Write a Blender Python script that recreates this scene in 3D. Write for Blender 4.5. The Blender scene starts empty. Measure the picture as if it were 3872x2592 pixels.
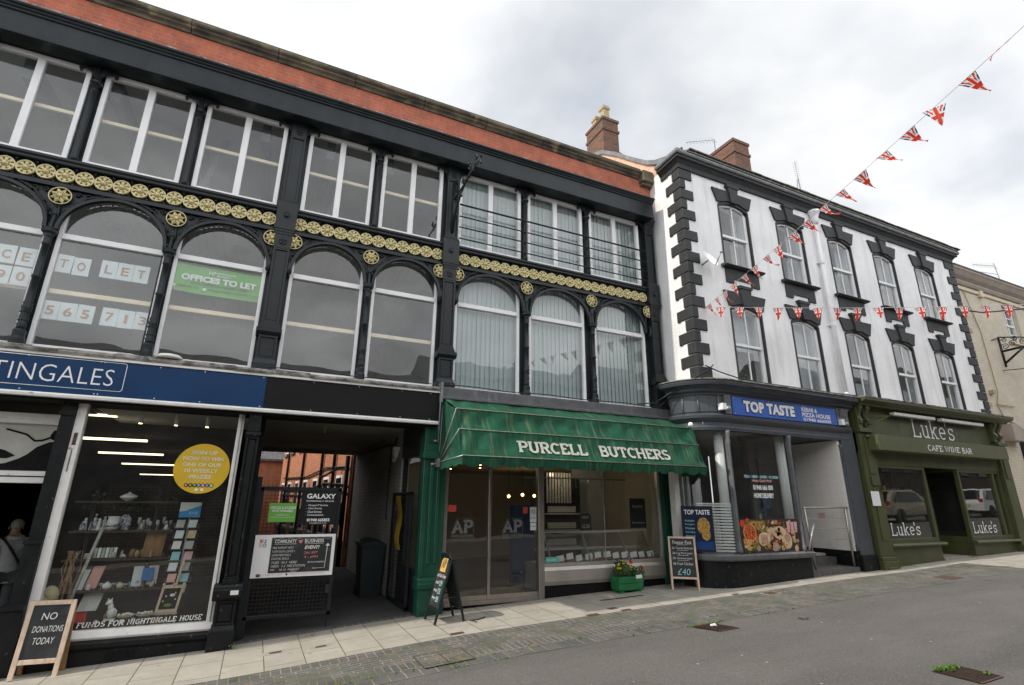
import bpy, math, random
from mathutils import Vector, Matrix, noise
random.seed(7)
PI = math.pi
scn = bpy.context.scene
COL = scn.collection

# ------------------------------------------------------------------ camera
cd = bpy.data.cameras.new('camera'); cam = bpy.data.objects.new('camera', cd); COL.objects.link(cam)
cd.sensor_width = 36.0; cd.lens = 18.218; cd.clip_start = 0.05; cd.clip_end = 2000
cam.matrix_world = Matrix(((0.90316, -0.13340, -0.40805, 0.0), (-0.42921, -0.26177, -0.86444, -8.8),
                           (0.00850, 0.95587, -0.29367, 1.97), (0, 0, 0, 1)))
scn.camera = cam

# ------------------------------------------------------------------ light
SUN_EL, SUN_DIR = math.radians(45), Vector((1.0, 0.015, -1.0))
sd = bpy.data.lights.new('sun', 'SUN'); sd.energy = 3.6; sd.angle = math.radians(0.8); sd.color = (1.0, 0.93, 0.82)
sun = bpy.data.objects.new('sun', sd); COL.objects.link(sun)
sun.rotation_euler = SUN_DIR.to_track_quat('-Z', 'Y').to_euler(); sun.location = (-30, -2, 40)

w = bpy.data.worlds.new('World'); scn.world = w; w.use_nodes = True
nt = w.node_tree; nt.nodes.clear()
def wn(t, **k):
    n = nt.nodes.new(t)
    for a, b in k.items(): setattr(n, a, b)
    return n
out = wn('ShaderNodeOutputWorld')
sky = wn('ShaderNodeTexSky', sky_type='NISHITA', sun_disc=False, sun_elevation=SUN_EL, sun_rotation=math.radians(270.8))
bg1 = wn('ShaderNodeBackground'); bg1.inputs[1].default_value = 0.15
nt.links.new(sky.outputs[0], bg1.inputs[0])
tc = wn('ShaderNodeTexCoord'); sep = wn('ShaderNodeSeparateXYZ'); nt.links.new(tc.outputs['Generated'], sep.inputs[0])
zz = wn('ShaderNodeMath', operation='MAXIMUM'); nt.links.new(sep.outputs[2], zz.inputs[0]); zz.inputs[1].default_value = 0.0
za = wn('ShaderNodeMath', operation='ADD'); nt.links.new(zz.outputs[0], za.inputs[0]); za.inputs[1].default_value = 0.35
dv = wn('ShaderNodeVectorMath', operation='DIVIDE'); nt.links.new(tc.outputs['Generated'], dv.inputs[0])
cz = wn('ShaderNodeCombineXYZ')
for i in range(3): nt.links.new(za.outputs[0], cz.inputs[i])
nt.links.new(cz.outputs[0], dv.inputs[1])
mp = wn('ShaderNodeMapping'); nt.links.new(dv.outputs[0], mp.inputs[0]); mp.inputs['Location'].default_value = (3.1, 0.4, 0.0)
n1 = wn('ShaderNodeTexNoise'); n1.inputs['Scale'].default_value = 2.1; n1.inputs['Detail'].default_value = 7; n1.inputs['Roughness'].default_value = 0.52
n1.inputs['Distortion'].default_value = 0.3
n2 = wn('ShaderNodeTexNoise'); n2.inputs['Scale'].default_value = 1.3; n2.inputs['Detail'].default_value = 5; n2.inputs['Roughness'].default_value = 0.5
nt.links.new(mp.outputs[0], n1.inputs[0]); nt.links.new(mp.outputs[0], n2.inputs[0])
r1 = wn('ShaderNodeValToRGB'); r1.color_ramp.elements[0].position = 0.26; r1.color_ramp.elements[1].position = 0.44; r1.color_ramp.elements[0].color = (0.45, 0.45, 0.45, 1)
nt.links.new(n2.outputs[0], r1.inputs[0])
r2 = wn('ShaderNodeValToRGB')
r2.color_ramp.elements[0].position = 0.32; r2.color_ramp.elements[0].color = (0.80, 0.828, 0.855, 1)
r2.color_ramp.elements[1].position = 0.55; r2.color_ramp.elements[1].color = (1.07, 1.08, 1.09, 1)
e = r2.color_ramp.elements.new(0.43); e.color = (0.93, 0.948, 0.965, 1)
nt.links.new(n1.outputs[0], r2.inputs[0])
# the overcast is brighter over the street than behind the buildings
ng = wn('ShaderNodeMapRange'); ng.inputs['From Min'].default_value = 0.25; ng.inputs['From Max'].default_value = -0.8; ng.inputs['To Min'].default_value = 1.0; ng.inputs['To Max'].default_value = 1.9
nt.links.new(sep.outputs[1], ng.inputs['Value'])
n7 = wn('ShaderNodeTexNoise'); n7.inputs['Scale'].default_value = 2.4; n7.inputs['Detail'].default_value = 4; nt.links.new(mp.outputs[0], n7.inputs[0])
m7 = wn('ShaderNodeMapRange'); m7.inputs['From Min'].default_value = 0.32; m7.inputs['From Max'].default_value = 0.68; m7.inputs['To Min'].default_value = 1.25; m7.inputs['To Max'].default_value = 2.55; nt.links.new(n7.outputs[0], m7.inputs['Value']); nt.links.new(m7.outputs[0], ng.inputs['To Max'])
bg2 = wn('ShaderNodeBackground'); nt.links.new(ng.outputs[0], bg2.inputs[1]); nt.links.new(r2.outputs[0], bg2.inputs[0])
mx = wn('ShaderNodeMixShader'); nt.links.new(r1.outputs[0], mx.inputs[0]); nt.links.new(bg1.outputs[0], mx.inputs[1]); nt.links.new(bg2.outputs[0], mx.inputs[2])
nt.links.new(mx.outputs[0], out.inputs[0])
scn.view_settings.view_transform = 'Standard'; scn.view_settings.look = 'None'; scn.view_settings.exposure = 0.0; scn.view_settings.gamma = 1.0
scn.cycles.max_bounces = 8; scn.cycles.diffuse_bounces = 4; scn.cycles.glossy_bounces = 4; scn.cycles.transparent_max_bounces = 12
scn.cycles.use_denoising = True

# ------------------------------------------------------------------ materials
M = {}
def mat(name, col, rough=0.6, var=0.12, scale=6.0, bump=0.0, bscale=60.0, metal=0.0, col2=None, streak=None, spec=0.5, emit=0.0, spots=None, grain=None):
    m = bpy.data.materials.new(name); m.use_nodes = True; t = m.node_tree; b = t.nodes['Principled BSDF']
    L = t.links.new
    geo = t.nodes.new('ShaderNodeNewGeometry')
    n = t.nodes.new('ShaderNodeTexNoise'); n.inputs['Scale'].default_value = scale; n.inputs['Detail'].default_value = 6
    L(geo.outputs['Position'], n.inputs['Vector'])
    mixc = t.nodes.new('ShaderNodeMix'); mixc.data_type = 'RGBA'
    c1 = tuple(max(0, c * (1 - var)) for c in col) + (1,); c2 = (tuple(col2) if col2 else tuple(min(1, c * (1 + var)) for c in col)) + (1,)
    mixc.inputs[6].default_value = c1; mixc.inputs[7].default_value = c2
    rp = t.nodes.new('ShaderNodeValToRGB'); rp.color_ramp.elements[0].position = 0.3; rp.color_ramp.elements[1].position = 0.7
    L(n.outputs[0], rp.inputs[0]); L(rp.outputs[0], mixc.inputs[0])
    last = mixc.outputs[2]
    if streak:   # (colour, stretch vector, amount low, amount high)
        sc, st, lo, hi = streak
        mp = t.nodes.new('ShaderNodeMapping'); mp.inputs['Scale'].default_value = st; L(geo.outputs['Position'], mp.inputs[0])
        n3 = t.nodes.new('ShaderNodeTexNoise'); n3.inputs['Scale'].default_value = 1.0; n3.inputs['Detail'].default_value = 7; n3.inputs['Roughness'].default_value = 0.65
        L(mp.outputs[0], n3.inputs['Vector'])
        r3 = t.nodes.new('ShaderNodeValToRGB'); r3.color_ramp.elements[0].position = lo; r3.color_ramp.elements[1].position = hi
        L(n3.outputs[0], r3.inputs[0])
        mx = t.nodes.new('ShaderNodeMix'); mx.data_type = 'RGBA'; L(r3.outputs[0], mx.inputs[0]); L(last, mx.inputs[6]); mx.inputs[7].default_value = tuple(sc) + (1,)
        last = mx.outputs[2]
    if spots:    # (colour, scale, low, high)
        sc, s, lo, hi = spots
        n4 = t.nodes.new('ShaderNodeTexNoise'); n4.inputs['Scale'].default_value = s; n4.inputs['Detail'].default_value = 3; L(geo.outputs['Position'], n4.inputs['Vector'])
        r4 = t.nodes.new('ShaderNodeValToRGB'); r4.color_ramp.elements[0].position = lo; r4.color_ramp.elements[1].position = hi; L(n4.outputs[0], r4.inputs[0])
        mx = t.nodes.new('ShaderNodeMix'); mx.data_type = 'RGBA'; L(r4.outputs[0], mx.inputs[0]); L(last, mx.inputs[6]); mx.inputs[7].default_value = tuple(sc) + (1,)
        last = mx.outputs[2]
    if grain:    # (scale, low, high) fine light and dark aggregate
        n6 = t.nodes.new('ShaderNodeTexNoise'); n6.inputs['Scale'].default_value = grain[0]; n6.inputs['Detail'].default_value = 8; n6.inputs['Roughness'].default_value = 0.8; L(geo.outputs['Position'], n6.inputs['Vector'])
        r6 = t.nodes.new('ShaderNodeValToRGB'); r6.color_ramp.elements[0].position = 0.32; r6.color_ramp.elements[1].position = 0.68; r6.color_ramp.elements[0].color = (grain[1],) * 3 + (1,); r6.color_ramp.elements[1].color = (grain[2],) * 3 + (1,); L(n6.outputs[0], r6.inputs[0])
        mx = t.nodes.new('ShaderNodeMix'); mx.data_type = 'RGBA'; mx.blend_type = 'MULTIPLY'; mx.inputs[0].default_value = 1.0; L(last, mx.inputs[6]); L(r6.outputs[0], mx.inputs[7]); last = mx.outputs[2]
    L(last, b.inputs['Base Color'])
    b.inputs['Roughness'].default_value = rough; b.inputs['Metallic'].default_value = metal; b.inputs['Specular IOR Level'].default_value = spec
    if emit: L(last, b.inputs['Emission Color']); b.inputs['Emission Strength'].default_value = emit
    if bump:
        n2 = t.nodes.new('ShaderNodeTexNoise'); n2.inputs['Scale'].default_value = bscale; n2.inputs['Detail'].default_value = 5; L(geo.outputs['Position'], n2.inputs['Vector'])
        bp = t.nodes.new('ShaderNodeBump'); bp.inputs['Strength'].default_value = bump; bp.inputs['Distance'].default_value = 0.01
        L(n2.outputs[0], bp.inputs['Height']); L(bp.outputs[0], b.inputs['Normal'])
    M[name] = m
    return m

def brick(name, c1, c2, mortar, bw=0.235, bh=0.077, ms=0.012, plane='wall', off=0.5, sq=1.0, sqf=2, rough=0.85, var=0.25, rot=False, bump=0.5, dirt=None, moss=None, offset=(0, 0), third=None):
    m = bpy.data.materials.new(name); m.use_nodes = True; t = m.node_tree; b = t.nodes['Principled BSDF']; L = t.links.new
    geo = t.nodes.new('ShaderNodeNewGeometry'); sp = t.nodes.new('ShaderNodeSeparateXYZ'); L(geo.outputs['Position'], sp.inputs[0])
    cb = t.nodes.new('ShaderNodeCombineXYZ')
    if plane == 'wall':
        ad = t.nodes.new('ShaderNodeMath'); ad.operation = 'ADD'; L(sp.outputs[0], ad.inputs[0]); L(sp.outputs[1], ad.inputs[1])
        L(ad.outputs[0], cb.inputs[0]); L(sp.outputs[2], cb.inputs[1])
    elif rot: L(sp.outputs[1], cb.inputs[0]); L(sp.outputs[0], cb.inputs[1])
    else: L(sp.outputs[0], cb.inputs[0]); L(sp.outputs[1], cb.inputs[1])
    mp = t.nodes.new('ShaderNodeMapping'); L(cb.outputs[0], mp.inputs[0]); mp.inputs['Location'].default_value = (offset[0], offset[1], 0)
    bt = t.nodes.new('ShaderNodeTexBrick'); L(mp.outputs[0], bt.inputs['Vector'])
    bt.offset = off; bt.squash = sq; bt.squash_frequency = sqf
    bt.inputs['Color1'].default_value = c1 + (1,); bt.inputs['Color2'].default_value = c2 + (1,); bt.inputs['Mortar'].default_value = mortar + (1,)
    bt.inputs['Scale'].default_value = 1.0; bt.inputs['Mortar Size'].default_value = ms; bt.inputs['Mortar Smooth'].default_value = 0.3
    bt.inputs['Brick Width'].default_value = bw; bt.inputs['Row Height'].default_value = bh; bt.inputs['Bias'].default_value = 0.0
    n = t.nodes.new('ShaderNodeTexNoise'); n.inputs['Scale'].default_value = 3.0; n.inputs['Detail'].default_value = 8; n.inputs['Roughness'].default_value = 0.6; L(geo.outputs['Position'], n.inputs['Vector'])
    hs = t.nodes.new('ShaderNodeMix'); hs.data_type = 'RGBA'; hs.blend_type = 'MULTIPLY'; hs.inputs[0].default_value = 1.0
    rp = t.nodes.new('ShaderNodeValToRGB'); rp.color_ramp.elements[0].position = 0.3; rp.color_ramp.elements[1].position = 0.7
    rp.color_ramp.elements[0].color = (1 - var,) * 3 + (1,); rp.color_ramp.elements[1].color = (1 + var * 0.4,) * 3 + (1,)
    L(n.outputs[0], rp.inputs[0]); L(bt.outputs[0], hs.inputs[6]); L(rp.outputs[0], hs.inputs[7])
    last = hs.outputs[2]
    # fine grain
    n5 = t.nodes.new('ShaderNodeTexNoise'); n5.inputs['Scale'].default_value = 90.0; n5.inputs['Detail'].default_value = 3; L(geo.outputs['Position'], n5.inputs['Vector'])
    r5 = t.nodes.new('ShaderNodeValToRGB'); r5.color_ramp.elements[0].position = 0.3; r5.color_ramp.elements[1].position = 0.7
    r5.color_ramp.elements[0].color = (0.84,) * 3 + (1,); r5.color_ramp.elements[1].color = (1.1,) * 3 + (1,)
    m5 = t.nodes.new('ShaderNodeMix'); m5.data_type = 'RGBA'; m5.blend_type = 'MULTIPLY'; m5.inputs[0].default_value = 1.0
    L(n5.outputs[0], r5.inputs[0]); L(last, m5.inputs[6]); L(r5.outputs[0], m5.inputs[7]); last = m5.outputs[2]
    for d in [x for x in (dirt, third) if x]:
        sc, s, lo, hi = d
        n4 = t.nodes.new('ShaderNodeTexNoise'); n4.inputs['Scale'].default_value = s; n4.inputs['Detail'].default_value = 6; L(geo.outputs['Position'], n4.inputs['Vector'])
        r4 = t.nodes.new('ShaderNodeValToRGB'); r4.color_ramp.elements[0].position = lo; r4.color_ramp.elements[1].position = hi; L(n4.outputs[0], r4.inputs[0])
        mx = t.nodes.new('ShaderNodeMix'); mx.data_type = 'RGBA'; L(r4.outputs[0], mx.inputs[0]); L(last, mx.inputs[6]); mx.inputs[7].default_value = tuple(sc) + (1,)
        last = mx.outputs[2]
    if moss:   # moss only in the joints
        sc, s, lo, hi = moss
        n4 = t.nodes.new('ShaderNodeTexNoise'); n4.inputs['Scale'].default_value = s; n4.inputs['Detail'].default_value = 4; L(geo.outputs['Position'], n4.inputs['Vector'])
        r4 = t.nodes.new('ShaderNodeValToRGB'); r4.color_ramp.elements[0].position = lo; r4.color_ramp.elements[1].position = hi; L(n4.outputs[0], r4.inputs[0])
        ml = t.nodes.new('ShaderNodeMath'); ml.operation = 'MULTIPLY'; L(r4.outputs[0], ml.inputs[0]); L(bt.outputs['Fac'], ml.inputs[1])
        mx = t.nodes.new('ShaderNodeMix'); mx.data_type = 'RGBA'; L(ml.outputs[0], mx.inputs[0]); L(last, mx.inputs[6]); mx.inputs[7].default_value = tuple(sc) + (1,)
        last = mx.outputs[2]
    L(last, b.inputs['Base Color']); b.inputs['Roughness'].default_value = rough
    iv = t.nodes.new('ShaderNodeMath'); iv.operation = 'SUBTRACT'; iv.inputs[0].default_value = 1.0; L(bt.outputs['Fac'], iv.inputs[1])
    ad2 = t.nodes.new('ShaderNodeMath'); ad2.operation = 'MULTIPLY_ADD'; L(n5.outputs[0], ad2.inputs[0]); ad2.inputs[1].default_value = 0.35; L(iv.outputs[0], ad2.inputs[2])
    bp = t.nodes.new('ShaderNodeBump'); bp.inputs['Strength'].default_value = bump; bp.inputs['Distance'].default_value = 0.008
    L(ad2.outputs[0], bp.inputs['Height']); L(bp.outputs[0], b.inputs['Normal'])
    M[name] = m
    return m

def glass(name, tint=(0.86, 0.9, 0.9), wav=0.015, dust=0.03, k=1.0):
    m = bpy.data.materials.new(name); m.use_nodes = True; t = m.node_tree; t.nodes.clear(); L = t.links.new
    o = t.nodes.new('ShaderNodeOutputMaterial'); tr = t.nodes.new('ShaderNodeBsdfTransparent'); tr.inputs[0].default_value = tint + (1,)
    gl = t.nodes.new('ShaderNodeBsdfGlossy'); gl.inputs['Roughness'].default_value = 0.01; gl.inputs[0].default_value = (1, 1, 1, 1)
    geo = t.nodes.new('ShaderNodeNewGeometry')
    dt = t.nodes.new('ShaderNodeVectorMath'); dt.operation = 'DOT_PRODUCT'; L(geo.outputs['Normal'], dt.inputs[0]); L(geo.outputs['Incoming'], dt.inputs[1])
    ab = t.nodes.new('ShaderNodeMath'); ab.operation = 'ABSOLUTE'; L(dt.outputs['Value'], ab.inputs[0])
    su = t.nodes.new('ShaderNodeMath'); su.operation = 'SUBTRACT'; su.inputs[0].default_value = 1.0; L(ab.outputs[0], su.inputs[1])
    pw = t.nodes.new('ShaderNodeMath'); pw.operation = 'POWER'; L(su.outputs[0], pw.inputs[0]); pw.inputs[1].default_value = 5.0
    mu = t.nodes.new('ShaderNodeMath'); mu.operation = 'MULTIPLY_ADD'; mu.use_clamp = True; mu.inputs[1].default_value = 0.95 * k; mu.inputs[2].default_value = 0.075 * k; L(pw.outputs[0], mu.inputs[0])
    n = t.nodes.new('ShaderNodeTexNoise'); n.inputs['Scale'].default_value = 1.6; n.inputs['Detail'].default_value = 1; L(geo.outputs['Position'], n.inputs['Vector'])
    bp = t.nodes.new('ShaderNodeBump'); bp.inputs['Strength'].default_value = 1.0; bp.inputs['Distance'].default_value = wav; L(n.outputs[0], bp.inputs['Height']); L(bp.outputs[0], gl.inputs['Normal'])
    m1 = t.nodes.new('ShaderNodeMixShader'); L(mu.outputs[0], m1.inputs[0]); L(tr.outputs[0], m1.inputs[1]); L(gl.outputs[0], m1.inputs[2])
    df = t.nodes.new('ShaderNodeBsdfDiffuse'); df.inputs[0].default_value = (0.6, 0.6, 0.58, 1)
    n2 = t.nodes.new('ShaderNodeTexNoise'); n2.inputs['Scale'].default_value = 5; n2.inputs['Detail'].default_value = 7; L(geo.outputs['Position'], n2.inputs['Vector'])
    md = t.nodes.new('ShaderNodeMath'); md.operation = 'MULTIPLY'; md.inputs[1].default_value = dust * 2; L(n2.outputs[0], md.inputs[0])
    m2 = t.nodes.new('ShaderNodeMixShader'); L(md.outputs[0], m2.inputs[0]); L(m1.outputs[0], m2.inputs[1]); L(df.outputs[0], m2.inputs[2])
    L(m2.outputs[0], o.inputs[0]); M[name] = m
    return m

mat('black', (0.011, 0.015, 0.018), 0.42, 0.3, 5, 0.25, 45, spec=0.35)
mat('black_gloss', (0.012, 0.017, 0.020), 0.36, 0.3, 3, 0.3, 14, streak=((0.022, 0.028, 0.031), (3, 3, 1), 0.45, 0.8), spec=0.28)
mat('black_worn', (0.008, 0.009, 0.010), 0.5, 0.3, 6, 0.4, 30, spec=0.25, spots=((0.10, 0.09, 0.075), 14, 0.66, 0.74))
mat('black_flat', (0.007, 0.007, 0.008), 0.8, 0.3, 8, spec=0.2)
mat('dark', (0.012, 0.0115, 0.011), 0.85, spec=0.2)
mat('white_paint', (0.78, 0.78, 0.79), 0.45, 0.05, 4, 0.15, 60, streak=((0.5, 0.48, 0.44), (14, 14, 2.5), 0.66, 0.82))
mat('white_pvc', (0.82, 0.82, 0.83), 0.35, 0.03)
mat('white_worn', (0.74, 0.73, 0.71), 0.5, 0.08, 6, 0.3, 40, spots=((0.34, 0.31, 0.27), 9, 0.68, 0.75))
mat('render_white', (0.80, 0.80, 0.81), 0.8, 0.07, 1.5, 0.7, 14, streak=((0.56, 0.553, 0.53), (4.5, 4.5, 0.55), 0.50, 0.80))
mat('gold', (0.62, 0.54, 0.28), 0.45, 0.10, 12, 0.1, 60)
mat('stone', (0.15, 0.125, 0.085), 0.9, 0.45, 4, 0.6, 30, streak=((0.045, 0.042, 0.038), (1.2, 1.2, 6), 0.42, 0.62), spots=((0.30, 0.25, 0.14), 3.2, 0.6, 0.72))
mat('moss_stone', (0.09, 0.09, 0.05), 0.95, 0.4, 9, 0.7, 40)
mat('ledge', (0.34, 0.32, 0.29), 0.9, 0.3, 9, 0.8, 25, streak=((0.10, 0.095, 0.085), (6, 6, 9), 0.45, 0.6))
mat('lead', (0.16, 0.17, 0.18), 0.55, 0.2, 4, 0.4, 20, streak=((0.30, 0.31, 0.33), (9, 9, 1.2), 0.52, 0.75))
mat('lead_dark', (0.075, 0.075, 0.08), 0.5, 0.25, 4, 0.4, 20, streak=((0.20, 0.205, 0.21), (10, 10, 1.5), 0.55, 0.8))
mat('sign_blue', (0.006, 0.038, 0.115), 0.4, 0.1, 1.5, spec=0.25)
mat('sign_black', (0.009, 0.009, 0.0095), 0.6, 0.15, 3, spec=0.2)
mat('kebab_blue', (0.035, 0.115, 0.46), 0.35, 0.05, 2)
mat('kebab_navy', (0.012, 0.03, 0.12), 0.4)
mat('letter_white', (0.78, 0.78, 0.78), 0.5, 0.03)
mat('letter_grey', (0.43, 0.43, 0.38), 0.6, 0.1, 9, spots=((0.32, 0.32, 0.27), 26, 0.55, 0.7))
mat('awning', (0.013, 0.082, 0.046), 0.85, 0.2, 3, 0.6, 7, streak=((0.20, 0.19, 0.12), (16.0, 1.6, 1.2), 0.52, 0.84), spots=((0.020, 0.062, 0.038), 0.9, 0.48, 0.80), spec=0.2, grain=(14, 0.86, 1.12))
mat('awning_edge', (0.16, 0.19, 0.13), 0.7, 0.3, 20)
mat('green_paint', (0.010, 0.075, 0.045), 0.35, 0.15, 4, 0.2, 30)
mat('olive', (0.064, 0.071, 0.024), 0.5, 0.15, 2, 0.2, 30, streak=((0.035, 0.04, 0.016), (3, 3, 1), 0.5, 0.75))
mat('olive_light', (0.078, 0.086, 0.034), 0.5, 0.1, 3, 0.1, 40)
mat('slate_paint', (0.060, 0.068, 0.080), 0.4, 0.12, 4, 0.2, 30)
mat('slate_worn', (0.12, 0.125, 0.135), 0.45, 0.2, 8, 0.4, 30, spots=((0.38, 0.36, 0.34), 30, 0.68, 0.75))
mat('steel', (0.47, 0.44, 0.40), 0.42, 0.1, 3, metal=0.6)
mat('alu', (0.36, 0.33, 0.30), 0.35, 0.1, 6, metal=0.8)
mat('dark_metal', (0.03, 0.03, 0.032), 0.4, 0.2, metal=0.3)
mat('grey_metal', (0.30, 0.30, 0.31), 0.4, 0.15, 20, metal=0.5)
mat('wood_rail', (0.86, 0.70, 0.50), 0.7, 0.1, 5, streak=((0.66, 0.46, 0.28), (2, 30, 30), 0.55, 0.75))
mat('wood_pale', (0.60, 0.46, 0.36), 0.65, 0.15, 8, 0.2, 30, streak=((0.42, 0.27, 0.16), (30, 30, 3), 0.5, 0.72))
mat('wood_dark', (0.055, 0.034, 0.02), 0.6, 0.3, 6)
mat('wood_mid', (0.27, 0.15, 0.065), 0.6, 0.25, 7, streak=((0.2, 0.1, 0.04), (25, 25, 3), 0.5, 0.7))
mat('board', (0.018, 0.020, 0.022), 0.7, 0.35, 6, spots=((0.06, 0.062, 0.062), 5, 0.5, 0.8))
mat('chalk', (0.70, 0.70, 0.68), 0.9, 0.1, 60)
mat('chalk_pink', (0.62, 0.22, 0.26), 0.9, 0.1, 60)
mat('chalk_blue', (0.30, 0.58, 0.60), 0.9, 0.1, 60)
mat('paper', (0.66, 0.70, 0.71), 0.8, 0.05, 9, 0.3, 12)
mat('paper_ink', (0.40, 0.20, 0.075), 0.8, 0.1, 30)
mat('banner_green', (0.15, 0.42, 0.075), 0.55, 0.08, 4, 0.3, 6)
mat('ink_dark', (0.03, 0.05, 0.03), 0.7)
mat('plan_green', (0.13, 0.36, 0.055), 0.45, 0.05)
mat('galaxy_black', (0.010, 0.011, 0.012), 0.35, 0.1)
mat('cyan', (0.04, 0.30, 0.65), 0.5)
mat('red_ink', (0.55, 0.07, 0.05), 0.6); mat('blue_ink', (0.04, 0.16, 0.45), 0.6); mat('green_ink', (0.05, 0.22, 0.08), 0.6); mat('salmon_ink', (0.72, 0.38, 0.34), 0.6)
mat('yellow_sticker', (0.62, 0.40, 0.018), 0.45, 0.06, 3)
mat('sticker_text', (0.66, 0.63, 0.46), 0.5)
mat('interior', (0.26, 0.26, 0.255), 0.9, 0.1, 1.0)
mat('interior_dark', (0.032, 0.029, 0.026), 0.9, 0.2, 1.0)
mat('interior_warm', (0.40, 0.36, 0.27), 0.9, 0.1, 1.0)
mat('ceiling', (0.46, 0.45, 0.43), 0.9, 0.08, 1.0)
mat('passage_ceiling', (0.36, 0.345, 0.30), 0.9, 0.12, 1.5, streak=((0.24, 0.22, 0.17), (1, 1, 1), 0.5, 0.75))
mat('blind', (0.56, 0.62, 0.62), 0.8, 0.05, 3)
mat('curtain', (0.60, 0.57, 0.51), 0.9, 0.1, 5, streak=((0.33, 0.28, 0.22), (30, 30, 1), 0.4, 0.7))
mat('net', (0.66, 0.69, 0.70), 0.9, 0.06, 4)
mat('tube_light', (1.0, 0.86, 0.58), 0.5, 0, emit=3.0)
mat('globe_light', (1.0, 0.62, 0.22), 0.5, 0, emit=7.0)
mat('spot_light', (1.0, 0.72, 0.36), 0.5, 0, emit=9.0)
mat('skylight_panel', (0.75, 0.92, 0.9), 0.5, 0, emit=1.0)
mat('asphalt', (0.125, 0.118, 0.111), 0.93, 0.10, 0.8, 1.0, 120, spots=((0.21, 0.20, 0.185), 70, 0.60, 0.68), streak=((0.088, 0.083, 0.079), (0.30, 1.0, 1), 0.44, 0.76), spec=0.3, grain=(38, 0.70, 1.28))
mat('passage_floor', (0.055, 0.053, 0.052), 0.95, 0.25, 2, 0.8, 90)
mat('iron_rust', (0.085, 0.045, 0.030), 0.8, 0.35, 25, 0.5, 60)
mat('concrete', (0.30, 0.275, 0.24), 0.9, 0.15, 8, 0.5, 60)
mat('leaf', (0.055, 0.115, 0.022), 0.7, 0.45, 14); mat('leaf_dark', (0.018, 0.036, 0.014), 0.8, 0.5, 12)
mat('weed', (0.10, 0.19, 0.03), 0.8, 0.4, 20)
mat('flower_red', (0.60, 0.035, 0.02), 0.6, 0.2, 30); mat('flower_yellow', (0.72, 0.50, 0.02), 0.6, 0.2, 30)
mat('planter_green', (0.012, 0.17, 0.055), 0.55, 0.3, 5, 0.2, 30, streak=((0.008, 0.10, 0.035), (3, 3, 20), 0.45, 0.65))
mat('bin', (0.020, 0.032, 0.032), 0.5, 0.15, 6)
mat('cream', (0.66, 0.57, 0.43), 0.85, 0.06, 3)
mat('cream_dark', (0.42, 0.34, 0.20), 0.85, 0.08, 3)
mat('cream_cornice', (0.36, 0.31, 0.27), 0.8, 0.1, 3)
mat('slate_roof', (0.10, 0.10, 0.11), 0.8, 0.35, 6, 0.5, 12)
mat('roof_tile_lichen', (0.14, 0.13, 0.115), 0.9, 0.4, 7, 0.6, 20, spots=((0.28, 0.26, 0.17), 9, 0.58, 0.7))
mat('pot', (0.36, 0.285, 0.165), 0.8, 0.2, 7)
mat('render_pink', (0.62, 0.40, 0.29), 0.9, 0.15, 4, 0.4, 25)
mat('tile_white', (0.70, 0.67, 0.63), 0.35, 0.04)
mat('porcelain', (0.72, 0.72, 0.70), 0.25, 0.05); mat('porcelain_blue', (0.10, 0.18, 0.42), 0.3, 0.7, 22, col2=(0.7, 0.7, 0.7))
mat('glassware', (0.42, 0.44, 0.44), 0.15, 0.2, 20)
mat('skin', (0.50, 0.29, 0.21), 0.6, 0.08, 20); mat('hair', (0.36, 0.34, 0.31), 0.8, 0.2, 50)
mat('hoodie', (0.55, 0.57, 0.62), 0.9, 0.1, 20, 0.3, 80); mat('trousers', (0.085, 0.09, 0.10), 0.9, 0.15, 20, 0.3, 60); mat('strap', (0.012, 0.012, 0.014), 0.7)
mat('shirt_blue', (0.05, 0.13, 0.30), 0.85, 0.1, 15); mat('cap', (0.55, 0.50, 0.40), 0.8)
mat('mannequin', (0.55, 0.48, 0.30), 0.5, 0.08)
mat('meat', (0.42, 0.16, 0.10), 0.5, 0.4, 30, col2=(0.62, 0.42, 0.32)); mat('label_card', (0.72, 0.72, 0.70), 0.6)
mat('orange_food', (0.50, 0.16, 0.03), 0.5, 0.6, 28, col2=(0.62, 0.38, 0.08), spots=((0.06, 0.15, 0.02), 30, 0.62, 0.68))
mat('food_dark', (0.045, 0.022, 0.016), 0.5, 0.4, 12)
mat('tomato', (0.52, 0.05, 0.02), 0.4, 0.3, 30); mat('bun', (0.55, 0.29, 0.09), 0.5, 0.25, 30); mat('wrap_food', (0.62, 0.44, 0.25), 0.6, 0.25, 25)
mat('lettuce', (0.08, 0.20, 0.02), 0.6, 0.4, 30); mat('milkshake', (0.62, 0.36, 0.40), 0.5, 0.15, 8)
mat('flag_blue', (0.018, 0.028, 0.12), 0.7); mat('flag_white', (0.78, 0.77, 0.76), 0.7, 0.02); mat('flag_red', (0.62, 0.045, 0.025), 0.7, 0.05)
mat('cord', (0.55, 0.54, 0.52), 0.8)
mat('cable', (0.02, 0.02, 0.02), 0.6)
mat('sticker_teal', (0.10, 0.42, 0.36), 0.5); mat('ap_gold', (0.60, 0.40, 0.10), 0.5, 0.1); mat('ap_grey', (0.15, 0.15, 0.145), 0.6, 0.1)
mat('banner_yellow', (0.30, 0.20, 0.015), 0.7, 0.2)
mat('menu_orange', (0.45, 0.10, 0.02), 0.6, 0.5, 8)
mat('mural', (0.44, 0.44, 0.40), 0.8, 0.1); mat('car_beige', (0.42, 0.36, 0.28), 0.25, 0.05, metal=0.4); mat('car_white', (0.62, 0.66, 0.66), 0.25, 0.03)
mat('car_glass', (0.01, 0.012, 0.014), 0.05); mat('tyre', (0.02, 0.02, 0.02), 0.9); mat('tail_red', (0.45, 0.01, 0.01), 0.25); mat('plate_yellow', (0.72, 0.50, 0.03), 0.4)
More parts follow.
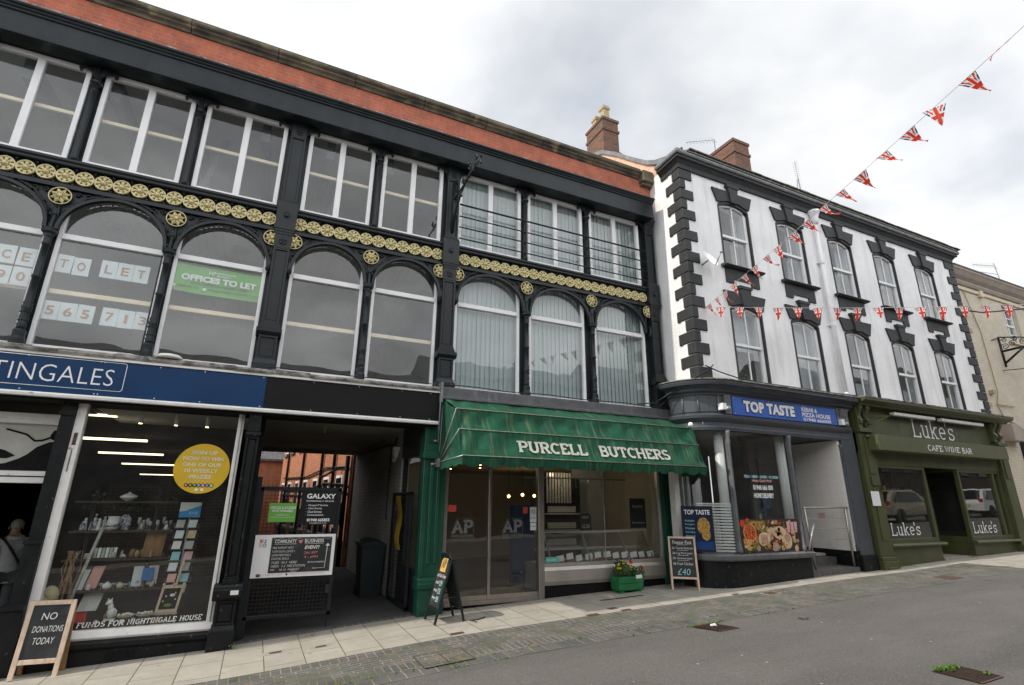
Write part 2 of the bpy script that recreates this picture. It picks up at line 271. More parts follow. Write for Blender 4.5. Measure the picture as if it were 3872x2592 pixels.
brick('brick_red', (0.52, 0.125, 0.055), (0.43, 0.115, 0.065), (0.36, 0.20, 0.15), ms=0.009, sq=0.5, sqf=2, off=0.25, bump=0.4, var=0.32, third=((0.36, 0.13, 0.10), 7, 0.60, 0.68), dirt=((0.20, 0.075, 0.05), 1.7, 0.55, 0.80))
brick('brick_orange', (0.50, 0.17, 0.07), (0.40, 0.13, 0.06), (0.34, 0.22, 0.15), ms=0.010)
brick('brick_chimney', (0.20, 0.07, 0.04), (0.10, 0.048, 0.036), (0.19, 0.15, 0.11), ms=0.010, dirt=((0.07, 0.05, 0.045), 3.0, 0.55, 0.75))
brick('brick_brown', (0.085, 0.050, 0.036), (0.06, 0.038, 0.03), (0.10, 0.085, 0.07), ms=0.010)
brick('brick_white', (0.50, 0.48, 0.43), (0.45, 0.43, 0.38), (0.36, 0.34, 0.30), ms=0.010, bump=0.6, var=0.2)
brick('brick_cream', (0.65, 0.58, 0.47), (0.60, 0.535, 0.43), (0.53, 0.465, 0.37), ms=0.008, bump=0.5, var=0.10)
brick('tiles', (0.84, 0.80, 0.76), (0.82, 0.78, 0.74), (0.72, 0.68, 0.64), bw=0.2, bh=0.2, ms=0.004, off=0.0, rough=0.35, bump=0.05, var=0.04)
brick('slabs', (0.385, 0.358, 0.31), (0.345, 0.32, 0.275), (0.12, 0.11, 0.09), bw=0.62, bh=0.45, ms=0.007, plane='floor', rot=True, off=0.5, bump=0.35, var=0.16,
      moss=((0.09, 0.11, 0.035), 2.2, 0.45, 0.6), dirt=((0.26, 0.24, 0.20), 1.6, 0.50, 0.8), third=((0.22, 0.20, 0.17), 11, 0.66, 0.72), offset=(0.1, 0.09))
for nm, bw, bh, rot, off, of in (('pavers_header', 0.215, 0.105, True, 0.0, (0.06, 0)), ('pavers_run', 0.225, 0.078, False, 0.5, (0, 0.02)), ('pavers_soldier', 0.24, 0.085, True, 0.0, (0.03, 0)), ('pavers_edge', 0.235, 0.17, True, 0.0, (0.13, 0))):
    brick(nm, (0.085, 0.087, 0.092), (0.125, 0.118, 0.110), (0.25, 0.225, 0.18), bw=bw, bh=bh, ms=0.009, plane='floor', rot=rot, off=off, offset=of, bump=0.7, var=0.35,
          moss=((0.10, 0.125, 0.03), 2.6, 0.47, 0.60), third=((0.17, 0.12, 0.085), 5.5, 0.60, 0.70))
glass('glass', wav=0.004, dust=0.035, k=1.15); glass('glass_shop', (0.84, 0.87, 0.85), 0.0012, 0.02, 1.0); glass('glass_dark', (0.66, 0.70, 0.66), 0.0012, 0.015, 1.5); glass('glass_old', (0.86, 0.9, 0.91), 0.004, 0.02, 1.3)
mat('menu_navy', (0.006, 0.015, 0.05), 0.4, spec=0.3); mat('menu_blue', (0.012, 0.05, 0.19), 0.4, spec=0.3); mat('far_pane', (0.03, 0.032, 0.035), 0.3); mat('beam', (0.13, 0.14, 0.155), 0.8)

def translucent(name, f=0.5):   # thin cloth that lets daylight through
    t = M[name].node_tree; b = t.nodes['Principled BSDF']; o = [n for n in t.nodes if n.type == 'OUTPUT_MATERIAL'][0]
    tl = t.nodes.new('ShaderNodeBsdfTranslucent'); t.links.new(b.inputs['Base Color'].links[0].from_socket, tl.inputs[0]); mx = t.nodes.new('ShaderNodeMixShader'); mx.inputs[0].default_value = f
    t.links.new(b.outputs[0], mx.inputs[1]); t.links.new(tl.outputs[0], mx.inputs[2]); t.links.new(mx.outputs[0], o.inputs[0])
for nm in ('flag_blue', 'flag_white', 'flag_red'): translucent(nm, 0.5)
translucent('awning', 0.12); translucent('curtain', 0.3); translucent('net', 0.3); translucent('blind', 0.2)
# ------------------------------------------------------------------ helpers
class MB:
    def __init__(s): s.v = []; s.f = []; s.m = []; s.sm = []; s.cm = 0; s.cs = False
    def add(s, vs, fs, smooth=None):
        o = len(s.v); s.v += [tuple(p) for p in vs]
        for f in fs: s.f.append(tuple(i + o for i in f)); s.m.append(s.cm); s.sm.append(s.cs if smooth is None else smooth)
        return s
    def box(s, x0, x1, y0, y1, z0, z1):
        if x0 > x1: x0, x1 = x1, x0
        if y0 > y1: y0, y1 = y1, y0
        if z0 > z1: z0, z1 = z1, z0
        v = [(x0, y0, z0), (x1, y0, z0), (x1, y1, z0), (x0, y1, z0), (x0, y0, z1), (x1, y0, z1), (x1, y1, z1), (x0, y1, z1)]
        return s.add(v, [(0, 3, 2, 1), (4, 5, 6, 7), (0, 1, 5, 4), (1, 2, 6, 5), (2, 3, 7, 6), (3, 0, 4, 7)], False)
    def hexa(s, lo, hi):   # two quads of 4 points
        return s.add(list(lo) + list(hi), [(0, 3, 2, 1), (4, 5, 6, 7), (0, 1, 5, 4), (1, 2, 6, 5), (2, 3, 7, 6), (3, 0, 4, 7)], False)
    def quad(s, a, b, c, d): return s.add([a, b, c, d], [(0, 1, 2, 3)], False)
    def prism(s, prof, x0, x1):   # prof (y, z) closed polygon, swept along X
        n = len(prof); v = [(x0, y, z) for y, z in prof] + [(x1, y, z) for y, z in prof]
        return s.add(v, [(i, (i + 1) % n, (i + 1) % n + n, i + n) for i in range(n)] + [tuple(range(n))[::-1], tuple(range(n, 2 * n))], False)
    def plate(s, pts, y0, y1):    # pts (x, z) polygon, from y0 (front) to y1
        n = len(pts); v = [(x, y0, z) for x, z in pts] + [(x, y1, z) for x, z in pts]
        return s.add(v, [(i, (i + 1) % n, (i + 1) % n + n, i + n) for i in range(n)] + [tuple(range(n)), tuple(range(n, 2 * n))[::-1]], False)
    def lathe(s, prof, cx, cy, seg=12, smooth=True, ang0=0.0, cz=0.0):   # prof (r, z)
        v = []; f = []; n = len(prof)
        for r, z in prof:
            for k in range(seg):
                a = ang0 + 2 * PI * k / seg; v.append((cx + r * math.cos(a), cy + r * math.sin(a), cz + z))
        for i in range(n - 1):
            for k in range(seg):
                f.append((i * seg + k, i * seg + (k + 1) % seg, (i + 1) * seg + (k + 1) % seg, (i + 1) * seg + k))
        f.append(tuple(range(seg))[::-1]); f.append(tuple((n - 1) * seg + k for k in range(seg)))
        return s.add(v, f, smooth)
    def tube(s, pts, r, seg=6, closed=False, smooth=True):
        pts = [Vector(p) for p in pts]; n = len(pts); v = []; f = []
        rr = r if isinstance(r, (list, tuple)) else [r] * n
        for i, p in enumerate(pts):
            a = pts[(i - 1) % n] if (closed or i > 0) else p; b = pts[(i + 1) % n] if (closed or i < n - 1) else p
            d = (b - a); d = d.normalized() if d.length > 1e-9 else Vector((0, 0, 1))
            u = d.cross(Vector((0.013, 1, 0.017))); u = u.normalized() if u.length > 1e-4 else Vector((1, 0, 0)); q = d.cross(u)
            for k in range(seg):
                t = 2 * PI * (k + .5) / seg; v.append(p + (u * math.cos(t) + q * math.sin(t)) * rr[i])
        for i in range(n if closed else n - 1):
            j = (i + 1) % n
            for k in range(seg): f.append((i * seg + k, i * seg + (k + 1) % seg, j * seg + (k + 1) % seg, j * seg + k))
        if not closed: f.append(tuple(range(seg))[::-1]); f.append(tuple((n - 1) * seg + k for k in range(seg)))
        return s.add(v, f, smooth)
    def bar(s, a, b, wx, wy=None):   # square bar between two points
        return s.tube([a, b], (wx / 1.4142), 4, smooth=False)
    def sphere(s, c, r, seg=10, rings=6, sq=(1, 1, 1)):
        pr = [(math.sin(PI * i / rings) * 1.0, -math.cos(PI * i / rings)) for i in range(rings + 1)]
        v = []; f = []
        for a, z in pr:
            for k in range(seg):
                t = 2 * PI * k / seg; v.append((c[0] + r * a * math.cos(t) * sq[0], c[1] + r * a * math.sin(t) * sq[1], c[2] + r * z * sq[2]))
        for i in range(rings):
            for k in range(seg): f.append((i * seg + k, i * seg + (k + 1) % seg, (i + 1) * seg + (k + 1) % seg, (i + 1) * seg + k))
        return s.add(v, f, True)
    def sweep(s, path, prof, caps=True, smooth=False):   # path [(x, y, nx, ny)], prof [(out, z)] open or closed list; out along normal
        n = len(prof); v = []; f = []
        for x, y, nx, ny in path:
            for d, z in prof: v.append((x + nx * d, y + ny * d, z))
        for i in range(len(path) - 1):
            for k in range(n):
                k2 = (k + 1) % n
                f.append((i * n + k, i * n + k2, (i + 1) * n + k2, (i + 1) * n + k))
        if caps: f.append(tuple(range(n))[::-1]); f.append(tuple((len(path) - 1) * n + k for k in range(n)))
        return s.add(v, f, smooth)
    def leaves(s, c, rad, n, size, rng, squash=1.0):
        for _ in range(n):
            while True:
                p = Vector((rng.uniform(-1, 1), rng.uniform(-1, 1), rng.uniform(-1, 1)))
                if p.length < 1: break
            p = Vector((c[0] + p.x * rad[0], c[1] + p.y * rad[1], c[2] + p.z * rad[2]))
            a = Vector((rng.gauss(0, 1), rng.gauss(0, 1), rng.gauss(0, 1))).normalized(); b = a.cross(Vector((rng.gauss(0, 1), rng.gauss(0, 1), rng.gauss(0, 1)))).normalized()
            z = size * rng.uniform(.6, 1.3)
            s.add([p - a * z, p + b * z * .45, p + a * z, p - b * z * .45], [(0, 1, 2, 3)], False)
        return s
    def tri(s): return s
    def map(s, fn): s.v = [tuple(fn(*p)) for p in s.v]; return s
    def build(s, name, m, parent=None, local=False, bevel=0.0):
        me = bpy.data.meshes.new(name); me.from_pydata(s.v, [], s.f)
        for x in (m if isinstance(m, (list, tuple)) else [m]): me.materials.append(M[x])
        me.polygons.foreach_set('material_index', s.m); me.polygons.foreach_set('use_smooth', s.sm)
        me.update()
        import bmesh
        bm = bmesh.new(); bm.from_mesh(me); bmesh.ops.recalc_face_normals(bm, faces=bm.faces); bm.to_mesh(me); bm.free()
        o = bpy.data.objects.new(name, me); COL.objects.link(o)
        if parent is not None:
            o.parent = parent
            if parent.type == 'EMPTY' and not local: o.matrix_parent_inverse = parent.matrix_basis.inverted()
        elif not local and len(me.vertices):
            xs = [v.co for v in me.vertices]; b = Vector(((min(v.x for v in xs) + max(v.x for v in xs)) / 2, (min(v.y for v in xs) + max(v.y for v in xs)) / 2, min(v.z for v in xs)))
            me.transform(Matrix.Translation(-b)); o.location = b
        if bevel:
            md = o.modifiers.new('bevel', 'BEVEL'); md.width = bevel; md.segments = 1; md.limit_method = 'ANGLE'; md.angle_limit = 0.7
        return o

def tag(o, label=None, cat=None, group=None, kind=None):
    if label: o['label'] = label
    if cat: o['category'] = cat
    if group: o['group'] = group
    if kind: o['kind'] = kind
    return o
def thing(name, label, cat, loc=(0, 0, 0), group=None, rz=0.0):
    o = bpy.data.objects.new(name, None); COL.objects.link(o); o.location = loc; o.rotation_euler = (0, 0, rz); o.empty_display_size = 0.1
    return tag(o, label, cat, group)
def dup(o, parent=None, loc=None):
    c = o.copy(); COL.objects.link(c)
    if parent:
        inv = o.matrix_parent_inverse.copy(); c.parent = parent; c.matrix_parent_inverse = inv
    if loc: c.location = loc
    for ch in list(o.children): dup(ch, c)
    return c
GX = [-60, -20, -5, -1.7, 0, 2.5, 4.75, 7.5, 10.6, 13, 15.2, 19.2, 30, 90]; GZ = [-2.6, -0.85, -.17, .0, .06, .25, .34, .43, .545, .6, .69, .8, 1.1, 2.6]
def lin(x):
    for i in range(len(GX) - 1):
        if x <= GX[i + 1]: return GZ[i] + (GZ[i + 1] - GZ[i]) * (x - GX[i]) / (GX[i + 1] - GX[i])
    return GZ[-1]
def g(x): return sum(lin(x + d * 0.2) for d in range(-4, 5)) / 9

# ---- lettering
def text_mesh(s, bold=0.0, shear=0.0, spacing=1.0):
    cu = bpy.data.curves.new('lettering', 'FONT'); cu.body = s; cu.offset = bold; cu.shear = shear; cu.space_character = spacing; cu.resolution_u = 3
    cu.align_x = 'CENTER'; cu.space_line = 1.0
    o = bpy.data.objects.new('lettering', cu); me = bpy.data.meshes.new_from_object(o)
    v = [tuple(p.co) for p in me.vertices]; f = [tuple(p.vertices) for p in me.polygons]
    bpy.data.objects.remove(o); bpy.data.curves.remove(cu); bpy.data.meshes.remove(me)
    return v, f
# slab-serif strokes: width, polylines, serif centres
def arc(cx, cy, rx, ry, a0, a1, n=8): return [(cx + rx * math.cos(math.radians(a0 + (a1 - a0) * i / n)), cy + ry * math.sin(math.radians(a0 + (a1 - a0) * i / n))) for i in range(n + 1)]
GL = {
 'P': (.72, [[(.16, 0), (.16, 1)], [(.16, 1)] + arc(.46, .74, .2, .26, 90, -90) + [(.16, .48)]], [(.16, 0), (.1, 1)]),
 'R': (.78, [[(.16, 0), (.16, 1)], [(.16, 1)] + arc(.46, .75, .2, .25, 90, -90) + [(.16, .5)], [(.42, .5), (.66, 0)]], [(.16, 0), (.1, 1), (.68, 0)]),
 'U': (.82, [[(.16, 1), (.16, .28)] + arc(.41, .28, .25, .28, 180, 360) + [(.66, 1)]], [(.16, 1), (.66, 1)]),
 'C': (.74, [arc(.42, .5, .3, .5, 50, 310, 14)], [(.60, .9)]),
 'E': (.70, [[(.16, 0), (.16, 1)], [(.04, 1), (.62, 1)], [(.16, .52), (.48, .52)], [(.04, 0), (.64, 0)], [(.62, 1.03), (.62, .78)], [(.64, -.03), (.64, .24)]], []),
 'F': (.66, [[(.16, 0), (.16, 1)], [(.04, 1), (.60, 1)], [(.16, .52), (.46, .52)], [(.60, 1.03), (.60, .76)]], [(.16, 0)]),
 'L': (.68, [[(.16, 0), (.16, 1)], [(.04, 0), (.62, 0)], [(.62, -.03), (.62, .26)]], [(.16, 1)]),
 'B': (.74, [[(.16, 0), (.16, 1)], [(.04, 1)] + arc(.44, .76, .17, .24, 90, -90) + [(.16, .52)], [(.16, .52)] + arc(.46, .26, .2, .26, 90, -90) + [(.04, 0)]], []),
 'T': (.76, [[(.38, 0), (.38, 1)], [(.06, 1), (.70, 1)], [(.06, 1.03), (.06, .76)], [(.70, 1.03), (.70, .76)]], [(.38, 0)]),
 'H': (.86, [[(.16, 0), (.16, 1)], [(.70, 0), (.70, 1)], [(.16, .52), (.70, .52)]], [(.16, 0), (.16, 1), (.70, 0), (.70, 1)]),
 'S': (.68, [arc(.35, .75, .24, .25, 30, 260, 9) + arc(.35, .25, .25, .25, 80, -150, 9)], []),
 'A': (.86, [[(.1, 0), (.43, 1), (.76, 0)], [(.22, .34), (.64, .34)]], [(.1, 0), (.76, 0)]),
 'W': (1.10, [[(.08, 1), (.31, 0), (.55, .95), (.79, 0), (1.02, 1)]], [(.08, 1), (1.02, 1)]),
 'I': (.40, [[(.20, 0), (.20, 1)]], [(.20, 0), (.20, 1)]),
 'N': (.86, [[(.16, 0), (.16, 1), (.70, 0), (.70, 1)]], [(.16, 0), (.12, 1), (.70, 1)]),
 'G': (.82, [arc(.42, .5, .3, .5, 50, 340, 14) + [(.70, .45)], [(.48, .45), (.78, .45)]], []),
 'O': (.82, [arc(.41, .5, .31, .5, 0, 360, 20)], []),
 'D': (.80, [[(.16, 0), (.16, 1)], [(.04, 1), (.36, 1)] + arc(.36, .5, .32, .5, 90, -90, 10) + [(.04, 0)]], []),
 'u': (.66, [[(.03, .68), (.15, .68), (.15, .2)] + arc(.31, .2, .16, .2, 180, 300, 6) + [(.5, .16)], [(.38, .68), (.5, .68), (.5, 0), (.62, 0)]], []),
 'k': (.66, [[(.03, 1.04), (.15, 1.04), (.15, 0)], [(.15, .26), (.48, .66)], [(.28, .40), (.50, 0)]], [(.15, 0), (.50, .66), (.52, 0)]),
 'e': (.60, [[(.08, .36), (.53, .36)] + arc(.305, .34, .225, .34, 5, 310, 14)], []),
 's': (.54, [arc(.27, .51, .17, .17, 40, 260, 8) + arc(.27, .17, .19, .17, 80, -140, 8), [(.44, .72), (.44, .52)], [(.07, -.02), (.07, .18)]], []),
 "'": (.10, [[(.04, 1.12), (.04, .80)]], []),
 ' ': (.45, [], []),
}
def slab_mesh(s, t=0.13, ser=0.13, gap=0.04, shear=0.0, shrink=1.0, serif_t=None):
    v = []; f = []; x = 0.0; lay = 0
    st = serif_t or t * .8
    for ch in s:
        wd, pl, se = GL[ch]
        lines = [(p, t) for p in pl] + [([(cx - ser, cy + (st * .0 if cy < .5 else 0)), (cx + ser, cy)], st) for cx, cy in se]
        for p, tt in lines:
            lay += 1; z = 0.0006 * (lay % 7)
            pts = [Vector((a * shrink + x, b)) for a, b in p]; n = len(pts); L = []
            for i in range(n):
                d1 = (pts[i] - pts[i - 1]).normalized() if i > 0 else (pts[1] - pts[0]).normalized()
                d2 = (pts[i + 1] - pts[i]).normalized() if i < n - 1 else d1
                bis = (d1 + d2); bis = bis.normalized() if bis.length > 1e-6 else d1
                k = min(1.6, 1.0 / max(0.45, bis.dot(d1))); nn = Vector((-bis.y, bis.x)) * tt / 2 * k
                L.append((pts[i] + nn, pts[i] - nn))
            o = len(v)
            for a, b in L: v += [(a.x + shear * a.y, a.y, z), (b.x + shear * b.y, b.y, z)]
            for i in range(n - 1): f.append((o + 2 * i, o + 2 * i + 1, o + 2 * i + 3, o + 2 * i + 2))
        x += wd * shrink + gap
    return v, f
def place(mb, vf, x0, x1, z0, z1, fn, slope=0.0):
    v, f = vf; ax = min(p[0] for p in v); bx = max(p[0] for p in v); ay = min(p[1] for p in v); by = max(p[1] for p in v)
    sx = (x1 - x0) / (bx - ax); sy = (z1 - z0) / (by - ay)
    mb.add([fn(x0 + (p[0] - ax) * sx, z0 + (p[1] - ay) * sy + slope * (p[0] - ax) * sx, p[2] * 1.0) for p in v], f, False)
def at_y(y): return lambda u, w, d: (u, y - d, w)
def lettering(parent, items, y, m, name='lettering', fn=None, local=False, label=None):   # items: (string, x0, x1, z0, z1, bold, shear[, spacing])
    mb = MB()
    for it in items:
        s, x0, x1, z0, z1 = it[:5]; bold = it[5] if len(it) > 5 else 0; sh = it[6] if len(it) > 6 else 0; spc = it[7] if len(it) > 7 else 1.0; sl = it[8] if len(it) > 8 else 0
        place(mb, text_mesh(s, bold, sh, spc), x0, x1, z0, z1, fn or at_y(y), sl)
    o = mb.build(name, m, parent, local)
    if label: o['label'] = label
    return o
def slabs(parent, items, y, m, name='lettering', fn=None, local=False):    # items: (string, x0, x1, z0, z1, thickness, serif, shear)
    mb = MB()
    for s, x0, x1, z0, z1, t, se, sh in items: place(mb, slab_mesh(s, t, se, shear=sh), x0, x1, z0, z1, fn or at_y(y))
    return mb.build(name, m, parent, local)
# ------------------------------------------------------------------ ground
def sheet(name, m, xs, y0, y1, dz, kind='structure', ny=1):
    mb = MB(); n = len(xs)
    for j in range(ny + 1):
        y = y0 + (y1 - y0) * j / ny
        mb.v += [(x, y, g(x) + dz) for x in xs]
    for j in range(ny):
        for i in range(n - 1): mb.f.append((j * n + i, j * n + i + 1, (j + 1) * n + i + 1, (j + 1) * n + i)); mb.m.append(0); mb.sm.append(True)
    return tag(mb.build(name, m, None, True), kind=kind)
def frange(a, b, s):
    r = []; x = a
    while x < b - 1e-6: r.append(x); x += s
    return r + [b]
sheet('road', 'asphalt', frange(-60, -12, 4) + frange(-11.5, 30, .5) + frange(34, 90, 4), -60, 60, 0.0)
XP = frange(-12, 34, .4)
sheet('pavement', 'slabs', XP, -1.5, 0.12, 0.004)
mb = MB()
XB = frange(-12, 15.0, .4); zones = [(-1.5, -1.715, 0), (-1.715, -2.185, 1), (-2.185, -2.42, 2), (-2.42, -2.495, 1), (-2.495, -2.72, 3)]
for a, b, k in zones:
    o = len(mb.v); n = len(XB)
    for y in (a, b): mb.v += [(x + (0.12 * (-1.5 - y) if i == n - 1 else 0), y, g(x) + 0.004) for i, x in enumerate(XB)]
    for i in range(n - 1): mb.f.append((o + i, o + i + 1, o + n + i + 1, o + n + i)); mb.m.append(k); mb.sm.append(True)
tag(mb.build('brick_paving', ['pavers_header', 'pavers_run', 'pavers_soldier', 'pavers_edge'], None, True), kind='structure')
sheet('pavement', 'slabs', frange(15.16, 34, .4), -2.72, -1.5, 0.004)
sheet('passage_floor', 'passage_floor', frange(-.06, 2.5, .32), 0.12, 7.0, 0.006)
sheet('passage_floor', 'pavers_header', frange(-.06, 2.6, .38), 0.0, 0.12, 0.008)
sheet('courtyard', 'asphalt', frange(-6, 6, 1), 7.0, 30, 0.006)
sheet('pavement', 'slabs', XP, -13.4, -11.6, 0.01)

# ------------------------------------------------------------------ iron fronted building
IB = thing('iron_fronted_building', 'long black cast iron and glass fronted building with red brick parapet and gold rosettes', 'building', (1.0, 0, 0.1))
def part(mb, name, m, parent=IB, bevel=0.0, label=None):
    o = mb.build(name, m, parent, bevel=bevel)
    if label: o['label'] = label
    return o
# parapet, cornice
part(MB().box(-9, 7.93, 0.0, 0.35, 8.95, 9.74), 'brick_parapet', 'brick_red')
mb = MB()
for i, x in enumerate(frange(-9, 7.62, 1.385)[:-1]):
    x1 = min(x + 1.377, 7.62)
    mb.prism([(.36, 9.70), (-.005, 9.70), (-.03, 9.71), (-.05, 9.745), (-.095, 9.775), (-.105, 9.80), (-.15, 9.825), (-.16, 9.875), (-.12, 9.905), (.36, 9.93)], x, x1)
mb.box(7.62, 7.94, -.19, .36, 9.60, 9.90); mb.box(7.64, 7.93, -.12, .3, 9.52, 9.60)
part(mb, 'stone_cornice', 'stone', bevel=.012)
part(MB().box(-9, 7.6, -.12, .34, 9.915, 9.937), 'moss_capping', 'moss_stone')
# entablature
part(MB().prism([(.12, 8.475), (-.29, 8.475), (-.30, 8.45), (-.345, 8.45), (-.345, 8.485), (-.325, 8.495), (-.325, 8.835), (-.35, 8.845), (-.355, 8.87), (-.38, 8.885), (-.385, 8.905), (-.415, 8.92), (-.425, 8.955), (-.1, 9.06), (.02, 9.10), (.12, 9.10)], -9, 7.72), 'entablature', 'black_gloss', bevel=.006)
mb = MB()
for x in frange(-9, 7.7, .24): 
    if random.random() < .75: mb.box(x, min(7.7, x + random.uniform(.08, .235)), -.415 + random.uniform(-.005, .012), -.3, 8.945, 8.978 + random.uniform(0, .006))
part(mb, 'mortar_fillet', 'ledge')
# frieze
part(MB().box(-9, 7.75, .005, .09, 6.28, 6.79), 'frieze_plate', 'black_flat')
part(MB().prism([(.1, 6.655), (-.05, 6.655), (-.06, 6.67), (-.06, 6.70), (-.09, 6.72), (-.09, 6.755), (.1, 6.765)], -9, 7.7).prism([(.03, 6.285), (-.07, 6.285), (-.07, 6.32), (-.045, 6.33), (-.045, 6.36), (.03, 6.36)], -9, 7.7), 'frieze_moulding', 'black')
mb = MB()
for x in frange(-5.9, 7.5, .1142):
    for z in (6.385, 6.63): mb.sphere((x, -.015, z), .02, 6, 4)
tag(part(mb, 'frieze_beading', 'black'), kind='stuff')
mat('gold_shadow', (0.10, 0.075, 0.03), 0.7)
# rosettes (one mesh shared)
def rosette_mesh():
    mb = MB(); R = .1135; nr, na = 13, 48; v = []; f = []
    for i in range(nr + 1):
        t = i / nr; r = R * t
        for k in range(na):
            a = 2 * PI * k / na
            pet = abs(math.cos(4 * a))
            if t > .90: h = .030
            elif t > .84: h = .022
            elif t > .36:
                q = (t - .36) / .48; h = .006 + .022 * pet ** .8 * math.sin(PI * min(1, q * 1.05)) ** .6 * (1 if q < .9 else .5)
                h = max(h, .024 * (abs(math.sin(4 * a)) ** 6) * max(0, q - .45) * 1.8)
            elif t > .27: h = .012
            else: h = .030 + .026 * math.sqrt(max(0, 1 - (t / .27) ** 2))
            v.append((r * math.cos(a), -.004 - h, r * math.sin(a)))
    mm = []
    for i in range(nr):
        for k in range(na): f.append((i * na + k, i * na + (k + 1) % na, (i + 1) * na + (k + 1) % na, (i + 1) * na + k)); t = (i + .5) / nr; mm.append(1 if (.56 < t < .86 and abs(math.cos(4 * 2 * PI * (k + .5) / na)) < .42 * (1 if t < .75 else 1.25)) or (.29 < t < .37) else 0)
    o = len(v); v += [(R * math.cos(2 * PI * k / na), .003, R * math.sin(2 * PI * k / na)) for k in range(na)]
    f += [(nr * na + k, nr * na + (k + 1) % na, o + (k + 1) % na, o + k) for k in range(na)]
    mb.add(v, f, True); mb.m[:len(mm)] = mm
    return mb
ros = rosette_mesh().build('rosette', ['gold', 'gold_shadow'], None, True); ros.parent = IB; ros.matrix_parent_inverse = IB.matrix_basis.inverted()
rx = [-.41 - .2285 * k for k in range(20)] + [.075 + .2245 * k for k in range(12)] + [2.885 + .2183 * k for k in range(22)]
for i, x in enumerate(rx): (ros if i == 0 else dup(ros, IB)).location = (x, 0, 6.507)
# star medallions
def star_mesh():
    mb = MB(); R = .130
    mb.tube([(R * math.cos(2 * PI * k / 28), -.005, R * math.sin(2 * PI * k / 28)) for k in range(28)], .008, 6, True)
    mb.sphere((0, -.022, 0), .027, 10, 6, (1, .7, 1))
    mb.cm = 1; mb.add([(.118 * math.cos(2 * PI * k / 24), .004, .118 * math.sin(2 * PI * k / 24)) for k in range(24)], [tuple(range(24))]); mb.cm = 0
    for k in range(8):
        a = 2 * PI * k / 8 + PI / 8; d = Vector((math.cos(a), 0, math.sin(a))); n = Vector((-math.sin(a), 0, math.cos(a)))
        c = [Vector((0, -.012, 0)) + d * .01, d * .072 + n * .029 + Vector((0, .0, 0)), d * .128 + Vector((0, -.004, 0)), d * .072 - n * .029 + Vector((0, .0, 0)), d * .07 + Vector((0, -.03, 0))]
        mb.add(c, [(0, 4, 1), (1, 4, 2), (2, 4, 3), (3, 4, 0)], False)
    return mb
star = star_mesh().build('star_medallion', ['gold', 'black_flat'], None, True); star.parent = IB; star.matrix_parent_inverse = IB.matrix_basis.inverted()
STX = [-4.57, -3.13, -1.69, -.315, .015, 1.31, 2.605, 2.95, 4.45, 6.03, 7.56]
for i, x in enumerate(STX): (star if i == 0 else dup(star, IB)).location = (x, -.06, 6.15)
# spandrels: arch rings and scrollwork
BAYS = [(-6.1, -4.57, 1, 0), (-4.57, -3.13, 0, 0), (-3.13, -1.69, 0, 0), (-1.69, -.15, 0, 1), (-.15, 1.31, 1, 0), (1.31, 2.78, 0, 1), (2.78, 4.45, 1, 0), (4.45, 6.03, 0, 0), (6.03, 7.62, 0, 1)]
def arcpts(cx, a, z0, b, n=28): return [(cx + a * math.cos(PI * i / n), z0 + b * math.sin(PI * i / n)) for i in range(n + 1)]
for xl, xr, pl, pr in BAYS:
    xl += .15 if pl else .045; xr -= .15 if pr else .045
    cx, a = (xl + xr) / 2, (xr - xl) / 2; z0 = 5.62; b = .645
    mb = MB()
    for (ra, rb, tk, ya, yb) in ((a, b, .045, -.10, -.03),):
        P = arcpts(cx, ra, z0, rb); Q = arcpts(cx, ra - tk, z0, rb - tk)
        n = len(P); v = [(x, ya, z) for x, z in P] + [(x, ya, z) for x, z in Q] + [(x, yb, z) for x, z in P] + [(x, yb, z) for x, z in Q]
        f = []
        for i in range(n - 1): f += [(i, i + 1, n + i + 1, n + i), (2 * n + i, 3 * n + i, 3 * n + i + 1, 2 * n + i + 1), (i, 2 * n + i, 2 * n + i + 1, i + 1), (n + i, n + i + 1, 3 * n + i + 1, 3 * n + i)]
        mb.add(v, f, False)
    # dentils between the two rings and small studs
    for i in range(3, 26, 3):
        t = PI * i / 28; mb.sphere((cx + (a + .03) * math.cos(t), -.05, z0 + (b + .03) * math.sin(t)), .02, 6, 4)
    for i in range(2, 27):
        t = PI * i / 28; mb.bar((cx + (a - .01) * math.cos(t), -.02, z0 + (b - .01) * math.sin(t)), (cx + (a + .05) * math.cos(t), -.02, z0 + (b + .05) * math.sin(t)), .016)
    part(mb, 'arch_ring', 'black')
    mb = MB()
    for sg in (-1, 1):
        ex = cx + sg * a; 
        # diagonal struts and scrolls in the spandrel
        mb.tube([(ex, -.045, 5.72), (ex - sg * .10, -.045, 5.98), (ex - sg * .26, -.045, 6.19), (ex - sg * .46, -.045, 6.285)], .018, 5)
        mb.tube([(ex, -.045, 5.72), (ex + sg * .03, -.045, 6.02)], .018, 5)
        for (sx, sz, r, tn) in ((.27, 6.21, .055, 1), (.16, 6.05, .035, -1), (.36, 6.245, .035, 1), (.06, 5.93, .03, -1), (.14, 6.225, .04, 1)):
            mb.tube([(ex - sg * (sx + tn * r * (1 - q / 15) * math.cos(q * .62)), -.035, sz + r * (1 - q / 15) * math.sin(q * .62)) for q in range(15)], .0115, 5)
        pts = [(ex + sg * .045, 6.29), (ex + sg * .045, 5.66)] + [(cx + sg * (a + .005) * math.cos(PI * i / 28), z0 + (b + .005) * math.sin(PI * i / 28)) for i in range(1, 13)] + [(cx + sg * .05, 6.29)]
        for i in range(1, len(pts) - 1):   # openwork back plate seen only as dark metal
            pass
        mb.plate(pts if sg < 0 else pts[::-1], -.012, .006)
    part(mb, 'spandrel_scrollwork', 'black')
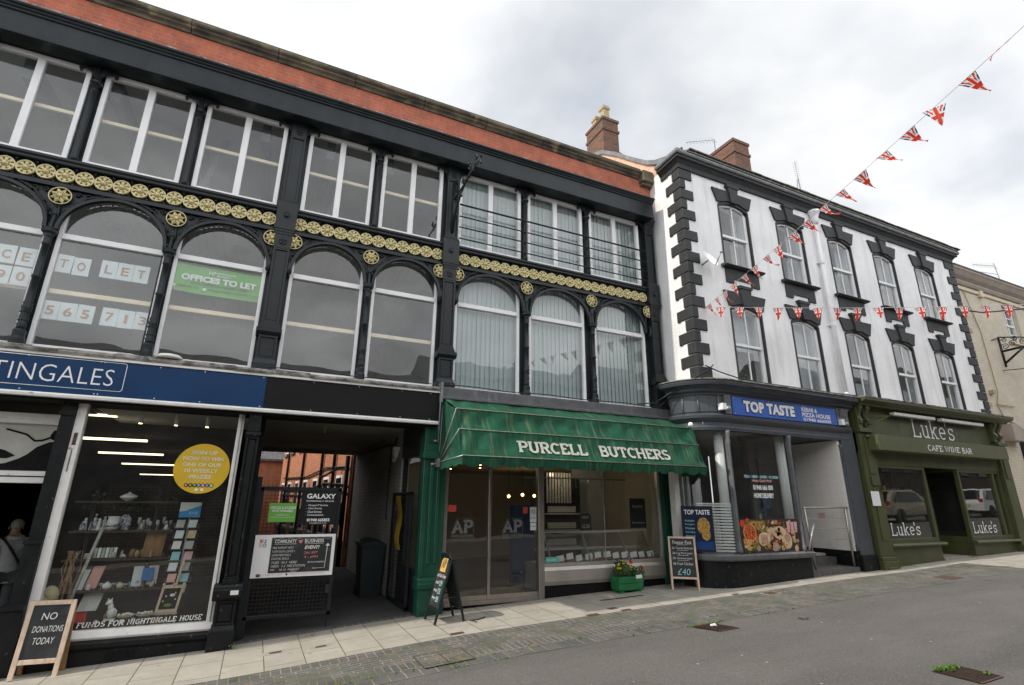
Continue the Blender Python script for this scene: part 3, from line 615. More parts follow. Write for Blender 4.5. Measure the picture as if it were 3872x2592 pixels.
# slender columns, lower and upper
def lower_column(x):
    mb = MB()
    mb.lathe([(.085, 3.88), (.085, 3.98), (.07, 4.02), (.072, 4.09), (.055, 4.12)], x, -.045, 8, False, PI / 8)
    mb.lathe([(.058, 4.12), (.052, 4.15), (.06, 4.18), (.048, 4.21), (.056, 4.28), (.048, 4.33), (.056, 4.40), (.062, 4.44), (.05, 4.46), (.058, 4.49), (.046, 4.52), (.045, 4.86), (.055, 4.87), (.055, 4.90), (.044, 4.91), (.042, 5.36), (.052, 5.37), (.052, 5.40), (.045, 5.41), (.05, 5.50), (.066, 5.535)], x, -.045, 12)
    mb.lathe([(.066, 5.535), (.095, 5.56), (.098, 5.60), (.075, 5.63), (.05, 5.64), (.03, 5.80), (.026, 5.84), (.036, 5.85), (.02, 5.95)], x, -.045, 8, False, PI / 8)
    for k in range(10):
        a = 2 * PI * k / 10 + .3
        for z in (4.24, 4.36): mb.sphere((x + .05 * math.cos(a), -.045 + .05 * math.sin(a), z), .013, 5, 4)
    return part(mb, 'column', 'black_gloss')
for x in (-4.57, -3.13, -1.69, 1.31, 4.45, 6.03): lower_column(x)
def upper_bracket(mb, x, sg):
    P = [(x + sg * .03, 8.17), (x + sg * .05, 8.30), (x + sg * .10, 8.38), (x + sg * .17, 8.41), (x + sg * .21, 8.385), (x + sg * .205, 8.345), (x + sg * .235, 8.34), (x + sg * .25, 8.37), (x + sg * .245, 8.42), (x + sg * .20, 8.46), (x + sg * .03, 8.462)]
    mb.plate(P if sg < 0 else P[::-1], -.075, -.035)
    mb.tube([(x + sg * (.12 + .04 * math.cos(q * .7)), -.085, 8.42 + .04 * math.sin(q * .7)) for q in range(9)], .008, 4)
    mb.tube([(x + sg * .03, -.085, 8.24), (x + sg * .07, -.085, 8.35), (x + sg * .16, -.085, 8.43)], .009, 4)
UCX = [-4.6, -3.11, -1.69, 1.305, 4.415, 5.98]
for x in UCX:
    mb = MB()
    mb.lathe([(.055, 6.76), (.055, 6.82), (.045, 6.84), (.042, 8.02), (.05, 8.03), (.05, 8.05), (.043, 8.06), (.05, 8.14)], x, -.045, 10)
    mb.lathe([(.05, 8.14), (.078, 8.165), (.08, 8.19), (.045, 8.20), (.045, 8.46)], x, -.045, 8, False, PI / 8)
    for k in range(9): mb.sphere((x, -.095, 8.22 + .026 * k), .011, 5, 4)
    part(mb, 'column', 'black_gloss')
    mb = MB()
    for sg in (-1, 1): upper_bracket(mb, x, sg)
    part(mb, 'column_bracket', 'black')
# pilasters
def panel(mb, x0, x1, z0, z1, y0, y1, rim=.035):   # box with a recessed front panel
    mb.box(x0, x1, y0 + .03, y1, z0, z1)
    mb.box(x0, x0 + rim, y0, y0 + .03, z0, z1); mb.box(x1 - rim, x1, y0, y0 + .03, z0, z1)
    mb.box(x0 + rim, x1 - rim, y0, y0 + .03, z0, z0 + rim); mb.box(x0 + rim, x1 - rim, y0, y0 + .03, z1 - rim, z1)
    mb.box(x0 + rim + .012, x1 - rim - .012, y0 + .018, y0 + .03, z0 + rim + .012, z1 - rim - .012)
def flower(mb, x, y, z, r):
    for k in range(4):
        a = PI / 4 + PI / 2 * k; mb.sphere((x + r * .5 * math.cos(a), y, z + r * .5 * math.sin(a)), r * .42, 7, 5, (1, .5, 1))
        a = PI / 2 * k; mb.sphere((x + r * .55 * math.cos(a), y, z + r * .55 * math.sin(a)), r * .28, 6, 4, (1, .5, 1))
    mb.sphere((x, y - .006, z), r * .25, 7, 5)
def pilaster(x, end=False):
    mb = MB(); y1 = .10
    mb.box(x - .175, x + .175, -.15, y1, 3.86, 3.99); mb.prism([(-.15, 3.99), (-.115, 4.06), (y1, 4.06), (y1, 3.99)], x - .155, x + .155)
    panel(mb, x - .14, x + .14, 4.06, 4.45, -.115, y1)
    mb.prism([(y1, 4.45), (-.12, 4.45), (-.155, 4.475), (-.175, 4.50), (-.175, 4.545), (-.14, 4.565), (y1, 4.565)], x - .185, x + .185)
    for k in range(3): mb.box(x - .155 + k * .012, x + .155 - k * .012, -.135 + k * .01, y1, 4.565 + k * .035, 4.565 + (k + 1) * .035)
    panel(mb, x - .125, x + .125, 4.67, 5.98, -.10, y1)
    mb.box(x - .13, x + .13, -.105, y1, 5.98, 6.23); flower(mb, x, -.11, 6.105, .08)
    for k in range(3): mb.box(x - .14 - k * .014, x + .14 + k * .014, -.115 - k * .012, y1, 6.23 + k * .045, 6.23 + (k + 1) * .045)
    mb.box(x - .16, x + .16, -.13, y1, 6.365, 6.83)
    mb.lathe([(.0, 0), (.052, 0), (.055, .012), (.035, .02), (.035, .035), (.018, .045), (.0, .047)], 0, 0, 12)
    n = 12 * 7; mb.v[-n:] = [(x + a, -.13 - c, 6.585 + b) for a, b, c in mb.v[-n:]]
    mb.prism([(-.13, 6.83), (-.10, 6.88), (y1, 6.88), (y1, 6.83)], x - .15, x + .15)
    panel(mb, x - .125, x + .125, 6.88, 8.18, -.095, y1, .03)
    mb.box(x - .125, x + .125, -.10, y1, 8.18, 8.36); flower(mb, x, -.105, 8.27, .065)
    for k in range(4): mb.box(x - .13 - k * .013, x + .13 + k * .013, -.105 - k * .012, y1, 8.36 + k * .05, 8.36 + (k + 1) * .05)
    return part(mb, 'pilaster', 'black', bevel=.005)
for x in (-6.1, -.15, 2.785, 7.74): pilaster(x)
for x, sg in ((-.15, -1), (-.15, 1), (2.785, -1), (2.785, 1), (7.74, -1)):
    mb = MB(); upper_bracket(mb, x + sg * .10, sg); part(mb, 'pilaster_bracket', 'black')
    mb = MB(); mb.tube([(x + sg * .15, -.06, 5.80), (x + sg * .155, -.075, 5.66), (x + sg * .16, -.06, 5.58), (x + sg * .15, -.05, 5.52)], [.03, .035, .045, .01], 7); part(mb, 'corbel_drop', 'black')
# infill behind the columns (dark timber mullions)
mb = MB()
for xa, xb in ((-4.7, -4.45), (-3.22, -3.03), (-1.79, -1.6), (-.345, .035), (1.22, 1.395), (2.585, 2.955), (4.32, 4.52), (5.88, 6.085), (7.48, 7.95)):
    part(MB().box(xa, xb, .04, .14, 3.86, 8.5), 'window_post', 'black')
# windows
def frame(mb, x0, x1, z0, z1, y0, y1, t, tb=None):
    tb = tb or t
    mb.box(x0, x0 + t, y0, y1, z0, z1); mb.box(x1 - t, x1, y0, y1, z0, z1); mb.box(x0 + t, x1 - t, y0, y1, z1 - t, z1); mb.box(x0 + t, x1 - t, y0, y1, z0, z0 + tb)
UW = [(-4.46, -3.21, 0), (-3.03, -1.78, 0), (-1.61, -.335, 0), (.035, 1.225, 0), (1.385, 2.59, 0), (2.945, 4.34, 1), (4.50, 5.89, 1), (6.07, 7.49, 1)]
for x0, x1, modern in UW:
    mb = MB(); t = .07; frame(mb, x0, x1, 6.765, 8.465, .0, .09, t)
    c = (x0 + x1) / 2; mb.box(c - .05, c + .05, .012, .085, 6.765 + t, 8.465 - t)
    mb.box(x0 - .01, x1 + .01, -.03, .02, 6.755, 6.775)
    if modern: mb.box(x0 + .25, x0 + .55, -.006, .0, 8.41, 8.43); mb.box(c + .2, c + .5, -.006, .0, 8.41, 8.43); mb.box(c - .004, c + .004, .008, .02, 6.84, 8.39)
    o = part(mb, 'window', 'white_pvc' if modern else 'white_paint', bevel=.006)
    MB().quad((x0 + t, .05, 6.83), (x1 - t, .05, 6.83), (x1 - t, .05, 8.4), (x0 + t, .05, 8.4)).build('pane', 'glass', o)
LW = [(-4.46, -3.16, 0), (-3.06, -1.71, 0), (-1.625, -.325, 0), (.025, 1.235, 0), (1.39, 2.60, 0), (2.95, 4.325, 1), (4.54, 5.87, 1), (6.12, 7.49, 1)]
for x0, x1, modern in LW:
    mb = MB(); t = .055; frame(mb, x0, x1, 3.90, 6.33, .02, .10, t)
    mb.box(x0 + t, x1 - t, .01, .095, 5.53, 5.615)
    if modern: mb.box(x0 - .01, x1 + .01, -.02, .025, 3.88, 3.95)
    o = part(mb, 'window', 'white_paint', bevel=.005)
    MB().quad((x0 + t, .06, 3.95), (x1 - t, .06, 3.95), (x1 - t, .06, 6.3), (x0 + t, .06, 6.3)).build('pane', 'glass', o)
# rooms behind the glass
mb = MB(); mb.cm = 0
mb.box(-9, 2.86, 7.0, 7.1, 3.6, 6.72); mb.box(-9, 2.86, .16, 7.1, 3.5, 3.6); mb.box(2.86, 2.95, .16, 7.1, 3.6, 8.9); mb.box(-9.1, -9, .16, 7.1, 3.6, 8.9)
mb.box(-9, 2.86, 7.0, 7.1, 6.72, 8.9); mb.box(2.95, 7.9, 3.0, 3.1, 3.6, 8.9); mb.box(7.9, 7.99, .1, 7.1, 3.6, 8.9); mb.box(2.95, 7.9, .16, 3.1, 3.5, 3.6); mb.box(2.95, 7.9, .16, 3.1, 6.50, 6.65)
part(mb, 'interior_walls', 'interior')
mb = MB(); mb.box(-9, 2.86, .16, 7.1, 6.60, 6.70)
for x in frange(-9, 2.8, .145): mb.box(x, x + .135, .16, 7.0, 6.575, 6.60)
part(mb, 'boarded_ceiling', 'ceiling')
part(MB().box(-9, 7.9, .16, 7.1, 8.8, 8.9), 'upper_ceiling', 'ceiling')
part(MB().box(-9, 2.86, .13, .17, 4.735, 4.80).box(-9, 2.86, .13, .17, 7.64, 7.695), 'safety_rail', 'wood_rail')
o = part(MB().box(-5.6, -4.68, .88, 1.02, 8.02, 8.13), 'strip_light', 'skylight_panel'); MB().box(-5.62, -4.66, .86, 1.04, 7.96, 8.02).build('light_body', 'grey_metal', o)
mb = MB()
for x in frange(-8.6, 2.6, 1.12):
    mb.hexa([(x, .25, 8.15), (x + .14, .25, 8.15), (x + .14, 6.9, 8.62), (x, 6.9, 8.62)], [(x, .25, 8.5), (x + .14, .25, 8.5), (x + .14, 6.9, 8.80), (x, 6.9, 8.80)])
    mb.hexa([(x + .02, 1.2, 6.72), (x + .12, 1.2, 6.72), (x + .12, 1.3, 6.72), (x + .02, 1.3, 6.72)], [(x + .42, 1.2, 8.6), (x + .52, 1.2, 8.6), (x + .52, 1.3, 8.6), (x + .42, 1.3, 8.6)]) if int(x * 10) % 3 == 0 else None
part(mb, 'roof_beams', 'beam')
mb = MB()
for x in (-5.2, -2.9, -.9, 1.6): mb.lathe([(.16, 0), (.17, .03), (.10, .05)], x, 1.6, 14, cz=6.52)
part(mb, 'ceiling_fitting', 'grey_metal')
mb = MB()
def blinds(x0, x1, z0, z1, y):
    for x in frange(x0, x1, .098)[:-1]:
        a = random.uniform(.16, .30); mb.quad((x, y, z0), (x + .106, y + .1 * a, z0), (x + .106, y + .1 * a, z1), (x, y, z1))
blinds(2.98, 7.5, 3.9, 6.32, .16); blinds(2.98, 7.5, 6.76, 8.44, .14)
part(mb, 'vertical_blinds', 'blind')
# balcony rails
mb = MB()
for z in (7.66, 7.395, 7.155, 6.91):
    mb.tube([(2.93, -.10, z), (4.415, -.10, z), (5.98, -.10, z), (7.6, -.10, z)], .019 if z > 7.6 else .014, 6)
for x in (4.415, 5.98): mb.box(x - .012, x + .012, -.12, -.085, 6.80, 7.68)
part(mb, 'balcony_rail', 'black')
# ledge above the shop signs
mb = MB(); x = -9.0
while x < 2.66:
    l = random.uniform(.25, .8); x1 = min(x + l, 2.66); d = random.uniform(-.012, .012)
    mb.prism([(.03, 3.80), (-.27 + d, 3.80), (-.285 + d, 3.83), (-.28 + d, 3.86 + d * .5), (-.20, 3.885 + d), (.03, 3.905)], x, x1 - .004); x = x1
part(mb, 'ledge', 'ledge')
part(MB().box(-9, 2.66, -.255, .0, 3.765, 3.80).prism([(-.02, 3.22), (-.27, 3.22), (-.275, 3.25), (-.25, 3.275), (-.02, 3.275)], -9, 2.66), 'fascia_trim', 'white_worn')
part(MB().box(-9, 2.66, -.20, .12, 3.275, 3.765).box(-9, 2.66, -.18, .35, 3.19, 3.22), 'fascia_backing', 'black_flat')
# lead flashing over the butcher
part(MB().prism([(.02, 3.92), (-.19, 3.90), (-.21, 3.88), (-.22, 3.74), (-.30, 3.70), (-.30, 3.66), (.02, 3.66)], 2.70, 8.05), 'lead_flashing', 'lead_dark', bevel=.008)
part(MB().box(2.66, 2.705, -.30, .05, 3.60, 3.95).tube([(2.68, -.28, 3.95), (2.66, -.31, 3.6), (2.66, -.3, 2.9)], .014), 'flashing_end', 'lead')
mb = MB()
mb.tube([(2.75 + .35 * i, -.2 + .01 * math.sin(i * 2.1), 3.935 + .012 * math.sin(i * 1.3)) for i in range(16)], .009, 5)
mb.tube([(-.2 + .3 * i, -.24, 3.91 + .008 * math.sin(i * 2.3)) for i in range(10)], .008, 5)
mb.tube([(-2.2 + .1 * i, -.22, 3.91 + .02 * math.sin(i * .9)) for i in range(9)], .006, 5)
part(mb, 'cable', 'cable')
# ------------------------------------------------------------------ charity shop (ground floor left)
# white window frame
mb = MB()
mb.prism([(.10, .28), (-.03, .28), (-.045, .31), (-.02, .385), (.10, .385)], -2.30, -.29)
mb.box(-2.315, -2.21, -.02, .10, .385, 3.27); mb.box(-.375, -.33, -.02, .10, .385, 3.27); mb.box(-.322, -.295, .0, .10, .385, 3.27); mb.box(-.33, -.322, .02, .10, .385, 3.27)
mb.box(-2.21, -.375, .02, .10, 3.20, 3.27)
o = part(mb, 'shop_window', 'white_worn', bevel=.005)
MB().quad((-2.21, .05, .385), (-.375, .05, .385), (-.375, .05, 3.2), (-2.21, .05, 3.2)).build('pane', 'glass_shop', o)
part(MB().box(-2.272, -2.262, -.028, -.018, 2.30, 2.58).box(-2.285, -2.245, -.026, -.018, 2.64, 2.80), 'door_lock_plate', 'iron_rust')
mb = MB(); mb.prism([(.12, -.4), (-.05, -.4), (-.05, .17), (-.09, .20), (-.09, .26), (-.03, .285), (.12, .285)], -2.45, -.29)
part(mb, 'stall_riser', 'black_worn', bevel=.008)
mb = MB()
for k in range(9): mb.box(-1.42 + k * .035, -1.40 + k * .035, -.056, -.045, .06, .14)
mb.box(-1.27, -1.19, -.057, -.045, .05, .14)
part(mb, 'air_brick', 'black_flat')
# left column (door side) and door pier
mb = MB()
mb.box(-2.47, -2.318, -.05, .14, 1.46, 3.2); mb.box(-2.49, -2.316, -.07, .14, 3.02, 3.08); mb.box(-2.485, -2.316, -.07, .14, .72, 1.42); mb.box(-2.50, -2.314, -.085, .14, 1.42, 1.46)
mb.box(-2.53, -2.316, -.10, .14, -.3, .66); mb.prism([(-.10, .66), (-.13, .68), (-.13, .71), (-.07, .74), (.14, .74), (.14, .66)], -2.55, -2.312)
part(mb, 'column', 'black_worn')
# doorway on the left: transom with painted bird, door opening
mb = MB()
mb.box(-9, -2.44, .28, .36, 2.92, 3.06); mb.box(-9, -2.44, .26, .38, 2.24, 2.30); mb.box(-9, -2.44, .28, .36, 2.15, 2.225); mb.box(-2.49, -2.44, .28, .36, 2.30, 2.92)
part(mb, 'door_transom', 'white_worn', bevel=.005)
o = part(MB().box(-9, -2.49, .34, .36, 2.30, 2.92), 'transom_panel', 'mural')
mb = MB()   # dark bird shapes on the transom
def blob(pts): mb.plate([(x, z) for x, z in pts], .333, .34)
blob([(-3.75, 2.31), (-2.50, 2.31), (-2.50, 2.70), (-2.62, 2.69), (-2.74, 2.62), (-2.82, 2.52), (-2.90, 2.46), (-3.02, 2.40), (-3.2, 2.36)])
blob([(-3.6, 2.47), (-3.02, 2.46), (-2.94, 2.50), (-3.05, 2.56), (-3.25, 2.62), (-3.6, 2.66)])
mb.tube([(-3.1, .333, 2.84), (-2.88, .333, 2.78), (-2.78, .333, 2.70), (-2.70, .333, 2.71), (-2.6, .333, 2.76)], .013, 5)
blob([(-2.60, 2.72), (-2.50, 2.72), (-2.50, 2.86), (-2.60, 2.85), (-2.63, 2.78)])
mb.build('bird_motif', 'black_flat', o)
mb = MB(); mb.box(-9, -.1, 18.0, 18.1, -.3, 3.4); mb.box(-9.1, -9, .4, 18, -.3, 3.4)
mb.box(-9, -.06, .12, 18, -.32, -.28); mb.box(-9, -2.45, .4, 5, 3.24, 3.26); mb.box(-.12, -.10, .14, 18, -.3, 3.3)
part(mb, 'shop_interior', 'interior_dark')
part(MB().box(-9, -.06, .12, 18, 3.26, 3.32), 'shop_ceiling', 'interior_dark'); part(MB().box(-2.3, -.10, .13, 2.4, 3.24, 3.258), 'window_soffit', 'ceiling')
part(MB().box(-2.2, -.4, .12, 2.0, .25, .30), 'display_shelf', 'wood_dark')
for x0, x1, y, z in ((-2.62, -2.19, 1.5, 3.22), (-2.67, -1.77, 1.84, 2.88), (-3.13, -1.96, 5.1, 2.88), (-3.49, -1.9, 9.3, 2.88), (-4.3, -2.5, 17, 2.88)):
    part(MB().box(x0, x1, y - .03, y + .03, z, z + .035), 'strip_light', 'tube_light')
for x in (-1.75, -1.28, -.85):
    o = part(MB().lathe([(.03, 3.08), (.03, 3.25)], x, .9, 10), 'spot_lamp', 'white_pvc'); MB().lathe([(.024, 3.072), (.024, 3.079)], x, .9, 10).build('lamp_face', 'spot_light', o)
# cast iron pier between window and passage
mb = MB()
mb.box(-.32, -.005, -.22, .12, -.1, .30); mb.prism([(-.22, .30), (-.19, .36), (.12, .36), (.12, .30)], -.30, -.02)
panel(mb, -.285, -.035, .36, .66, -.19, .12, .03)
mb.prism([(.12, .66), (-.19, .66), (-.235, .70), (-.245, .73), (-.245, .80), (-.20, .83), (-.18, .86), (.12, .86)], -.34, .015)
mb.box(-.25, -.05, -.18, .12, .86, .92); panel(mb, -.235, -.06, .92, 2.86, -.165, .12, .03)
mb.prism([(.12, 2.86), (-.165, 2.86), (-.19, 2.88), (-.19, 2.91), (-.165, 2.93), (.12, 2.93)], -.25, -.045); mb.box(-.235, -.06, -.165, .12, 2.93, 3.20)
o = part(mb, 'pier', 'black_worn', bevel=.006)
MB().box(-.13, -.03, -.248, -.243, .735, .79).build('bare_patch', 'white_worn', o)
# ------------------------------------------------------------------ signs
t = thing('shop_sign', 'long blue sign board reading NIGHTINGALES in thin white capitals above the charity shop', 'sign', (-2.5, -.21, 3.28))
MB().box(-9, -.075, -.235, -.20, 3.28, 3.762).build('sign_board', 'sign_blue', t)
lettering(t, [('NIGHTINGALES', -3.95, -1.956, 3.42, 3.645, -.012, 0, 1.05)], -.238, 'letter_white')
mb = MB(); xs0, xs1, z0, z1, r = -5.3, -1.835, 3.355, 3.745, .035
pts = [(xs0, z0), (xs1 - r, z0)] + arc(xs1 - r, z0 + r, r, r, -90, 0, 5) + arc(xs1 - r, z1 - r, r, r, 0, 90, 5) + [(xs0, z1)]
mb.tube([(x, -.236, z) for x, z in pts], .0055, 4); mb.build('border_line', 'letter_white', t)
mb = MB()
for x in (-2.9, -2.13, -2.09, -1.45, -.9, -.12):
    for z in (3.30, 3.74): mb.sphere((x, -.237, z), .009, 6, 4)
mb.build('screw_head', 'letter_white', t)
t = thing('fascia_sign', 'blank black sign board above the passage, right of the blue sign', 'sign', (1.3, -.21, 3.28))
MB().box(-.07, 2.65, -.232, -.20, 3.28, 3.762).build('sign_board', 'sign_black', t)
mb = MB()
for x in (.6, 1.3, 2.0, 2.5): mb.sphere((x, -.234, 3.30), .007, 6, 4); mb.sphere((x, -.234, 3.74), .007, 6, 4)
mb.build('screw_head', 'letter_white', t)

# ------------------------------------------------------------------ passage (carriage arch)
part(MB().box(-.06, 2.62, .1, 6.8, 3.30, 3.42).box(-.06, 2.5, 6.6, 6.8, 3.2, 3.30), 'passage_ceiling', 'passage_ceiling')
part(MB().box(-.10, -.0, .12, 6.8, -.2, 3.3), 'passage_wall', 'black_flat')
part(MB().box(2.46, 2.62, 1.35, 6.8, 0, 3.3), 'passage_wall', 'brick_white')
part(MB().box(2.46, 2.60, .1, 1.35, 2.75, 3.3).box(2.50, 2.58, .1, 1.35, 0, .9).box(2.50, 2.58, 1.28, 1.35, .9, 2.75).box(2.50, 2.58, .1, .16, .9, 2.75), 'side_shopfront', 'black')
part(MB().quad((2.54, .16, .9), (2.54, 1.28, .9), (2.54, 1.28, 2.75), (2.54, .16, 2.75)), 'side_pane', 'glass_dark')
mb = MB(); mb.lathe([(.02, 0), (.03, .01), (.02, .03)], 1.0, 1.4, 8, cz=3.26); mb.box(.985, 1.015, 1.39, 1.41, 3.15, 3.27); part(mb, 'ceiling_lamp', 'cream_dark')
mb = MB()
mb.tube([(2.44, 1.8, 3.2), (2.43, 1.9, 3.05), (2.44, 2.4, 3.1), (2.43, 3.5, 3.12), (2.43, 6, 3.15)], .014, 5); mb.tube([(2.44, 2.2, 3.1), (2.44, 2.25, 2.5), (2.44, 2.3, 1.9), (2.44, 2.25, 1.6)], .012, 5)
part(mb, 'cable', 'cable')
mb = MB(); mb.hexa([(2.36, 1.55, 2.78), (2.42, 1.52, 2.78), (2.42, 1.72, 2.70), (2.36, 1.72, 2.70)], [(2.34, 1.55, 2.98), (2.46, 1.52, 2.98), (2.46, 1.72, 2.96), (2.34, 1.72, 2.96)])
tag(mb.build('wall_light', 'white_worn'), 'grey boxy bulkhead light high on the white brick passage wall', 'light')

# ---- gate with its signs
gz = .13
t = thing('mesh_gate', 'closed black steel mesh gate leaf with spikes across the left of the passage', 'gate', (.1, .25, gz))
mb = MB()
for x in (.06, 1.20): mb.box(x, x + .055, .23, .28, .32 if x > 1 else .1, 2.15)
mb.box(.06, 1.255, .23, .28, 2.10, 2.16); mb.box(.06, 1.255, .23, .28, .32, .37); mb.box(1.205, 1.225, .235, .26, .12, .34)
mb.box(-.02, .07, .20, .32, .05, 2.3)
mb.build('gate_frame', 'black', t, bevel=.004)
mb = MB()
for x in frange(.115, 1.2, .052)[1:-1]: mb.box(x - .003, x + .003, .25, .256, .37, 2.10)
for z in frange(.37, 2.10, .052)[1:-1]: mb.box(.115, 1.2, .256, .262, z - .003, z + .003)
mb.build('wire_mesh', 'black', t)
mb = MB()
for x in frange(.1, 1.22, .06): mb.tube([(x, .255, 2.15), (x + random.uniform(-.006, .006), .25, 2.25)], [.006, .002], 4)
mb.build('spikes', 'black', t)
MB().box(1.15, 1.21, .22, .24, .62, .74).build('lock_box', 'dark_metal', t)
def flat_sign(name, label, x0, x1, z0, z1, y, m, slope=0.0):
    t = thing(name, label, 'sign', ((x0 + x1) / 2, y, z0)); MB().hexa([(x0, y, z0), (x1, y, z0 + slope), (x1, y + .008, z0 + slope), (x0, y + .008, z0)], [(x0, y, z1), (x1, y, z1 + slope), (x1, y + .008, z1 + slope), (x0, y + .008, z1)]).build('sign_board', m, t)
    return t
t = flat_sign('property_sign', 'small green sign reading OFFICES & STUDIOS NOW AVAILABLE tied to the mesh gate', .215, .60, 1.645, 1.92, .222, 'plan_green')
lettering(t, [('OFFICES & STUDIOS', .235, .59, 1.835, 1.870, .015), ('NOW AVAILABLE', .265, .555, 1.79, 1.825, .015), ('t. 07909 565 713', .32, .50, 1.737, 1.754, 0), ('e. info@henderson-property.co.uk', .235, .585, 1.705, 1.722, 0)], .219, 'letter_white')
t = flat_sign('company_sign', 'black sign with white lettering GALAXY and a list of IT services on the mesh gate', .665, 1.20, 1.60, 2.10, .218, 'galaxy_black')
lettering(t, [('GALAXY', .735, 1.165, 1.99, 2.065, .03), ('PROFESSIONAL IT SERVICES', .735, 1.145, 1.944, 1.964, .01), ('Managed IT Services', .77, 1.06, 1.872, 1.905, .008), ('Cyber Security', .77, .975, 1.825, 1.858, .008), ('Cloud Services', .77, .975, 1.778, 1.811, .008), ('Communications', .77, 1.005, 1.735, 1.762, .008), ('01948 665855', .77, 1.105, 1.65, 1.695, .03), ('www.galaxyit.co.uk', .81, 1.065, 1.615, 1.640, 0)], .215, 'letter_white')
mb = MB()
for z in (1.888, 1.842, 1.795, 1.748): mb.plate([(.745, z - .006), (.752, z), (.745, z + .006), (.738, z)], .213, .216)
mb.build('bullet_mark', 'cyan', t)
t = flat_sign('community_board', 'white framed blackboard poster headed COMMUNITY BUSINESS hung on the mesh gate', .085, 1.225, .875, 1.465, .205, 'letter_white')
MB().box(.315, 1.175, .199, .205, .935, 1.425).build('black_panel', 'board', t)
lettering(t, [('COMMUNITY', .36, .66, 1.345, 1.395, .012), ('BUSINESS', .78, 1.055, 1.345, 1.395, .012), ('FREE SUPPORT WITH', .34, .625, 1.265, 1.295, -.005, .2), ('YOUR DIGITAL DEVICE +', .34, .65, 1.215, 1.245, -.005, .2), ('LEARN NEW SKILLS', .34, .60, 1.165, 1.195, -.005, .2), ('DIGITAL SKILLS', .34, .58, 1.115, 1.145, -.005, .2), ('TUES  10-3  HERE', .345, .70, 1.06, 1.092, -.005, .2), ('WEDS   1-3  FIRE STATION', .345, .82, 1.01, 1.042, -.005, .2), ('FRI     10-12  MARKET', .345, .745, .962, .99, -.005, .2), ('HALL', .62, .70, .942, .958, -.005, .2), ('EVENT!', .785, 1.0, 1.255, 1.305, .03, .3), ('SEE OUR FACEBOOK', .85, 1.09, 1.058, 1.078, .005, .2)], .196, 'chalk')
lettering(t, [('24th SEPT', .785, .985, 1.185, 1.222, 0, .2), ('4 - 6PM', .79, .99, 1.125, 1.16, 0, .2)], .196, 'chalk_pink')
mb = MB(); mb.tube([(.93, .197, .995), (.93, .197, .98), (1.10, .197, .985), (1.115, .197, 1.30)], .005, 4); mb.plate([(1.085, 1.295), (1.15, 1.295), (1.118, 1.335)], .195, .199)
mb.tube([(.36, .197, 1.33), (.66, .197, 1.332)], .003, 4); mb.tube([(.78, .197, 1.33), (1.055, .197, 1.332)], .003, 4)
for i in range(7): mb.tube([(.33 + .12 * i + .02 * q, .198, 1.415 - .018 * math.sin(PI * q / 6)) for q in range(7)], .002, 3)
mb.build('chalk_arrow', 'chalk', t)
mb = MB(); mb.plate([(.72, 1.335), (.75, 1.368), (.745, 1.385), (.73, 1.387), (.72, 1.375), (.71, 1.387), (.695, 1.385), (.69, 1.368)], .194, .198); mb.build('heart', 'chalk_pink', t)
lettering(t, [('BI', .155, .20, 1.355, 1.405, .03)], .202, 'red_ink'); lettering(t, [('E', .15, .195, 1.295, 1.345, .03)], .202, 'salmon_ink'); lettering(t, [('Z', .21, .25, 1.355, 1.40, .03)], .202, 'blue_ink'); lettering(t, [('D', .205, .25, 1.295, 1.345, .03)], .202, 'green_ink')
lettering(t, [('01948 411533', .23, .51, .895, .922, -.01), ('www.bizedprojects.com', .62, 1.11, .893, .925, -.01)], .202, 'salmon_ink')
mb = MB(); mb.plate([(.165, .89), (.215, .89), (.208, .912), (.172, .912)], .199, .204); mb.tube([(.16, .20, .914), (.175, .20, .924), (.205, .20, .924), (.22, .20, .914)], .006, 4); mb.lathe([(.0, 0), (.014, 0)], 0, 0, 10)
mb.v[-20:] = [(.575 + a, .203, .908 + b) for a, b, c in mb.v[-20:]]
mb.build('telephone_mark', 'ink_dark', t)
# second gate leaf folded back against the right side
t = thing('mesh_gate', 'open black steel mesh gate leaf folded against the right side of the passage', 'gate', (2.46, 1.0, .22))
mb = MB()
for y in (.34, 1.66): mb.box(2.42, 2.47, y, y + .05, .22, 2.12)
mb.box(2.42, 2.47, .34, 1.71, 2.07, 2.12); mb.box(2.42, 2.47, .34, 1.71, .27, .32); mb.build('gate_frame', 'black', t, bevel=.004)
mb = MB()
for y in frange(.4, 1.66, .055): mb.box(2.44, 2.446, y - .003, y + .003, .3, 2.08)
for z in frange(.32, 2.08, .055): mb.box(2.446, 2.452, .38, 1.68, z - .003, z + .003)
mb.build('wire_mesh', 'black', t)
t = thing('banner', 'curled yellow banner with faded print tied to the open gate leaf', 'banner', (2.42, 1.05, 1.15))
mb = MB(); n = 14
for i in range(n + 1):
    z = 1.15 + .9 * i / n; b = .05 * math.sin(i * .55) + .03
    for y in (.82, 1.0, 1.18): mb.v.append((2.40 - b * (1 if y == 1.0 else .5), y - .12 * (1 - i / n) ** 2, z))
for i in range(n):
    for k in range(2): mb.f.append((i * 3 + k, i * 3 + k + 1, i * 3 + k + 4, i * 3 + k + 3)); mb.m.append(0); mb.sm.append(True)
mb.build('banner_cloth', 'banner_yellow', t)
lettering(t, [('BIG', -1.10, -.90, 1.86, 1.93, .02), ('SALE', -1.1, -.88, 1.74, 1.80, .02), ('NOW', -1.08, -.9, 1.64, 1.69, .02), ('ON', -1.05, -.92, 1.54, 1.59, .02)], 0, 'wood_dark', fn=lambda u, w, d: (2.335 - d, -u, w))
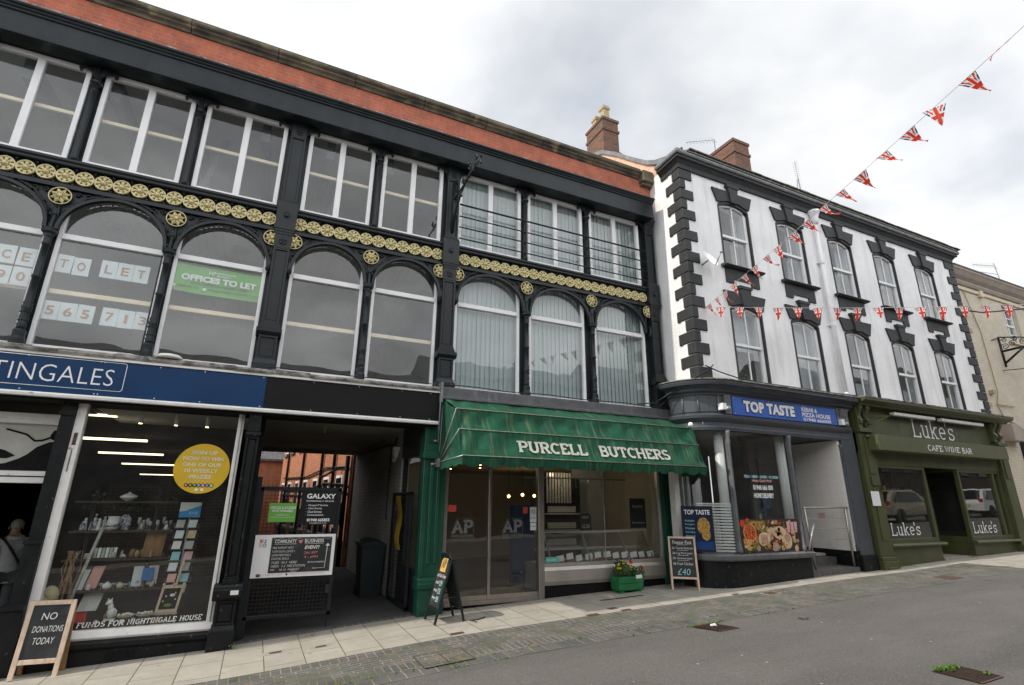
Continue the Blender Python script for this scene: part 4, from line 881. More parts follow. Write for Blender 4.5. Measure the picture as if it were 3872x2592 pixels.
# wheelie bin
t = thing('wheelie_bin', 'dark grey wheelie bin with a domed lid at the white passage wall', 'bin', (2.2, 2.3, .2))
bx0, bx1, by0, by1 = 1.97, 2.42, 2.02, 2.62
MB().hexa([(bx0 + .04, by0 + .03, .20), (bx1 - .04, by0 + .03, .20), (bx1 - .04, by1 - .12, .20), (bx0 + .04, by1 - .12, .20)], [(bx0, by0, 1.14), (bx1, by0, 1.14), (bx1, by1, 1.14), (bx0, by1, 1.14)]).box(bx0 - .012, bx1 + .012, by0 - .012, by1, 1.09, 1.14).build('body', 'bin', t, bevel=.012)
mb = MB(); n = 8
for i in range(n + 1):
    x = bx0 - .02 + (bx1 - bx0 + .04) * i / n; z = 1.15 + .055 * math.sin(PI * i / n)
    mb.v += [(x, by0 - .03, z - .005), (x, by1 + .02, z + .05), (x, by0 - .03, 1.135), (x, by1 + .02, 1.14)]
for i in range(n):
    a = i * 4; mb.f += [(a, a + 4, a + 5, a + 1), (a, a + 2, a + 6, a + 4)]; mb.m += [0, 0]; mb.sm += [True, False]
mb.f.append((0, 1, 3, 2)); mb.f.append((n * 4, n * 4 + 2, n * 4 + 3, n * 4 + 1)); mb.m += [0, 0]; mb.sm += [False, False]
mb.build('lid', 'bin', t)
for x in (bx0 + .02, bx1 - .08): 
    mb = MB(); mb.lathe([(.1, -.025), (.1, .025)], 0, 0, 14); mb.v = [(x + .03 + c, by1 - .06 + a, .30 + b) for a, b, c in mb.v]; mb.build('wheel', 'tyre', t)
MB().tube([(bx0, by1 + .04, 1.12), (bx1, by1 + .04, 1.12)], .016, 6).build('handle', 'bin', t)
# ---- courtyard beyond
t = thing('courtyard_building', 'sunlit orange brick building with tall sash windows along the courtyard behind the passage', 'building', (2.2, 13, .2))
A, B = Vector((2.42, 6.9)), Vector((1.0, 19.0)); dr = (B - A).normalized(); nr = Vector((-dr.y, dr.x)); Ln = (B - A).length
def cw(s, d, z): p = A + dr * s + nr * d; return (p.x, p.y, z)
def cbox(mb, s0, s1, d0, d1, z0, z1): return mb.hexa([cw(s0, d0, z0), cw(s1, d0, z0), cw(s1, d1, z0), cw(s0, d1, z0)], [cw(s0, d0, z1), cw(s1, d0, z1), cw(s1, d1, z1), cw(s0, d1, z1)])
cbox(MB(), 0, Ln, 0, -4, 0, 12).build('wall', 'brick_orange', t)
for z0, z1 in ((4.0, 6.4), (.9, 2.7)):
    for i in range(7):
        s = 1.0 + i * 1.65
        mb = cbox(MB(), s, s + .75, .02, -.05, z0, z1); o = mb.build('window', 'white_paint', t)
        cbox(MB(), s + .07, s + .68, .028, .01, z0 + .08, z1 - .08).build('pane', 'car_glass', o)
        cbox(MB(), s - .06, s + .81, .09, -.02, z0 - .12, z0).build('sill', 'stone', o)
mb = MB()
for s in (1.9, 3.6, 6.8, 10.2):
    p = cw(s, .08, 0); mb.tube([(p[0], p[1], .2), (p[0], p[1], 9)], .055, 7)
p = cw(.25, .10, 0); mb.tube([(p[0], p[1], .2), (p[0], p[1], 3.2)], .065, 8)
for z in (2.2, 2.4, 2.9): mb.tube([cw(.3, .06, z), cw(3, .06, z + .1), cw(6, .06, z - .1), cw(11, .06, z)], .03, 5)
mb.tube([cw(1.2, .1, 2.9), cw(1.25, .35, 2.75), cw(1.3, .6, 2.6)], .04, 6); mb.build('drainpipe', 'black', t)
cbox(MB(), .4, .9, .16, .0, 1.3, 1.9).build('meter_box', 'dark', t); cbox(MB(), 1.0, 1.3, .14, 0, 1.2, 2.0).build('meter_box', 'interior', t)
t = thing('rear_house', 'plain orange brick house with a slate roof closing the end of the courtyard', 'house', (-1.5, 20.5, .1))
MB().box(-6, 1.2, 20, 26, -.3, 3.85).build('wall', 'brick_orange', t)
MB().prism([(19.8, 3.78), (19.8, 3.88), (23.5, 6.8), (23.5, 6.6)], -6.2, 1.3).build('roof', 'slate_roof', t)
tag(MB().box(-3.2, -.2, 6.9, 19.9, -.3, 2.3).build('yard_wall', 'brick_brown'), 'brown brick yard wall on the left of the courtyard', 'wall')

# ------------------------------------------------------------------ butcher's shop
BZ = .39
part(MB().box(2.53, 2.90, -.06, .12, .75, 3.66).box(2.50, 2.58, -.08, .12, .75, 3.66).box(2.62, 2.68, -.085, -.06, 1.0, 2.6).box(2.74, 2.80, -.085, -.06, 1.0, 2.6).box(2.50, 2.92, -.14, .12, .10, .62)
     .prism([(.12, .62), (-.14, .62), (-.17, .66), (-.17, .72), (-.12, .76), (-.09, .80), (.12, .80)], 2.48, 2.94).box(2.46, 2.95, -.16, .12, 2.66, 2.78).box(2.48, 2.94, -.12, .12, 2.78, 2.9), 'green_pilaster', 'green_paint', bevel=.006)
part(MB().box(7.55, 7.93, -.05, .12, .3, 3.66).box(7.60, 7.70, -.07, -.05, .6, 2.6), 'green_pilaster', 'green_paint', bevel=.006)
part(MB().box(2.9, 7.6, -.1, .12, 2.62, 3.66), 'fascia_backing', 'dark')
mb = MB(); mb.box(2.97, 4.80, -.03, .06, .335, .40); mb.box(2.97, 3.73, -.01, .03, .40, .475); mb.box(3.77, 4.72, -.01, .03, .40, .475); mb.box(3.725, 3.775, -.02, .04, .40, 2.62); mb.box(2.90, 2.97, -.02, .05, .335, 2.62)
o = part(mb, 'glass_door', 'alu', bevel=.003)
MB().quad((2.97, .012, .475), (3.73, .012, .475), (3.73, .012, 2.62), (2.97, .012, 2.62)).build('pane', 'glass_shop', o); MB().quad((3.77, .016, .475), (4.72, .016, .475), (4.72, .016, 2.62), (3.77, .016, 2.62)).build('pane', 'glass_shop', o)
part(MB().box(4.70, 4.81, -.05, .06, .33, 2.62), 'door_post', 'alu', bevel=.004)
for xo in (3.06, 4.0):
    lettering(o, [('FAMILY BUTCHERS', xo + .01, xo + .39, 1.38, 1.43, .02)], .006, 'ap_grey', 'small_lettering'); slabs(o, [('A', xo + .01, xo + .21, 1.45, 1.67, .24, .15, 0), ('P', xo + .21, xo + .39, 1.45, 1.67, .24, .15, 0)], .006, 'ap_grey', 'monogram')
    mb = MB(); mb.tube([(xo + a, .005, b) for a, b in ((0, 1.36), (.40, 1.36), (.40, 1.52), (.41, 1.6), (.38, 1.69), (.10, 1.69), (0, 1.45), (0, 1.36))], .004, 4); mb.build('monogram_outline', 'ap_grey', o)
MB().box(2.95, 3.13, .006, .009, 1.80, 1.91).box(4.41, 4.50, .006, .009, 1.77, 1.88).build('notice', 'red_ink', o)
MB().box(4.55, 4.68, .006, .009, 1.62, 1.88).build('notice', 'paper', o); MB().box(4.555, 4.675, .006, .009, 1.48, 1.61).build('notice', 'paper', o)
lettering(o, [('NO SMOKING', 4.56, 4.67, 1.68, 1.70, .01), ('Automatic door', 4.56, 4.67, 1.54, 1.56, .01)], .004, 'ink_dark')
mb = MB(); mb.tube([(4.615 + .035 * math.cos(a * PI / 8), .004, 1.80 + .035 * math.sin(a * PI / 8)) for a in range(16)], .004, 4, True); mb.tube([(4.592, .004, 1.825), (4.638, .004, 1.775)], .003, 4); mb.build('no_smoking_mark', 'ink_dark', o)
# window on a steel stall riser
mb = MB(); mb.box(4.81, 7.55, -.03, .05, .86, .915); mb.box(7.50, 7.55, -.03, .05, .915, 2.62); mb.box(4.81, 4.83, -.02, .04, .915, 2.62); mb.box(6.17, 6.178, .0, .025, .915, 2.62)
o = part(mb, 'shop_window', 'steel', bevel=.003)
MB().quad((4.83, .012, .915), (7.5, .012, .915), (7.5, .012, 2.62), (4.83, .012, 2.62)).build('pane', 'glass_shop', o)
MB().box(4.86, 5.14, .002, .006, .93, 1.02).build('sticker', 'sticker_teal', o); lettering(o, [('LOCAL MEAT', 4.88, 5.08, .96, .985, .01)], .0, 'letter_white')
part(MB().prism([(.06, .55), (-.02, .55), (-.055, .62), (-.06, .80), (-.035, .86), (.06, .86)], 4.81, 7.55), 'steel_riser', 'steel', bevel=.004)
mb = MB(); mb.box(4.81, 7.55, .0, .08, .2, .55)
part(mb, 'plinth', 'black_flat')
mb = MB(); mb.box(2.9, 7.9, 6.5, 6.6, .2, 2.9); mb.box(2.62, 2.9, 1.35, 6.6, .2, 2.9); mb.box(7.9, 7.96, .12, 6.6, .2, 2.9)
part(mb, 'shop_interior', 'interior_warm')
part(MB().box(2.6, 7.96, .1, 6.6, 2.78, 2.85), 'shop_ceiling', 'interior_warm'); part(MB().box(2.6, 7.96, .06, 6.6, .3, .36), 'shop_floor', 'wood_dark')
mb = MB(); mb.box(5.9, 6.9, 2.0, 2.2, .4, 2.5); mb.box(3.4, 4.2, 5.6, 5.8, .4, 2.2); part(mb, 'cold_cabinet', 'black_flat')
mb = MB()
for z in (1.0, 1.35, 1.7): mb.box(5.95, 6.85, 1.96, 2.0, z, z + .03); mb.box(6.02, 6.75, 1.965, 2.0, z + .05, z + .18)
part(mb, 'cabinet_shelf', 'paper')
part(MB().box(7.0, 7.85, 2.4, 2.5, .4, 2.75), 'tiled_panel', 'paper')
mb = MB()
for x, y in ((4.2, 1.5), (5.3, 1.6), (6.4, 1.6), (4.6, 2.6), (5.0, 3.6), (4.5, 4.4), (3.6, .9), (3.15, .8), (4.0, 3.4)):
    mb.lathe([(.022, 2.765), (.022, 2.779)], x, y, 10)
part(mb, 'ceiling_spots', 'spot_light')
for x, y, z in ((5.80, 3.6, 2.10), (6.19, 3.6, 2.14), (6.53, 3.6, 2.12), (7.05, 3.8, 2.16)):
    o = part(MB().tube([(x, y, 2.78), (x, y, z)], .006, 4), 'pendant_lamp', 'dark_metal'); MB().sphere((x, y, z), .04, 10, 6).build('globe', 'globe_light', o)
for i_, (x, y, z, e_) in enumerate(((6.0, 3.3, 2.0, 5), (4.2, 1.6, 2.6, 1.5), (6.3, 1.5, 2.6, 4.5))):   # the light of the shop's own lamps
    ld = bpy.data.lights.new('shop_lamp', 'POINT'); ld.energy = e_; ld.color = (1.0, 0.74, 0.46); ld.shadow_soft_size = .05; lo_ = bpy.data.objects.new('shop_lamp', ld); COL.objects.link(lo_); lo_.location = (x, y, z); lo_.parent = IB; lo_.matrix_parent_inverse = IB.matrix_basis.inverted()
mb = MB()
for k in range(9): mb.box(5.95 + k * .075, 6.0 + k * .075, 1.90, 1.91, 1.95, 2.62)
part(mb, 'strip_curtain', 'glassware')
o = part(MB().box(7.02, 7.42, .30, .31, 1.46, 2.06), 'window_poster', 'black_flat'); lettering(o, [('Quality', 7.08, 7.36, 1.86, 1.93, 0, .2), ('Family Butcher', 7.06, 7.38, 1.55, 1.60, 0, .1)], .297, 'mural')
part(MB().box(7.12, 7.30, 2.37, 2.40, 1.85, 2.3).box(7.34, 7.52, 2.37, 2.40, 1.95, 2.25), 'wall_notice', 'paper')
mb = MB()
for k in range(7): mb.tube([(5.1 + .33 * k, .9, 2.45), (5.1 + .33 * k, .9, 2.3), (5.13 + .33 * k, .9, 2.27)], .008, 4)
mb.tube([(4.9, .9, 2.45), (7.4, .9, 2.45)], .014, 5); part(mb, 'hook_rail', 'grey_metal')
part(MB().box(4.9, 5.4, 1.5, 1.6, .4, 1.9), 'blue_display', 'menu_blue')
# display counter with meat trays
t = thing('display_counter', 'refrigerated butcher display counter with a glass front and trays of meat behind the shop window', 'counter', (6.2, .6, .4))
MB().box(4.95, 7.5, .12, 1.0, .4, .86).build('base', 'steel', t); MB().box(4.95, 7.5, .10, .16, .86, .90).build('front_rail', 'alu', t)
MB().box(4.95, 7.45, .45, .60, 1.40, 1.43).box(4.95, 7.45, .55, .6, 1.08, 1.12).build('shelf', 'letter_grey', t)
mb = MB()
for x in (5.05, 5.9, 6.8, 7.4): mb.bar((x, .12, .9), (x + .05, .5, 1.4), .03)
mb.build('bracket', 'grey_metal', t)
rg = random.Random(3)
for i in range(13):
    x = 5.02 + .185 * i; mb = MB()
    for k in range(5): mb.sphere((x + rg.uniform(.03, .15), .24 + rg.uniform(0, .2), .90 + rg.uniform(0, .03)), rg.uniform(.03, .05), 7, 5, (1.2, 1, .6))
    mb.build('meat_tray', 'meat', t)
mb = MB()
for i in range(11):
    x = 5.2 + .21 * i; zz = .90 + rg.uniform(0, .06); s = rg.uniform(.06, .09); mb.hexa([(x, .17, zz), (x + s * 2, .17, zz + .02), (x + s * 2, .175, zz + .02), (x, .175, zz)], [(x, .20, zz + .1), (x + s * 2, .20, zz + .12), (x + s * 2, .205, zz + .12), (x, .205, zz + .1)])
mb.build('price_card', 'label_card', t)
t = thing('price_board', 'small black price board reading NEW with a chalked price on the counter', 'sign', (6.05, .5, 1.44))
MB().plate([(5.92, 1.44), (6.17, 1.44), (6.17, 1.72), (6.12, 1.76), (5.97, 1.76), (5.92, 1.72)], .47, .49).build('board', 'board', t); lettering(t, [('NEW', 5.96, 6.12, 1.66, 1.71, 0, .1), ('£2.50', 5.95, 6.13, 1.48, 1.55, 0, .1)], .467, 'chalk')
# ---- awning
AX0, AX1 = 2.74, 7.93
t = thing('shop_awning', 'dirty green canvas awning with a scalloped edge reading PURCELL BUTCHERS', 'awning', (5.3, -.7, 2.48))
ribs = [(-.20, 3.70), (-.92, 3.40), (-1.10, 3.05), (-1.30, 2.63)]
def sec(n=7):
    P = []
    for i in range(3):
        (a, b), (c, d) = ribs[i], ribs[i + 1]
        for k in range(n):
            u = k / n; s = .045 * math.sin(PI * u); P.append((a + (c - a) * u + s * .7, b + (d - b) * u - s * .5, i + u))
    return P + [(ribs[3][0], ribs[3][1], 3.0)]
S = sec(); NX = 84; v = []; f = []
def awx(i, y): # right end runs in slightly towards the front
    r = AX1 - .30 * min(1, (-y - .2) / 1.1); return AX0 + (r - AX0) * i / NX
rgw = random.Random(11)
for i in range(NX + 1):
    for y, z, u in S:
        x = awx(i, y); fr = u - int(u); e = min(i, NX - i) / NX
        wr = .015 * math.sin(i * .83 + u * 2.2 + 1.5 * math.sin(i * .21)) * math.sin(PI * fr) * (1 + 2.0 * math.exp(-e * 14)) + (.030 * noise.noise(Vector((x * 2.6, z * 4, 1.7))) + .014 * noise.noise(Vector((x * 7, z * 9, 4.2)))) * math.sin(PI * fr) * (.45 if u > 2 else 1)
        v.append((x, y - wr, z + wr * .4))
    x = awx(i, -1.3)
    for q in (1, 2, 3):
        sc = .055 * abs(math.sin(PI * (i / NX) * 14.5)); v.append((x, -1.30 - .012 * math.sin(i * .9) * q / 3 + .008 * q, 2.63 - (.105 + sc) * q / 3))
n = len(S) + 3
for i in range(NX):
    for k in range(n - 1): f.append((i * n + k, i * n + k + 1, (i + 1) * n + k + 1, (i + 1) * n + k))
MB().add(v, f, True).build('canopy', 'awning', t)
for side, sgn in ((0, -1), (NX, 1)):   # fan shaped ends
    mb = MB(); x0 = awx(side, -.2); piv = (x0, -.14, 2.60); top = [(x0, -.14, 3.70)]
    edge = [(awx(side, y), y, z) for y, z, u in S]; m_ = 10
    allp = top + edge
    for j, p in enumerate(allp):
        u = 0 if j == 0 else (S[j - 1][2] - int(S[j - 1][2]))
        for k in range(m_ + 1):
            w_ = k / m_; bl = .035 * math.sin(PI * u) * math.sin(PI * min(1, w_ * 1.1)) * -sgn
            mb.v.append((piv[0] + (p[0] - piv[0]) * w_ + bl, piv[1] + (p[1] - piv[1]) * w_, piv[2] + (p[2] - piv[2]) * w_))
    for j in range(len(allp) - 1):
        for k in range(m_): mb.f.append((j * (m_ + 1) + k, j * (m_ + 1) + k + 1, (j + 1) * (m_ + 1) + k + 1, (j + 1) * (m_ + 1) + k)); mb.m.append(0); mb.sm.append(True)
    o = len(mb.v); xe = awx(side, -1.3)
    for k in range(13):
        y = -.14 - 1.16 * k / 12; x = x0 + (xe - x0) * k / 12; sc = .035 * abs(math.sin(PI * k / 12 * 3.5)); z = 2.60 + .03 * k / 12
        mb.v += [(x, y, z), (x, y, z - .10 - sc)]
    for k in range(12): mb.f.append((o + 2 * k, o + 2 * k + 1, o + 2 * k + 3, o + 2 * k + 2)); mb.m.append(0); mb.sm.append(True)
    mb.build('end_panel', 'awning', t)
mb = MB()
for (y, z) in ribs[1:]: mb.tube([(awx(0, y), y - .005, z + .004), (awx(NX, y), y - .005, z + .004)], .009, 5)
mb.build('piping', 'awning_edge', t)
mb = MB()
for side in (0, NX):
    x0 = awx(side, -.2)
    for (y, z) in ribs: mb.tube([(x0, -.14, 2.60), (awx(side, y), y, z)], .012, 5)
    sg = -1 if side == 0 else 1
    mb.box(x0 + sg * .005, x0 + sg * .05, -.2, -.05, 2.52, 2.66); mb.tube([(x0 + sg * .03, -.1, 2.95), (x0 + sg * .10, -.1, 2.96)], .02, 6); mb.tube([(x0 + sg * .03, -.12, 2.58), (x0 + sg * .14, -.14, 2.56)], .018, 6)
mb.build('hinge_arm', 'grey_metal', t)
lf = lambda u, w, d: (u, -1.100 - (3.05 - w) * (.20 / .42) + .0315 * math.sin(PI * (3.05 - w) / .42) - d - .022, w - .01)
slabs(t, [('PURCELL', 3.70, 5.03, 2.735, 2.93, .20, .15, 0), ('BUTCHERS', 5.29, 6.84, 2.735, 2.93, .20, .15, 0)], 0, 'letter_grey', fn=lf)
# ------------------------------------------------------------------ white corner building
WB = thing('corner_building', 'white rendered three storey building with black quoins and black window heads over two shops', 'building', (13.5, -.5, .5))
YF = -1.05
def wpart(mb, name, m, parent=WB, bevel=0.0, label=None):
    o = mb.build(name, m, parent, bevel=bevel)
    if label: o['label'] = label
    return o
WX = [9.56, 11.555, 13.565, 15.545, 17.575]
# front wall with real openings
XL, XR = 7.92, 19.32
RISE = .13
def opening(cx, row):  # returns half width, sill, spring, crown
    return (.49, 7.24, 8.83, 8.96) if row else (.49, 4.42, 6.16, 6.29)
mb = MB()
Z0, Z1 = 4.3, 9.75; edges = [XL] + [v for c in WX for v in (c - .49, c + .49)] + [XR]
for i in range(0, len(edges), 2): mb.box(edges[i], edges[i + 1], YF, YF + .35, Z0, Z1)
for c in WX:
    for za, zb in ((Z0, 4.42), (6.16, 7.24), (8.83, Z1)):
        if za == Z0: mb.box(c - .49, c + .49, YF, YF + .35, za, zb); continue
        pts = []
        if za in (6.16, 8.83):
            n = 10; rise = RISE; R = (.49 ** 2 + rise ** 2) / (2 * rise)
            for k in range(n + 1):
                x = -.49 + .98 * k / n; pts.append((c + x, za + math.sqrt(R * R - x * x) - (R - rise)))
            pass
            # build as strips to stay convex
            for k in range(n):
                a, b = pts[k], pts[k + 1]; mb.plate([a, b, (b[0], zb), (a[0], zb)], YF, YF + .35)
fw_ = wpart(mb, 'front_wall', 'render_white')
import bmesh
bm_ = bmesh.new(); bm_.from_mesh(fw_.data); bmesh.ops.remove_doubles(bm_, verts=bm_.verts, dist=.0006); bm_.to_mesh(fw_.data); bm_.free()
# oblique left return wall and the rest of the body
mb = MB()
mb.hexa([(XL, YF + .001, 4.42), (XL + .3, YF + .3, 4.42), (8.3, .0, 4.42), (7.965, .0, 4.42)], [(XL, YF + .001, 9.75), (XL + .3, YF + .3, 9.75), (8.3, .0, 9.75), (7.965, .0, 9.75)])
mb.box(7.965, 8.3, 0, 8.0, 3.5, 9.75)
wpart(mb, 'return_wall', 'render_white')
mb = MB(); pr = [(-.55, 9.75), (8, 9.75), (8, 10.2), (2.6, 12.15), (1.8, 11.85), (.5, 10.72), (-.35, 9.98), (-.55, 9.90)]; mb.prism(pr, 7.965, 8.25)
wpart(mb, 'gable_wall', 'render_pink')
mb = MB(); pp = [(-.62, 10.01), (-.35, 10.13), (0.0, 10.35), (.5, 10.78), (1.2, 11.42), (1.85, 11.94), (2.3, 12.13)]
for i in range(len(pp) - 1):
    (a, b), (c, d) = pp[i], pp[i + 1]; mb.hexa([(7.91, a, b - .10), (8.30, a, b - .10), (8.30, c, d - .10), (7.91, c, d - .10)], [(7.91, a, b + .03), (8.30, a, b + .03), (8.30, c, d + .03), (7.91, c, d + .03)])
wpart(mb, 'lead_coping', 'lead')
mb = MB(); mb.box(19.0, 19.32, YF + .02, 8, 3.5, 9.75); mb.box(XL + .2, 19.2, 4.5, 4.6, 3.5, 9.75); mb.box(8.2, 19.1, -.7, 4.6, 6.75, 6.85); mb.box(8.2, 19.1, -.7, 4.6, 9.4, 9.5); mb.box(8.2, 19.1, -.7, 4.6, 3.95, 4.05)
for c in (10.55, 12.55, 14.55, 16.55): mb.box(c - .05, c + .05, -.7, 4.5, 4.05, 9.4)
wpart(mb, 'interior_walls', 'interior')
# quoins, left corner (alternating) and right corner
def quoin(x0, x1, z0, z1, ret=None, last=False):
    mb = MB()
    if ret is not None:   # left corner: follows the oblique return
        e = .035; xr = XL + (ret) * .045; yb = YF + ret
        mb.hexa([(XL - e, YF - e, z0), (x1, YF - e, z0), (x1, YF + .02, z0), (XL - e, YF + .02, z0)], [(XL - e, YF - e, z1), (x1, YF - e, z1), (x1, YF + .02, z1), (XL - e, YF + .02, z1)])
        mb.hexa([(XL - e, YF + .02, z0), (XL + .05, YF + .02, z0), (xr + .05, yb, z0), (xr - e, yb, z0)], [(XL - e, YF + .02, z1), (XL + .05, YF + .02, z1), (xr + .05, yb, z1), (xr - e, yb, z1)])
    else: mb.box(x0, x1, YF - .035, YF + .25, z0, z1)
    wpart(mb, 'quoin', 'black_flat2', bevel=.008)
mat('black_flat2', (0.026, 0.028, 0.030), 0.7, 0.25, 6, 0.3, 40)
nq = 19; zb = 4.43; hq = (9.46 - 4.43) / nq
for i in range(nq):
    lng = (i % 2 == 0)
    quoin(0, XL + (.36 if lng else .14), zb + i * hq + .012, zb + (i + 1) * hq - .012, .22 if lng else .46)
for i in range(nq):
    lng = (i % 2 == 0)
    quoin(XR - (.44 if lng else .22), XR + .05, zb + i * hq + .012, zb + (i + 1) * hq - .012)
# eaves cornice, gutter and roof
mb = MB(); prof = [(0, 9.46), (.05, 9.46), (.06, 9.56), (.12, 9.64), (.17, 9.66), (.17, 9.72), (0, 9.74)]
path = [(7.965, -.45, -1, 0), (XL, YF, -.72, -.72 * 1.0), (XR, YF, .3, -1), (XR + .02, YF + .3, 1, 0)]
path[1] = (XL, YF, -1, -1); path[2] = (XR, YF, 1, -1)
mb.sweep(path, prof); wpart(mb, 'eaves_cornice', 'black_flat2')
mb = MB(); prof = [(.14, 9.735), (.20, 9.73), (.22, 9.76), (.22, 9.83), (.18, 9.845), (.13, 9.845)]; mb.sweep(path, prof); wpart(mb, 'gutter', 'lead')
mb = MB()
mb.hexa([(8.02, YF - .22, 9.80), (XR + .15, YF - .22, 9.80), (XR + .15, 3.2, 11.55), (8.02, 3.2, 11.55)], [(8.02, YF - .22, 9.87), (XR + .15, YF - .22, 9.87), (XR + .15, 3.2, 11.65), (8.02, 3.2, 11.65)])
mb.hexa([(8.02, 3.2, 11.55), (XR + .15, 3.2, 11.55), (XR + .15, 8, 9.6), (8.02, 8, 9.6)], [(8.02, 3.2, 11.65), (XR + .15, 3.2, 11.65), (XR + .15, 8, 9.7), (8.02, 8, 9.7)])
rf = wpart(mb, 'roof', 'roof_tile_lichen')
mb = MB()
for x in frange(8.1, XR, .3): mb.box(x, x + .29, YF - .25, YF + .05, 9.895 + random.uniform(0, .012), 9.915 + random.uniform(0, .02))
mb.build('eaves_tiles', 'roof_tile_lichen', rf)
mb = MB(); mb.tube([(8.02, YF - .1, 10.0), (7.8, -.75, 9.88)], .03, 6); mb.tube([(7.93, -.9, 9.93), (8.02, -.2, 10.02), (8.0, .0, 10.1)], .04, 6); mb.build('pipe', 'lead_dark', rf)
mb = MB(); mb.box(8.02, 8.58, 1.87, 2.75, 11.5, 13.22); 
for z in (12.78, 13.16): mb.box(7.99, 8.61, 1.84, 2.78, z, z + .08)
mb.box(8.58, 8.70, 1.9, 2.6, 11.5, 12.15)
ch = mb.build('chimney', 'brick_chimney', rf)
for (x, y, h) in ((8.24, 2.06, .56), (8.22, 2.46, .44)):
    MB().lathe([(.19, 0), (.18, .05), (.155, .08), (.14, h - .14), (.18, h - .12), (.18, h - .06), (.155, h - .05), (.155, h)], x, y, 4, False, PI / 4, 13.22).build('chimney_pot', 'pot', ch)
mb = MB(); mb.box(12.62, 13.32, 1.07, 2.35, 10.8, 13.50)
for z in (12.95, 13.38): mb.box(12.59, 13.35, 1.04, 2.38, z, z + .10)
mb.build('chimney', 'brick_chimney', rf)
